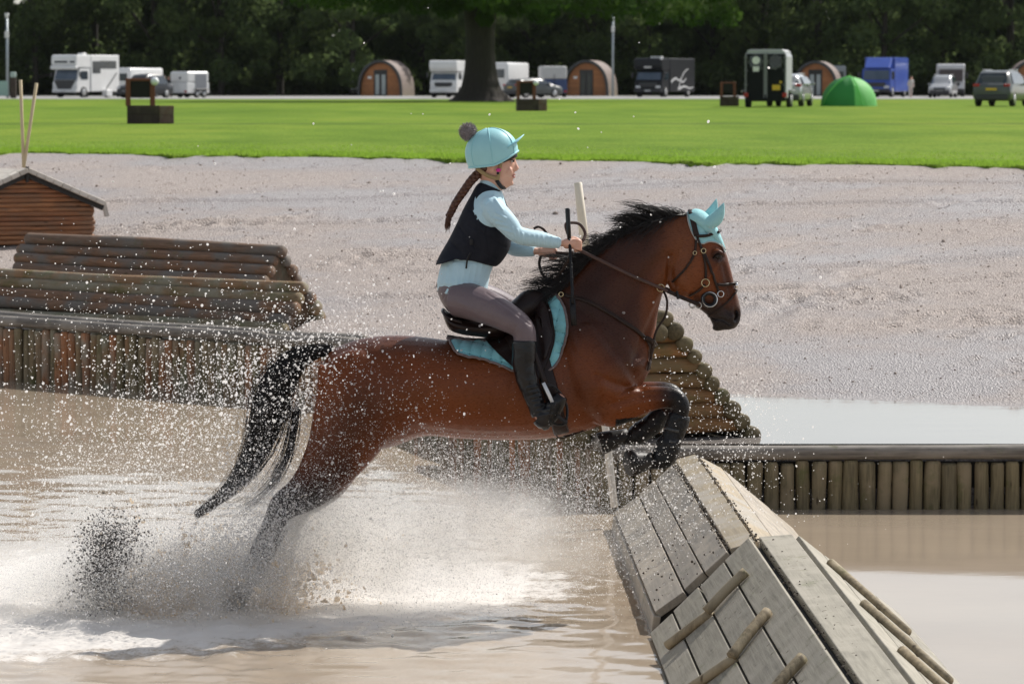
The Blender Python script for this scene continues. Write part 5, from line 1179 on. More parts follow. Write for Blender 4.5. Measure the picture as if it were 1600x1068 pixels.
def wheel(root, x, y, r=.36, wd=.24, name='wheel'):
    s = 1 if x > 0 else -1
    o = P_(name, cyl((x-s*wd, y, r), (x, y, r), r, n=20, bev=.03), m_tyre, root, True)
    P_('rim', cyl((x-s*.02, y, r), (x+s*.012, y, r), r*.62, n=14, bev=.01), m_rim, o, True); return o
def lorry(px, base_py, D, rz, w_, h, L, body, lab, group=None, cab_h=None, luton=True, cab_len=1.7, side_win=None, name='horse_lorry', cab_mat=None, extra=None, grille=None, cat='lorry'):
    """front faces local -y"""
    c = far(px, D); root = thing(name, lab, cat, c, R(rz), group); cab_mat = cab_mat or body; ch = cab_h or h*.62
    P_('box_body', box((0, cab_len+(L-cab_len)/2, .45+(h-.45)/2), (w_, L-cab_len, h-.45), .07, seg=3), body, root)
    poly = [(0, .42), (0, 1.15), (.12, 1.35), (.42, ch), (cab_len-.02, ch+.02), (cab_len-.02, .42)]
    P_('cab', prism(poly, -w_/2+.06, w_/2-.06, .06, axis='x'), cab_mat, root)
    # windscreen leaning back with the cab front
    y0, z0, y1, z1 = .115, 1.38, .36, ch-.14; nrm = np.array((0, -(z1-z0), (y1-y0))); nrm /= np.linalg.norm(nrm); o = nrm*.045
    ww = w_/2-.2; V = [(-ww, y0, z0), (ww, y0, z0), (ww-.05, y1, z1), (-ww+.05, y1, z1)]; V = [np.array(v)+o for v in V]; V += [v - o*1.5 for v in V]
    P_('windscreen', (V, [(0, 1, 2, 3), (7, 6, 5, 4), (0, 4, 5, 1), (1, 5, 6, 2), (2, 6, 7, 3), (3, 7, 4, 0)]), m_scrn, root)
    for s in (-1, 1):
        P_('side_window', box((s*(w_/2-.05), cab_len*.55, (1.4+ch-.2)/2), (.04, cab_len*.5, ch-.2-1.4), .01), m_glass, root)
        mr = P_('mirror', box((s*(w_/2+.16), .15, 1.75), (.14, .10, .42), .03), m_dkgrey, root); P_('mirror_arm', box((s*(w_/2+.04), .2, 1.9), (.2, .03, .03)), m_dkgrey, mr)
        P_('headlight', box((s*(w_/2-.38), -.005, .82), (.42, .08, .20), .03), m_lamp, root)
        for y in (.85, L-1.4): wheel(root, s*(w_/2-.02), y, .42, .28)
    P_('grille', box((0, -.012, 1.0), (w_*.62, .06, .34), .02), grille or m_dkgrey, root)
    P_('bumper', box((0, -.02, .52), (w_-.1, .16, .26), .05), m_dkgrey if body is not m_white else m_white, root)
    P_('number_plate', box((0, -.11, .52), (.5, .02, .11), .004), m_plate, root)
    if luton:
        poly = [(-.10, h-.12), (.05, h+.0), (cab_len+.03, h), (cab_len+.03, ch+.04), (.10, ch+.04), (-.12, ch+.35)]
        P_('over_cab_pod', prism(poly, -w_/2+.02, w_/2-.02, .08, axis='x'), body, root)
    if side_win:
        for (y, z, l, hh) in side_win: P_('window', box((w_/2+.004, y, z), (.03, l, hh), .01), m_glass, root)
    if extra: extra(root, w_, h, L)
    return root
def big_white(root, w_, h, L):
    P_('over_cab_window', box((-.25, -.03, h-.55), (1.3, .22, .16), .02), m_glass, root); P_('over_cab_window', box((.85, -.03, h-.55), (.5, .22, .16), .02), m_glass, root)
    P_('awning_housing', box((0, -.06, h-.98), (w_+.04, .34, .30), .10, seg=3), m_white, root)
    poly = [(-1.05, 1.35), (1.05, 1.35), (.62, .62), (-.62, .62)]; P_('grille', prism(poly, -.05, .02, .01), m_dkgrey, root)
    P_('ramp_strut', tube([(w_/2+.03, 3.6, .7), (w_/2+.04, 4.9, 1.9)], .035, 6), m_dkgrey, root); P_('roof_vent', box((0, 2.2, h+.08), (.5, .5, .14), .03), m_white, root)
    P_('step', box((w_/2+.25, 3.4, .35), (.5, .7, .5), .03), m_white, root)
lorry(103, 152, 265, -31, 2.5, 3.3, 5.3, m_white, 'large white horse lorry with over-cab pod, far left', side_win=[(2.4, 2.35, 1.0, .95), (3.9, 2.55, 2.0, .6)], extra=big_white, cab_h=2.25)
def camper(root, w_, h, L): pass
lorry(693, 152, 262, -14, 2.25, 2.85, 6.6, m_white, 'white motorhome with rounded over-cab pod, just left of the big oak trunk', cab_h=1.95, name='motorhome', side_win=[(3.4, 1.7, 1.0, .5)], cat='motorhome')
def swirl(root, w_, h, L):
    m_sil = M('silver swirl decal', (.55, .55, .55), (.5, .5, .5), rough=.4); x = w_/2+.012
    for pts in ([(1.9, 1.2), (2.8, 1.5), (3.8, 1.35), (4.8, 2.0), (5.6, 2.25)], [(3.8, 1.4), (4.5, 1.2), (5.2, 1.5)], [(3.4, .6), (3.8, 1.0), (3.9, 1.5)], [(3.6, .65), (4.8, .85), (6.0, .7), (6.8, .8)]):
        P = catmull([(x, a, b) for a, b in pts], 5); v, f = strap(P, [(1, 0, 0)]*len(P), np.linspace(.22, .07, len(P)), .012); P_('swirl', (v, f), m_sil, root)
    P_('over_cab_lettering', box((0, -.115, h-.72), (.62, .02, .12)), m_plate, root); P_('roof_vent', box((0, 1.9, h+.07), (.9, .6, .14), .03), m_white, root); P_('marker_lamp', box((w_/2-.1, -.02, h-.05), (.26, .14, .16), .05), m_white, root)
lorry(1012, 151, 272, -24, 2.45, 3.1, 7.2, m_black, 'black horse lorry with silver swirls along its side, beside the tall lamp post', extra=swirl, cab_h=2.1)
m_blue = M('royal blue paint', (.035, .09, .42), (.03, .075, .36), scale=1.5, rough=.3, coat=.4)
def blue_bits(root, w_, h, L):
    P_('wind_deflector', prism([(.3, 2.32), (1.45, h-.02), (1.6, h-.02), (1.6, 2.3)], -1.0, 1.0, .04, axis='x'), m_blue, root)
lorry(1367, 151, 270, -17, 2.45, 3.15, 7.4, m_blue, 'royal blue horse lorry behind the green tent', luton=False, cab_h=2.25, extra=blue_bits)
def trailer(px, D, rz, w_, h, L, m_low, m_top, lab, name='horse_trailer', rear=True, group=None):
    root = thing(name, lab, 'trailer', far(px, D), R(rz), group)
    P_('lower_body', box((0, L/2, .35+(h*.58-.35)/2), (w_, L, h*.58-.35), .05, seg=2), m_low, root)
    P_('upper_body', box((0, L/2, h*.58+(h*.42)/2), (w_-.01, L-.01, h*.42), .16, seg=3), m_top, root)
    for s in (-1, 1):
        for y in (L*.45, L*.45+.75): wheel(root, s*(w_/2+.05), y, .30, .2)
        P_('mudguard', box((s*(w_/2+.06), L*.45+.37, .66), (.26, 1.5, .06), .02), m_dkgrey, root); P_('tail_lamp', box((s*(w_/2-.14), -.03, .48), (.22, .05, .14), .01), m_red, root)
    P_('drawbar', box((0, L+.5, .4), (.12, 1.1, .1)), m_dkgrey, root); return root
t = trailer(866, 268, 4, 2.0, 2.45, 3.6, M('navy trailer panel', (.03, .06, .17), (.025, .05, .14), rough=.4, coat=.2), M('grey white trailer cover', (.55, .55, .54), (.48, .48, .47), rough=.6), 'navy blue horse trailer with pale grey top, left of the second timber pod')
P_('number_plate', box((.1, -.04, .75), (.5, .02, .14)), m_yel, t); P_('door_seam', box((0, -.02, 1.1), (.03, .03, 1.4)), m_dkgrey, t)
t = trailer(280, 262, -40, 1.9, 2.0, 2.4, m_white, m_white, 'small white trailer with grey side panel, right of the dark car on the left', rear=False)
P_('grey_panel', box((.955, 1.5, 1.15), (.02, 1.2, 1.3)), M('mid grey panel', (.24, .25, .27), (.2, .21, .23), rough=.5), t); P_('round_vent', cyl((.2, -.03, 1.5), (.2, 0.02, 1.5), .10, n=16), m_dkgrey, t)
# the near two horse trailer, its back to us
def near_trailer():
    D = 152; root = thing('horse_trailer', 'black two horse trailer with grey frame and yellow plate, right of the third arch jump', 'trailer', far(1195, D), R(-9)); w_, h, L = 1.85, 2.55, 3.4
    m_b = M('matt black panel', (.010, .011, .012), (.014, .015, .016), scale=2, rough=.6, spec=.08); m_g = M('grey steel frame', (.22, .22, .23), (.18, .18, .19), rough=.5)
    P_('body', prism([(-w_/2, .42), (-w_/2, h-.3), (-w_/2+.08, h-.12), (-w_/2+.24, h), (w_/2-.24, h), (w_/2-.08, h-.12), (w_/2, h-.3), (w_/2, .42)], .0, L, .02), M('silver grey trailer side', (.42, .43, .45), (.36, .37, .39), rough=.35), root)
    P_('roof', prism([(-w_/2+.06, h-.08), (-w_/2+.22, h+.015), (w_/2-.22, h+.015), (w_/2-.06, h-.08)], .02, L+.02, .01), M('pale roof', (.6, .6, .6), (.55, .55, .55), rough=.4), root)
    for s in (-1, 1):
        d = P_('rear_door', box((s*.44, -.03, 1.42), (.80, .05, 1.9), .02), m_b, root)
        P_('window', box((s*.44, -.065, 2.02), (.52, .03, .52), .02), m_glass, d); P_('window_frame', ring((s*.44, -.07, 2.02), .34, .02, (0, 1, 0), 4, 4), m_g, d)
        for z in (1.0, 1.62, 2.2): P_('hinge', box((s*.86, -.06, z), (.16, .04, .05), .01), m_g, root)
        P_('corner_post', box((s*.89, -.045, 1.38), (.05, .05, 2.0), .01), m_g, root); P_('door_rail', box((s*.06, -.06, 1.42), (.05, .05, 1.98), .01), m_g, root); P_('door_rail', box((s*.30*1.0, -.062, 1.72), (.34, .03, .035), .005), m_g, root)
        P_('tail_lamp', box((s*.86, -.07, .55), (.20, .06, .2), .02), m_red, root)
        for y in (1.5, 2.25): wheel(root, s*(w_/2+.10), y, .33, .2)
        P_('mudguard', box((s*(w_/2+.08), 1.87, .74), (.24, 1.6, .07), .02), m_g, root)
    P_('ramp', box((0, -.04, .42), (1.8, .05, .30), .01), m_b, root)
    P_('notice', cyl((-.42, -.09, 2.08), (-.42, -.08, 2.08), .17, n=24), m_white, root, label='round white notice in the left door'); P_('notice', box((-.42, -.085, 1.70), (.27, .012, .22)), m_white, root, label='square white notice in the left door')
    P_('number_plate', box((.48, -.07, .88), (.36, .02, .24), .01), m_yel, root); P_('yellow_sticker', cyl((.68, -.09, 1.12), (.68, -.08, 1.12), .06, n=12), m_yel, root)
near_trailer()
def car(px, D, rz, body, lab, L=4.5, w_=1.82, h=1.62, name='parked_car', rear=True, plate=m_yel, boot=False, group=None):
    """end facing local -y is shown (rear if rear else front)"""
    root = thing(name, lab, 'car', far(px, D), R(rz), group)
    if rear: st = [(0, .45, .92, .92, .80, .0), (.06, .34, .98, 1.02, .88, .0), (.35, .28, 1.02, 1.38, .91, .60), (.75, .26, 1.02, h-.05, .91, .66), (1.6, .26, 1.0, h, .91, .68), (2.5, .26, .98, h-.03, .91, .67), (3.0, .26, .97, h-.20, .91, .64), (3.55, .26, .95, .99, .90, .60), (4.2, .28, .84, .86, .87, .6), (L-.06, .34, .72, .74, .80, .5), (L, .45, .6, .62, .70, .4)]
    else: st = [(0, .45, .62, .64, .72, .4), (.06, .32, .76, .78, .82, .5), (.3, .28, .88, .90, .88, .6), (1.0, .26, .97, 1.0, .90, .62), (1.65, .26, .99, h-.20, .91, .64), (2.1, .26, 1.0, h-.03, .91, .67), (3.0, .26, 1.0, h, .91, .68), (3.8, .26, 1.02, h-.05, .91, .66), (4.2, .28, 1.02, 1.35, .90, .6), (L-.06, .34, .98, 1.0, .86, .2), (L, .45, .9, .92, .8, .1)]
    A = catmull(st, 4); rings = []
    for (y, zb, zs, zr, wb, wr) in A:
        wr = max(wr, .05) if zr > zs + .05 else wb*.93; zr = max(zr, zs+.01); k = w_/1.82
        half = [(wb*.90*k, zb), (wb*.99*k, zb+.10), (wb*k, (zb+zs)/2), (wb*.97*k, zs), ((wb*.95*.35+wr*.65)*k if zr > zs+.1 else wb*.90*k, zs+(zr-zs)*.66), (wr*k, zr-.02*(zr > zs+.1)), (wr*.75*k, zr+.012)]
        rings.append([(x, y, z) for x, z in half] + [(-x, y, z) for x, z in reversed(half)])
    P_('body', skin_rings(rings), body, root, True)
    def quad(name, pts, m, th=.012):
        pts = [np.array(p, float) for p in pts]; n = np.cross(pts[1]-pts[0], pts[2]-pts[0]); n /= np.linalg.norm(n); V = [p+n*th for p in pts] + [p-n*th*3 for p in pts]; k = len(pts)
        return P_(name, (V, [tuple(range(k)), tuple(reversed(range(k, 2*k)))] + [(i, k+i, k+(i+1) % k, (i+1) % k) for i in range(k)]), m, root)
    if rear: quad('rear_window', [(-.70, .17, 1.06), (.70, .17, 1.06), (.60, .50, h-.14), (-.60, .50, h-.14)], m_glass, .03)
    else: quad('windscreen', [(-.74, 1.12, 1.03), (.74, 1.12, 1.03), (.60, 1.80, h-.14), (-.60, 1.80, h-.14)], m_scrn, .03)
    a, b_ = (.55, 3.2) if rear else (1.45, 4.0)
    for s in (-1, 1):
        q = [(s*.90, a, 1.04), (s*.90, b_, 1.02), (s*.72, b_-.5 if rear else b_-.2, h-.14), (s*.70, a+.35 if rear else a+.55, h-.14)]; q = q if s > 0 else q[::-1]; quad('side_window', q, m_glass, .02)
        for y in (.85, L-.9): wheel(root, s*(w_/2+.0), y, .35, .22)
        if rear: P_('tail_lamp', box((s*.72, .02, .98), (.30, .10, .13), .03), m_red, root)
        else: P_('headlight', box((s*.66, .06, .74), (.34, .14, .14), .04), m_lamp, root)
        P_('mirror', box((s*.98, 3.0 if rear else 1.5, 1.05), (.18, .12, .13), .03), body, root); P_('roof_rail', tube([(s*.62, a+.3, h+.03), (s*.62, b_-.4, h+.03)], .018, 6), m_rim, root)
    P_('bumper', box((0, -.01, .42), (1.55, .14, .26), .05), m_dkgrey, root); P_('number_plate', box((0, -.035, .80 if rear else .50), (.52, .03, .11), .005), plate, root)
    if not rear: P_('grille', box((0, -.0, .66), (.9, .08, .17), .03), m_dkgrey, root)
    return root
m_cgrey = M('dark grey green car paint', (.07, .08, .078), (.06, .068, .066), scale=1, rough=.3, coat=.2); m_cblk = M('dark navy car paint', (.012, .014, .018), (.015, .017, .022), scale=1, rough=.35, coat=.1); m_csil = M('silver car paint', (.42, .43, .44), (.38, .39, .40), scale=1, rough=.22, coat=.5, metal=.3)
car(1547, 158, -21, m_cgrey, 'dark grey estate car with yellow rear plate, parked on the grass at the right edge', h=1.66)
car(1466, 262, -14, m_csil, 'silver grey pickup style car facing us, on the road at the right', rear=False, plate=m_plate, h=1.75)
car(197, 255, -32, m_cblk, 'dark car behind the first arch jump on the left', rear=False, plate=m_plate, h=1.8, L=4.8)
car(797, 258, -52, m_cgrey, 'dark hatchback seen just right of the big oak trunk', rear=True, h=1.45)
car(1222, 158, -13, m_csil, 'silver car half hidden behind the black horse trailer', rear=True, h=1.5, w_=1.7)
# pale van behind the oak, white van, people carrier bits
def van(px, D, rz, w_, h, L, lab, m=m_white):
    root = thing('parked_van', lab, 'van', far(px, D), R(rz)); P_('body', box((0, L/2, .3+(h-.3)/2), (w_, L, h-.3), .18, seg=3), m, root, True)
    P_('rear_window', box((0, -.01, h*.68), (w_*.7, .03, h*.25), .02), m_glass, root); P_('bumper', box((0, -.03, .45), (w_*.95, .1, .2), .03), m_dkgrey, root)
    for s in (-1, 1):
        for y in (.9, L-1): wheel(root, s*w_/2, y, .34, .2)
        P_('tail_lamp', box((s*(w_/2-.1), -.02, .9), (.12, .05, .3), .01), m_red, root)
    return root
van(776, 270, -20, 1.9, 2.75, 5, 'white van mostly hidden behind the big oak trunk'); van(190, 275, -30, 1.9, 2.35, 4.6, 'white van between the large white lorry and the dark car'); van(566, 312, 0, 1.9, 2.75, 5, 'white van just showing left of the first timber pod')
van(1306, 306, 10, 1.8, 2.7, 4, 'pale grey van behind the third timber pod', M('pale grey van paint', (.32, .33, .34), (.28, .29, .3), rough=.3, coat=.3))
t = lorry(1484, 151, 282, -6, 2.3, 2.7, 3.4, M('white grey trailer paint', (.62, .62, .62), (.55, .55, .55), rough=.4), 'white and brown horse box behind the silver pickup', luton=True, cab_h=2.0)
P_('brown_panel', box((0, -.14, 1.75), (1.9, .03, .95), .02), M('dark brown panel', (.07, .05, .05), (.06, .045, .045), rough=.5), t)
# ---------------------------------------------------------------- timber camping pods
m_cedar = M('orange cedar boards', (.42, .17, .055), (.33, .125, .04), scale=5, rough=.55, stretch=(1, 1, .3), rnd=.12); m_arch = M('charcoal trim', (.035, .036, .038), (.045, .046, .048), rough=.5)
m_proof = M('grey brown shingle roof', (.26, .20, .18), (.17, .135, .125), scale=3, rough=.65, bump=.4, bscale=8, bdist=.04); m_door = M('black door frame', (.014, .014, .015), rough=.3); m_dglass = M('pale door glass', (.42, .47, .46), (.34, .38, .38), scale=1.5, rough=.12)
m_dglass2 = M('dark door glass', (.03, .035, .036), (.05, .055, .056), scale=1.5, rough=.1)
def arch(w_, h, n=22): return [(w_/2*math.cos(t)*(1+.05*math.sin(2*t)**2), h*abs(math.sin(t))**.86) for t in np.linspace(0, PI, n)]
def pod(px, D, rz, lab, glass, w_=4.0, h=3.15, L=5.0):
    root = thing('camping_pod', lab, 'pod', far(px, D), R(rz), 'arched timber pods along the road')
    O = arch(w_, h); I = arch(w_-.42, h-.22); n = len(O)
    V = [(x, y, z) for y in (0, L) for (x, z) in O] + [(x, y, z) for y in (0, L) for (x, z) in arch(w_-.12, h-.06)]
    Fc = [(i, i+1, n+i+1, n+i) for i in range(n-1)] + [(2*n+i+1, 2*n+i, 3*n+i, 3*n+i+1) for i in range(n-1)] + [(i+1, i, 2*n+i, 2*n+i+1) for i in range(n-1)] + [(n+i, n+i+1, 3*n+i+1, 3*n+i) for i in range(n-1)]
    P_('roof', (V, Fc), m_proof, root)
    V = [(x, y, z) for y in (-.12, .10) for (x, z) in O] + [(x, y, z) for y in (-.12, .10) for (x, z) in I]
    V = [(x*1.012 if abs(x) > 0 else x, y, z+.012) for x, y, z in V]; P_('arch_trim', (V, [(i+1, i, n+i, n+i+1) for i in range(n-1)] + [(2*n+i, 2*n+i+1, 3*n+i+1, 3*n+i) for i in range(n-1)] + [(i, i+1, 2*n+i+1, 2*n+i) for i in range(n-1)]), m_arch, root)
    P_('end_wall', prism(arch(w_-.45, h-.26), .36, .44), m_cedar, root)
    zz = 0.0; bh = .20
    while zz < h-.5:       # horizontal cladding boards either side of the door
        t = (zz+bh)/(h-.24); half = (w_-.45)/2*math.sqrt(max(0, 1-t**2.3))
        for s in (-1, 1):
            x0 = .58 if zz+bh < 2.35 else 0.0; 
            if half > x0+.1: P_('board', box((s*(x0+half)/2, .325, zz+bh/2), (half-x0-.01, .05, bh-.012), .008), m_cedar, root)
        zz += bh
    fr = P_('door_frame', box((0, .31, 1.15), (1.2, .08, 2.3), .01), m_door, root)
    for s in (-1, 1): lf = P_('door', box((s*.28, .27, 1.08), (.52, .05, 2.1), .01), m_door, root); P_('pane', box((s*.28, .24, 1.0), (.34, .02, 1.75), .01), glass, lf)
    P_('name_plaque', box((-.98, .28, 1.62), (.34, .03, .22), .03), m_white, root)
pod(594, 300, -11, 'first timber pod from the left, with orange boards and pale glazed door', m_dglass); pod(915, 300, -11, 'second timber pod, beside the lamp post, with dark glazed doors', m_dglass2)
pod(1272, 296, -11, 'third timber pod, between the black trailer and the green tent', m_dglass, 3.9, 3.05); pod(1612, 290, -4, 'fourth timber pod cut off by the right edge of the picture', m_dglass)
# ---------------------------------------------------------------- green tent
def tent():
    D = 160; root = thing('dome_tent', 'small bright green dome tent on the grass', 'tent', far(1326, D), R(-8)); m1 = M('green tent cloth', (.07, .30, .10), (.06, .26, .085), scale=3, rough=.6, bump=.4, bscale=9, bdist=.05); m2 = M('light green tent cloth', (.34, .80, .30), (.30, .72, .27), scale=3, rough=.6, bump=.4, bscale=9, bdist=.05)  # right side a lighter green: sunlight painted into the cloth colour
    nx_, nz_ = 26, 12
    def sheet(u0, u1, name, m, lift=0):
        V = []; Fc = []
        for i in range(nx_+1):
            u = u0 + (u1-u0)*i/nx_
            for j in range(nz_+1):
                v = j/nz_; a = v*PI/2; r = math.cos(a); rr = 1+.03*math.cos(u*6); x = 1.28*r*math.cos(u)*rr - .08; y = 1.1*r*math.sin(u)*rr + 1.1; z = 1.38*math.sin(a)**.92 + .02*math.sin(u*9)*r; V.append((x*(1+lift), y*(1+lift) - lift, z*(1+lift)))
        n = nz_+1
        for i in range(nx_):
            for j in range(nz_): a = i*n+j; Fc.append((a, a+n, a+n+1, a+1))
        return P_(name, (V, Fc), m, root, True)
    sheet(R(150), R(285), 'side_panel', m1); sheet(R(-75), R(152), 'flysheet', m2)
    P = catmull([(-1.3, .7, 0), (-.95, .35, .7), (-.1, .62, 1.40), (.35, .25, .95), (.62, .08, 0)], 6); P_('door_edge', tube(P, .03, 6), m2, root, True)
tent()
for _n, _c in (('green tent cloth', (.06, .34, .12, 1)), ('light green tent cloth', (.25, .75, .22, 1))):      # thin cloth lets the light through
    _m = bpy.data.materials[_n]; _t = _m.node_tree; _a = nd(_t, 'ShaderNodeBsdfTranslucent'); _a.inputs[0].default_value = _c; _b = nd(_t, 'ShaderNodeMixShader'); _b.inputs[0].default_value = .45
    _t.links.new(_t.nodes['Principled BSDF'].outputs[0], _b.inputs[1]); _t.links.new(_a.outputs[0], _b.inputs[2]); _t.links.new(_b.outputs[0], _t.nodes['Material Output'].inputs[0])
# ---------------------------------------------------------------- arch jumps in the field
m_base = wood('dark brown timber box', (.055, .035, .025), (.045, .032, .024), (.06, .045, .03), rough=.7); m_side = wood('pinkish plank end', (.20, .12, .09), (.16, .10, .08), (.17, .13, .10)); m_post = M('red brown stained post', (.16, .045, .02), (.13, .038, .018), scale=4, rough=.6)
m_mesh = M('black brush filling', (.012, .011, .01), (.02, .018, .016), scale=30, rough=.95, bump=.8, bscale=60)
m_disc = M('white globe', (.8, .82, .85), (.76, .78, .8), rough=.4)
def arch_jump(px, py, D, k, rz, lab, globe=True, bw=.82, side=.42):
    root = thing('arch_jump', lab, 'jump', far(px, D), R(rz), 'arch jumps standing in the grass field')
    for z in (.12, .35): P_('plank', box((0, -.01, z*k), (bw*k, .05, .225*k), .006), m_base, root)
    P_('box_base', box((0, .30*k, .235*k), (bw*k, .58*k, .46*k), .008), m_base, root)
    for z in (.12, .35): P_('side_plank', box((bw*k/2 + side*k/2, .02, z*k), (side*k, .05, .22*k), .006), m_side, root)
    P_('side_box', box((bw*k/2 + side*k/2, .25*k, .23*k), (side*k-.02, .40*k, .45*k), .006), m_side, root)
    for s in (-1, 1): P_('post', box((s*.31*k - .07*k, .05*k, .80*k), (.13*k, .12*k, .70*k), .01), m_post, root)
    P_('crossbar', box((-.07*k, .05*k, 1.12*k), (.74*k, .10*k, .07*k), .01), m_post, root)
    V, Fc = box((-.07*k, .10*k, .90*k), (.50*k, .16*k, .48*k), .02); P_('brush_panel', (V, Fc), m_mesh, root)
    if globe: P_('globe', ball((.30*k, -.06*k, 1.08*k), .105*k, 3), m_disc, root, True)
arch_jump(225, 192, 89, 1.02, 6, 'nearest arch jump on a dark timber box, left, with a white globe', side=.37); arch_jump(825, 173, 132, 1.0, 6, 'middle arch jump on a dark timber box, right of the oak, with a white globe', side=.33); arch_jump(1139, 165, 160, .98, 0, 'farthest arch jump, beside the black horse trailer, without a globe', globe=False, bw=.86, side=.02)
# ---------------------------------------------------------------- lamp posts, sign, people
m_galv = M('galvanised pole', (.36, .40, .42), (.30, .34, .36), rough=.45, metal=.4)
for px, lab, D in ((14, 'tall grey lamp post at the far left edge', 262), (957, 'tall grey lamp post between the second pod and the black lorry', 295)):
    root = thing('lamp_post', lab, 'lamp post', far(px, D)); k = D/5333*1.0; top = (152-28)*k if px < 100 else (152-20)*k
    P_('pole', cyl((0, 0, 0), (0, 0, top), .11, .09, n=12), m_galv, root, True); P_('lamp_head', cyl((0, 0, top), (0, 0, top+.35), .13, .17, n=12, bev=.03), m_plate, root, True); P_('junction_box', box((0, -.13, top*.79), (.30, .22, .5), .04), m_plate, root)
root = thing('notice_board', 'pale green sign board at the far left edge of the field', 'sign', far(3, 250)); P_('board', box((0, 0, .72), (1.1, .05, 1.1), .01), M('pale green board', (.28, .45, .38), (.35, .5, .43), scale=5, rough=.6), root)
for s in (-1, 1): P_('post', box((s*.5, .04, .5), (.07, .07, 1.0)), m_base, root)
root = thing('post_box_bin', 'pale topped post bin right of the left lamp post', 'bin', far(23, 250)); P_('post', box((0, 0, .75), (.42, .35, 1.5), .02), m_base, root); P_('lid', box((0, 0, 1.72), (.40, .36, .40), .06), M('pale green lid', (.4, .5, .45), (.35, .45, .4), rough=.5), root)
def person_far(px, D, lab, h, top, legs, rz=0, lean=.0):
    root = thing('person', lab, 'person', far(px, D), R(rz)); sk_ = [(0, .0), ]
    pr = [tube(catmull([(-.09, -.05, .04), (-.10, .0, .45), (-.09, 0, .85*h/1.7)], 3), [.07, .06, .065, .07, .075, .08, .085], 10), tube(catmull([(.12, .06, .04), (.11, .02, .45), (.09, 0, .85*h/1.7)], 3), [.07, .06, .065, .07, .075, .08, .085], 10)]
    tr = [body for body in (tube(catmull([(0, 0, .80*h/1.7), (0, lean*.4, 1.15*h/1.7), (0, lean*.8, 1.40*h/1.7), (0, lean, 1.50*h/1.7)], 3), [.15, .15, .15, .16, .17, .18, .18, .15, .10, .06][:10], 12), tube([(-.19, lean*.8, 1.38*h/1.7), (-.26, -.02, 1.1*h/1.7), (-.22, -.14, .88*h/1.7)], [.055, .05, .035], 8), tube([(.19, lean*.8, 1.38*h/1.7), (.27, .02, 1.1*h/1.7), (.24, -.05, .85*h/1.7)], [.055, .05, .035], 8))]
    hd = ball((0, lean-.02, h-.12), .11, 3, (.85, 1, 1.15)); nk = tube([(0, lean, 1.42*h/1.7), (0, lean, h-.15)], .05, 8)
    V, N_, Fc = remesh(*join(*pr, *tr, hd, nk), .022, 3); P_('body', (V, Fc), m_skin, root, True)
    V, N_, Fc = remesh(*join(*[(np.array(v)*np.array((1.08, 1.1, 1.0)), f) for v, f in tr]), .024, 2); P_('jacket', (V, Fc), top, root, True)
    V, N_, Fc = remesh(*join(*[(np.array(v)*np.array((1.06, 1.15, 1.0)), f) for v, f in pr]), .022, 2); P_('trousers', (V, Fc), legs, root, True)
    P_('hair', ball((0, lean+.01, h-.08), .115, 3, (.9, 1, 1)), m_braid, root, True)
mjk = M('dark jacket', (.02, .022, .03), (.03, .03, .04), rough=.8); mwt = M('off white top', (.62, .58, .54), (.55, .52, .48), rough=.8)
person_far(258, 262, 'person in dark clothes standing left of the small white trailer', 1.65, mjk, mjk, 20, -.05); person_far(266, 262.8, 'second person in dark clothes close beside the small white trailer', 1.6, mjk, mjk, -10, -.1); person_far(1421, 262, 'person in off white clothes right of the blue lorry', 1.6, mwt, mwt, 30, -.08)
# ---------------------------------------------------------------- trees
def leaf_mat(name, a, b_, tr=.35):
    m = bpy.data.materials.new(name); m.use_nodes = True; t = m.node_tree; b = t.nodes['Principled BSDF']
    co, oi = coords(t, (1, 1, 1)); n = nd(t, 'ShaderNodeTexNoise', i_Scale=.45, i_Detail=3.0); t.links.new(co, n.inputs['Vector']); r = ramp(t, [(.35, a), (.65, b_)], n.outputs['Fac'])
    h = nd(t, 'ShaderNodeHueSaturation'); mr = nd(t, 'ShaderNodeMapRange'); mr.inputs[3].default_value = .75; mr.inputs[4].default_value = 1.3; t.links.new(oi.outputs['Random'], mr.inputs[0]); t.links.new(mr.outputs[0], h.inputs['Value']); t.links.new(r.outputs[0], h.inputs['Color'])
    t.links.new(h.outputs[0], b.inputs['Base Color']); b.inputs['Roughness'].default_value = .75; b.inputs['Specular IOR Level'].default_value = .06
    tl = nd(t, 'ShaderNodeBsdfTranslucent'); t.links.new(h.outputs[0], tl.inputs[0]); mx = nd(t, 'ShaderNodeMixShader'); mx.inputs[0].default_value = tr
    t.links.new(b.outputs[0], mx.inputs[1]); t.links.new(tl.outputs[0], mx.inputs[2]); t.links.new(mx.outputs[0], t.nodes['Material Output'].inputs[0]); return m
m_bark = M('dark bark', (.050, .040, .032), (.028, .023, .02), scale=3, rough=.95, bump=1.0, bscale=5, bdist=.1, stretch=(3, 3, .5)); m_leaf = leaf_mat('dark foliage', (.075, .11, .045), (.13, .175, .06), .5); m_leaf2 = leaf_mat('green oak foliage', (.045, .095, .016), (.08, .14, .025), .35)
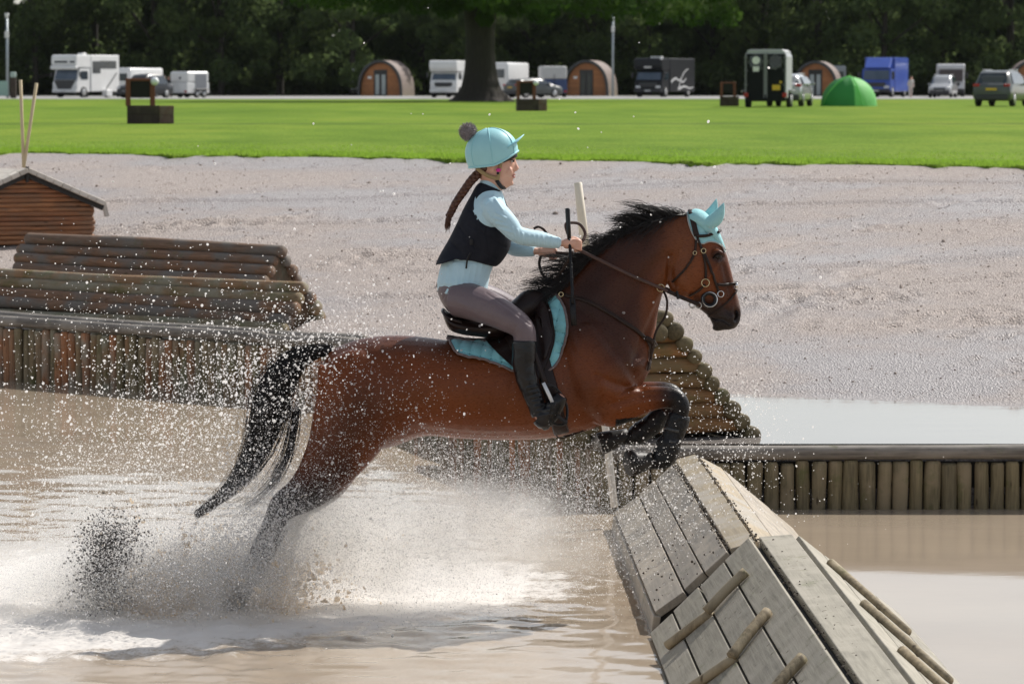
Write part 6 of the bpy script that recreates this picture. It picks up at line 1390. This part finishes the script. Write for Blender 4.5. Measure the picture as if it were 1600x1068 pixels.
def leaves(centers, radii, n_per, size, seed, flat=.75):
    q = np.random.default_rng(seed); Vs = []
    for c, r, n in zip(centers, radii, n_per):
        d = q.normal(size=(n, 3)); d /= np.linalg.norm(d, axis=1)[:, None]; p = c + d*(r*(q.random(n)**.42))[:, None]*np.array((1, 1, flat))
        a = q.normal(size=(n, 3)); a /= np.linalg.norm(a, axis=1)[:, None]; b_ = np.cross(a, q.normal(size=(n, 3))); b_ /= np.linalg.norm(b_, axis=1)[:, None]; s = (size*q.uniform(.5, 1.4, n))[:, None]
        Vs.append(np.stack([p - a*s, p - b_*s*.55, p + a*s, p + b_*s*.55], 1).reshape(-1, 3))
    V = np.concatenate(Vs); return V, np.arange(len(V)).reshape(-1, 4)
def tree_parts(h, spread, trunk_r, seed, n_leaf, size, low):
    q = np.random.default_rng(seed); C_ = []; Rr = []
    for i in range(46):
        a = q.uniform(0, 2*PI); rr = spread*q.random()**.5; z = low + (h-low)*q.random(); k = math.sin(PI*min(1, max(.12, (z-low)/(h-low)*.85+.15)))**.5; C_.append((rr*math.cos(a)*k, rr*math.sin(a)*k, z)); Rr.append(spread*q.uniform(.18, .34))
    V, Fc = leaves(np.array(C_), Rr, [int(n_leaf/46)]*46, size, seed+1)
    tb = [tube(catmull([(0, 0, -.3), (.05, 0, .6), (.1, .05, h*.3), (-.1, .1, h*.6), (0, 0, h*.85)], 3), np.interp(np.linspace(0, 1, 13), [0, .1, .5, 1], [trunk_r*1.8, trunk_r*1.05, trunk_r*.7, trunk_r*.15]), 12)]
    for i in range(9):
        c = np.array(C_[i*5]); z0 = max(1.5, c[2]*.55); tb.append(tube(catmull([(0, 0, z0), (c[0]*.4, c[1]*.4, z0+(c[2]-z0)*.4), tuple(c)], 3), np.linspace(trunk_r*.35, .05, 7), 7))
    return (V, Fc), join(*tb)
kinds = [tree_parts(*a) for a in ((17, 6.0, .38, 31, 11000, .26, 1.6), (15, 5.2, .32, 37, 10000, .25, 1.2), (19, 6.4, .45, 43, 12000, .28, 2.2))]
cm = []
for (cv, tv) in kinds:
    a = mesh_from('crown', *cv); a.materials.append(m_leaf); b_ = mesh_from('trunk', *tv, True); b_.materials.append(m_bark); cm.append((a, b_))
desc = ['broad dark tree', 'low dense tree', 'tall dark tree']
land = ['behind the left lamp post', 'above the left lorry cab', 'above the rear of the large white lorry', 'behind the small white trailer', 'right of the small white trailer', 'between the small white trailer and the first pod', 'behind the first timber pod', 'behind the motorhome', 'behind the big oak trunk', 'behind the navy trailer', 'behind the second timber pod', 'behind the black lorry', 'right of the black lorry', 'behind the black horse trailer', 'behind the third timber pod', 'behind the blue lorry', 'behind the silver pickup', 'at the right edge behind the grey estate car']
q = random.Random(12)
pxs = [-30, 60, 150, 245, 340, 440, 545, 650, 745, 840, 930, 1020, 1110, 1190, 1275, 1375, 1475, 1575]
for i, px in enumerate(pxs):
    k = i % 3; D = q.uniform(312, 326); c = far(px + q.uniform(-10, 10), D); root = thing('broadleaf_tree', f'{desc[k]} in the wood edge, {land[i]}', 'tree', c, q.uniform(0, 6), 'trees along the edge of the wood'); s = q.uniform(.9, 1.12); root.scale = (s, s, s)
    mko('crown', cm[k][0], root); mko('trunk', cm[k][1], root)
# the wood behind: one leafy mass
m_floor = M('leaf litter', (.028, .024, .014), (.018, .018, .010), scale=1, rough=.95)
g = mk('forest_floor', [(a, b, GZ+.03 + .3*(b > 400)) for a, b in ((-400, 305), (400, 305), (400, 460), (-400, 460))], [(0, 1, 2, 3)], m_floor); tag(g, 'dark leaf litter under the trees of the wood', kind='structure')
qq = np.random.default_rng(77); n = 900; C_ = np.stack([qq.uniform(-95, 95, n), qq.uniform(330, 350, n), GZ + .5 + 19*qq.random(n)**1.3], 1)
V, Fc = leaves(C_, list(qq.uniform(2.2, 4.2, n)), [150]*n, .85, 78); g = mk('woodland', V, Fc, m_leaf); tag(g, 'dark dense woodland closing the view behind the road', 'wood', kind='stuff')
V, Fc = leaves(np.stack([qq.uniform(-70, 70, 220), qq.uniform(318, 330, 220), GZ + .6 + 1.6*qq.random(220)], 1), list(qq.uniform(.9, 1.8, 220)), [130]*220, .3, 79); g = mk('undergrowth', V, Fc, m_leaf); tag(g, 'dark undergrowth of bushes and shrubs at the foot of the wood', 'shrubs', kind='stuff')
# the big oak
def oak():
    D = 208; c = far(750, D); root = thing('oak_tree', 'huge old oak with flared dark trunk standing alone in the grass', 'tree', c)
    q = np.random.default_rng(5); zs = [-.3, .0, .25, .7, 1.4, 2.4, 4.0, 5.6, 7.2]; rad = [2.3, 1.85, 1.5, 1.18, 1.0, .90, .86, .98, .8]; rings = []
    for z, r in zip(*[catmull(np.stack([zs, rad], 1), 4)[:, i] for i in (0, 1)]):
        rings.append([(math.cos(a)*r*(1+(.16*math.exp(-max(z, 0)/1.2)+.035)*math.sin(a*5+.8)+.03*math.sin(a*9+z*.4)), math.sin(a)*r*(1+.10*math.exp(-max(z, 0)/1.2)*math.sin(a*4)), z) for a in [2*PI*j/40 for j in range(40)]])
    tb = [skin_rings(rings)]; C_ = []; Rr = []
    for i in range(12):
        a = 2*PI*i/12 + q.uniform(-.2, .2); L = q.uniform(8, 13); up = q.uniform(.25, .9); p = [(0, 0, 5.5+q.uniform(-1, 1.5)), (math.cos(a)*L*.3, math.sin(a)*L*.3, 7.5+up*2), (math.cos(a)*L*.65, math.sin(a)*L*.65, 8.6+up*5), (math.cos(a)*L, math.sin(a)*L, 8.8+up*7)]; P = catmull(p, 4); tb.append(tube(P, np.linspace(.55, .08, len(P)), 10))
        for k in range(5): f = q.uniform(.35, 1.05); e = np.array(on_curve(P, min(f, 1))); C_.append(e + q.normal(0, 1.2, 3)); Rr.append(q.uniform(1.7, 2.8))
    for i in range(46): a = q.uniform(0, 2*PI); r = 12.5*q.random()**.5; C_.append((r*math.cos(a), r*math.sin(a), 9.5 + 10*q.random()*(1-r/16))); Rr.append(q.uniform(1.8, 3.0))
    # drooping outer branches that hang into the top of the view
    for i in range(30): a = q.uniform(0, 2*PI); r = q.uniform(7, 14.5); C_.append((r*math.cos(a), r*math.sin(a), q.uniform(6.2, 8.6))); Rr.append(q.uniform(1.1, 1.9))
    for (x, y, z, r) in ((.9, -1.5, 6.1, .95), (1.1, -1.6, 7.2, 1.1), (-2.5, -2, 7.4, 1.5), (-4, -2, 7.0, 1.4), (3.2, -2, 6.9, 1.3), (5.5, -1, 7.2, 1.6), (8.5, 0, 7.0, 1.5), (11.5, 1, 6.6, 1.5), (14.0, 0, 6.5, 1.4), (15.3, 0, 7.0, 1.3)): C_.append((x, y, z)); Rr.append(r)
    for (x, y, z, r) in ((.35, -1.7, 4.9, .55), (.5, -1.8, 5.8, .8), (-.8, -1.9, 6.0, .8), (-2.0, -2.2, 5.6, .9), (2.0, -2.2, 5.7, 1.0), (-3.6, -3, 5.9, 1.1), (3.8, -3, 5.4, 1.1), (-5.5, -3, 6.2, 1.2), (6.0, -3, 5.9, 1.3), (8.2, -3, 5.6, 1.2), (10.4, -2, 5.4, 1.2), (12.6, -2, 5.3, 1.2), (14.8, -1, 5.2, 1.1), (-7.5, -3, 6.6, 1.2)): C_.append((x, y, z)); Rr.append(r)
    P_('trunk', join(*tb), m_bark, root, True)
    V, Fc = leaves(np.array(C_), Rr, [330]*len(C_), .17, 91); P_('crown', (V, Fc), m_leaf2, root)
oak()
# ================================================================ spray thrown up by the hind feet
m_drop = M('white water drops', (.92, .91, .90), (.90, .89, .88), scale=2, rough=.2, spec=.6)
_t = m_drop.node_tree; _tl = nd(_t, 'ShaderNodeBsdfTranslucent'); _tl.inputs[0].default_value = (.97, .96, .95, 1); _mx = nd(_t, 'ShaderNodeMixShader'); _mx.inputs[0].default_value = .85   # a drop passes on the light that falls on its far side
_tr = nd(_t, 'ShaderNodeBsdfTransparent'); _m2 = nd(_t, 'ShaderNodeMixShader'); _m2.inputs[0].default_value = .40
_t.links.new(_t.nodes['Principled BSDF'].outputs[0], _mx.inputs[1]); _t.links.new(_tl.outputs[0], _mx.inputs[2]); _t.links.new(_mx.outputs[0], _m2.inputs[1]); _t.links.new(_tr.outputs[0], _m2.inputs[2]); _t.links.new(_m2.outputs[0], _t.nodes['Material Output'].inputs[0])
def drop_mesh(P, r, seed, sub=False):
    q = np.random.default_rng(seed); n = len(P)
    if sub: bv, bf = ball((0, 0, 0), 1, 1)
    else: bv = [(1, 0, -.7), (-1, 0, -.7), (0, 1, .7), (0, -1, .7)]; bf = [(0, 1, 2), (0, 3, 1), (0, 2, 3), (1, 3, 2)]
    bv = np.array(bv); bf = np.array(bf); st = q.uniform(.7, 1.35, (n, 1, 3)) if sub else q.uniform(.8, 1.2, (n, 1, 3))
    V = bv[None]*st*np.asarray(r)[:, None, None]; a = q.uniform(0, 2*PI, n); ca, sa = np.cos(a)[:, None], np.sin(a)[:, None]
    X_ = V[:, :, 0]*ca - V[:, :, 2]*sa; Z_ = V[:, :, 0]*sa + V[:, :, 2]*ca; V = np.stack([X_, V[:, :, 1], Z_], 2) + P[:, None]
    return V.reshape(-1, 3), (bf[None] + (np.arange(n)*len(bv))[:, None, None]).reshape(-1, 3)
QS = np.random.default_rng(101)
def jets(n, org, spread, vx, vz, vy, t0, t1, clump=14, cj=.03):
    """ballistic droplets in jets: org px, velocity ranges in m/s, shared by clumps"""
    m = max(1, n//clump); o = hp(*org, 0)[None] + QS.normal(0, 1, (m, 3))*np.array(spread); v = np.stack([QS.normal(vx[0], vx[1], m), QS.normal(vy[0], vy[1], m), np.abs(QS.normal(vz[0], vz[1], m))], 1)
    t = QS.uniform(t0, t1, m); i = QS.integers(0, m, n); tt = t[i]*QS.uniform(.75, 1.15, n); vv = v[i]*(1+QS.normal(0, .06, (n, 1)))
    P = o[i] + vv*tt[:, None]; P[:, 2] -= 4.9*tt**2; P += QS.normal(0, 1, (n, 3))*(cj + .06*tt)[:, None]; return P[P[:, 2] > .005]
def cloud(n, px, py, sx, sy, sy_m=.35, rot=0, y0=0):
    u = QS.normal(0, 1, n)*sx; v = QS.normal(0, 1, n)*sy; c, s = math.cos(R(rot)), math.sin(R(rot)); X_ = px + u*c - v*s; Y_ = py + u*s + v*c; P = np.array([hp(0, 0)]*1); 
    P = np.stack([(X_-800)*PX, np.zeros(n), CZ - (Y_-HOR)*PX], 1); P[:, 1] = HY + y0 + QS.normal(0, sy_m, n); return P[P[:, 2] > .005]
fine = np.concatenate([
    jets(46000, (372, 940), (.10, .15, .02), (-1.0, 1.5), (2.6, 1.0), (0, .9), .05, .62),
    jets(36000, (430, 930), (.10, .15, .02), (1.3, 1.4), (2.4, .9), (0, .9), .05, .55),
    jets(34000, (180, 945), (.12, .15, .02), (-.4, .9), (2.2, .9), (0, .8), .05, .45),
    cloud(16000, 330, 850, 120, 60, .45), cloud(18000, 250, 900, 130, 40, .5), cloud(26000, 560, 830, 120, 60, .5), cloud(34000, 700, 800, 140, 62, .6), cloud(3000, 320, 890, 95, 38, .35), cloud(14000, 850, 790, 90, 55, .5),
    cloud(22000, 120, 880, 90, 60, .5), cloud(12000, 430, 720, 90, 80, .4), cloud(3500, 800, 860, 130, 70, .5)])
mid_ = np.concatenate([
    jets(6500, (372, 940), (.12, .2, .02), (-.9, 1.6), (3.2, 1.1), (-.25, .9), .1, .75, 5, .02), jets(2600, (430, 930), (.12, .2, .02), (1.6, 1.6), (3.0, 1.0), (-.2, .9), .1, .65, 5, .02),
    cloud(5200, 430, 620, 150, 70, .4, -8), cloud(4200, 600, 610, 110, 60, .3), cloud(1800, 200, 690, 130, 70, .5), cloud(2400, 900, 760, 150, 50, .4), cloud(1300, 1080, 620, 70, 70, .3), cloud(5200, 405, 865, 38, 48, .06, -35, -.36), cloud(2500, 430, 800, 40, 40, .06, -30, -.34), cloud(2500, 250, 900, 80, 35, .1, 0, -.5), cloud(900, 1170, 640, 30, 45, .3), cloud(500, 150, 480, 140, 60, .5), cloud(2200, 700, 740, 170, 50, .4),
    cloud(600, 1000, 690, 60, 30, .3), cloud(500, 1080, 800, 70, 60, .3)])
big = np.concatenate([cloud(1300, 450, 620, 110, 90, .35, -10), cloud(520, 520, 560, 70, 60, .25), cloud(420, 250, 640, 120, 80, .4), cloud(500, 330, 750, 130, 70, .4), cloud(150, 700, 480, 240, 130, .4), cloud(90, 900, 420, 250, 150, .4), jets(700, (372, 940), (.12, .2, .02), (-.9, 1.7), (3.4, 1.1), (-.3, .8), .15, .8, 3, .02)])
rad = lambda n, a, b_, s: (a + (b_-a)*np.random.default_rng(s).random(n)**2.5)
# keep the face and the upper body clear of all but a few drops
def keep_(P, frac, seed):
    q = np.random.default_rng(seed); px = P[:, 0]/P[:, 1]*F+800; pz = (CZ-P[:, 2])/P[:, 1]*F+HOR; up = (pz < 540) & (px > 600); rf = ((px > 700) & (pz < 690) & (P[:, 1] < HY+.3)); return P[~(up & (q.random(len(P)) > frac)) & ~(rf & (q.random(len(P)) > .3))]
fine = keep_(fine, .0, 1); mid_ = keep_(mid_, .35, 2)
rf_ = rad(len(fine), .0014, .0034, 3); _px = fine[:, 0]/fine[:, 1]*F+800; _py = (CZ-fine[:, 2])/fine[:, 1]*F+HOR; rf_ *= 1+.9*np.exp(-((_px-310)/130)**2-((_py-890)/55)**2)
V, Fc = drop_mesh(fine, rf_, 4); g = mk('water_mist', V, Fc, m_drop); tag(g, 'fine white mist of water hanging over the pool under the horse', 'spray', kind='stuff')
V, Fc = drop_mesh(mid_, rad(len(mid_), .0017, .0052, 5), 6, True); g = mk('water_drops', V, Fc, m_drop, smooth=True); tag(g, 'white water drops flying round the horse', 'spray', kind='stuff')
V, Fc = drop_mesh(big, rad(len(big), .0030, .0085, 7), 8, True); g = mk('large_water_drops', V, Fc, m_drop, smooth=True); tag(g, 'larger white drops and clots of water over tail and haunches', 'spray', kind='stuff')
# lumpy heaps of thrown water low over the surface
def splash_body(n, orgs, seed):
    q = np.random.default_rng(seed); parts = []
    for k in range(n):
        (ox, oy), (vx, svx), (vz, svz), tm = orgs[q.integers(0, len(orgs))]; v = np.array((q.normal(vx, svx), q.normal(0, .7), abs(q.normal(vz, svz)))); t = q.uniform(.02, 1)**.8*tm
        o = hp(ox + q.normal(0, 9), oy, q.normal(0, .12)) + v*t; o[2] -= 4.9*t*t; o[2] = max(o[2], .0); f = t/tm
        r = q.uniform(.007, .022)*(1.15-.7*f)
        for j in range(3): e = o + q.normal(0, .016, 3); parts.append(ball(e, r*q.uniform(.5, 1.0), 1, tuple(q.uniform(.6, 1.5, 3))))
    V, N_, Fc = remesh(*join(*parts), .0065, 1, .35); V = np.array(V); V += N_*(fnoise(V, 120, seed)*.003)[:, None]; return V, Fc
def white_water(name, a, b_, tr):
    m = M(name, a, b_, scale=5, rough=.25, spec=.5); t = m.node_tree; b = t.nodes['Principled BSDF']; tl = nd(t, 'ShaderNodeBsdfTranslucent'); tl.inputs[0].default_value = (*a, 1); mx = nd(t, 'ShaderNodeMixShader'); mx.inputs[0].default_value = tr
    t.links.new(b.outputs[0], mx.inputs[1]); t.links.new(tl.outputs[0], mx.inputs[2]); t.links.new(mx.outputs[0], t.nodes['Material Output'].inputs[0]); return m
m_splash = white_water('churned sandy water', (.90, .81, .69), (.95, .91, .85), .75)
V, Fc = splash_body(1500, [((372, 950), (-.7, .9), (2.0, .8), .40), ((440, 945), (.4, .8), (1.8, .7), .36), ((215, 955), (.5, .8), (1.2, .6), .28), ((290, 950), (.1, .8), (1.7, .7), .34)], 61)
g = mk('splash', V, Fc, m_splash, smooth=True); tag(g, 'lumpy heaps of sandy white water thrown up round the hind feet', 'splash', kind='stuff')
# thin torn ropes of water arcing off the splash
V_, F_ = [], []; q = np.random.default_rng(71)
for k in range(70):
    o = hp(q.choice([372, 430, 300, 200, 250]) + q.normal(0, 12), 945, q.normal(0, .15)); v = np.array((q.normal(-.5, 1.2), q.normal(0, .5), q.uniform(1.6, 3.4))); t1 = q.uniform(.12, .42); n_ = 14; P = []; sp = q.uniform(.03, .10)
    for j in range(n_): t_ = t1 - sp + sp*j/n_; p = o + v*t_; p[2] -= 4.9*t_*t_; P.append(p + q.normal(0, .004, 3) + np.array((math.sin(j*.9)*.004, 0, math.cos(j*1.1)*.003)))
    P = np.array(P)
    if P[:, 2].min() < .01: continue
    V_, F_ = join((V_, F_), tube(P, np.abs(q.normal(.0028, .0016, n_))+.0008, 6))
g = mk('water_ropes', V_, F_, m_drop, smooth=True); tag(g, 'thin torn strings of white water arcing off the splash', 'splash', kind='stuff')
# dark clod of sand and water kicked up behind
cl = np.concatenate([cloud(5200, 172, 890, 24, 42, .10, 8, -.25), cloud(1400, 182, 835, 28, 18, .12, 0, -.25)]); V, Fc = drop_mesh(cl, rad(len(cl), .002, .0065, 9), 10, True)
g = mk('kicked_up_sand', V, Fc, M('wet dark sand', (.06, .052, .045), (.03, .026, .024), scale=30, rough=.6)); tag(g, 'dark clod of wet sand kicked up behind the hind feet', 'sand', kind='stuff')

# the finest mist, too small to see drop by drop: a thin airy body of spray
MIST = [((345, 915, -.42), (.60, .30, .27), 8.0), ((200, 925, -.35), (.5, .3, .18), 5.0), ((330, 900), (.72, .42, .32), 19.0), ((530, 850), (.75, .42, .38), 10.0), ((710, 835), (.82, .42, .34), 7.0), ((160, 905), (.48, .40, .24), 10.0), ((430, 800), (.42, .35, .34), 3.0), ((60, 900), (.5, .5, .20), 6.0), ((860, 860), (.5, .45, .22), 1.6)]
m = bpy.data.materials.new('airy spray'); m.use_nodes = True; t = m.node_tree; t.nodes.remove(t.nodes['Principled BSDF']); pv = nd(t, 'ShaderNodeVolumePrincipled'); pv.inputs['Color'].default_value = (.995, .985, .965, 1); pv.inputs['Anisotropy'].default_value = .45
tc = nd(t, 'ShaderNodeTexCoord'); no = nd(t, 'ShaderNodeTexNoise', i_Scale=4.2, i_Detail=6.0, i_Roughness=.68); t.links.new(tc.outputs['Object'], no.inputs['Vector']); mr = nd(t, 'ShaderNodeMapRange'); mr.inputs[1].default_value = .36; mr.inputs[2].default_value = .72; mr.inputs[3].default_value = .04; mr.inputs[4].default_value = 1.5
t.links.new(no.outputs['Fac'], mr.inputs[0]); tot = None
for (c_, r_, d_) in MIST:
    sb = nd(t, 'ShaderNodeVectorMath', operation='SUBTRACT'); sb.inputs[1].default_value = tuple(float(v) for v in hp(*c_)); t.links.new(tc.outputs['Object'], sb.inputs[0])
    dv = nd(t, 'ShaderNodeVectorMath', operation='DIVIDE'); dv.inputs[1].default_value = r_; t.links.new(sb.outputs[0], dv.inputs[0])
    ln = nd(t, 'ShaderNodeVectorMath', operation='LENGTH'); t.links.new(dv.outputs[0], ln.inputs[0])
    ms = nd(t, 'ShaderNodeMapRange', interpolation_type='SMOOTHSTEP'); ms.inputs[1].default_value = 1.15; ms.inputs[2].default_value = .0; ms.inputs[3].default_value = 0; ms.inputs[4].default_value = d_; t.links.new(ln.outputs['Value'], ms.inputs[0])
    if tot is None: tot = ms.outputs[0]
    else: ad = nd(t, 'ShaderNodeMath', operation='MAXIMUM'); t.links.new(tot, ad.inputs[0]); t.links.new(ms.outputs[0], ad.inputs[1]); tot = ad.outputs[0]
mu = nd(t, 'ShaderNodeMath', operation='MULTIPLY'); t.links.new(tot, mu.inputs[0]); t.links.new(mr.outputs[0], mu.inputs[1]); t.links.new(mu.outputs[0], pv.inputs['Density']); t.links.new(pv.outputs[0], t.nodes['Material Output'].inputs['Volume'])
V, Fc = box((-1.15, HY-.15, .42), (4.3, 1.5, .79), .15, seg=4); g = mk('spray_mist', V, Fc, m, smooth=True); tag(g, 'thin airy veil of the finest spray low over the churned water', 'mist', kind='stuff')
SC.cycles.volume_step_rate = 1.0; SC.cycles.volume_max_steps = 64; SC.cycles.volume_bounces = 10

# ---------------------------------------------------------------- the air itself: very thin haze, far things fade a little
m = bpy.data.materials.new('thin haze'); m.use_nodes = True; t = m.node_tree; t.nodes.remove(t.nodes['Principled BSDF']); pv = nd(t, 'ShaderNodeVolumePrincipled'); pv.inputs['Color'].default_value = (.88, .94, 1, 1); pv.inputs['Density'].default_value = 2.2e-5; t.links.new(pv.outputs[0], t.nodes['Material Output'].inputs['Volume'])
V, Fc = box((0, 1100, 12.5), (3400, 3400, 40)); g = mk('haze', V, Fc, m); tag(g, 'thin pale haze in the air over the whole ground', 'haze', kind='stuff')
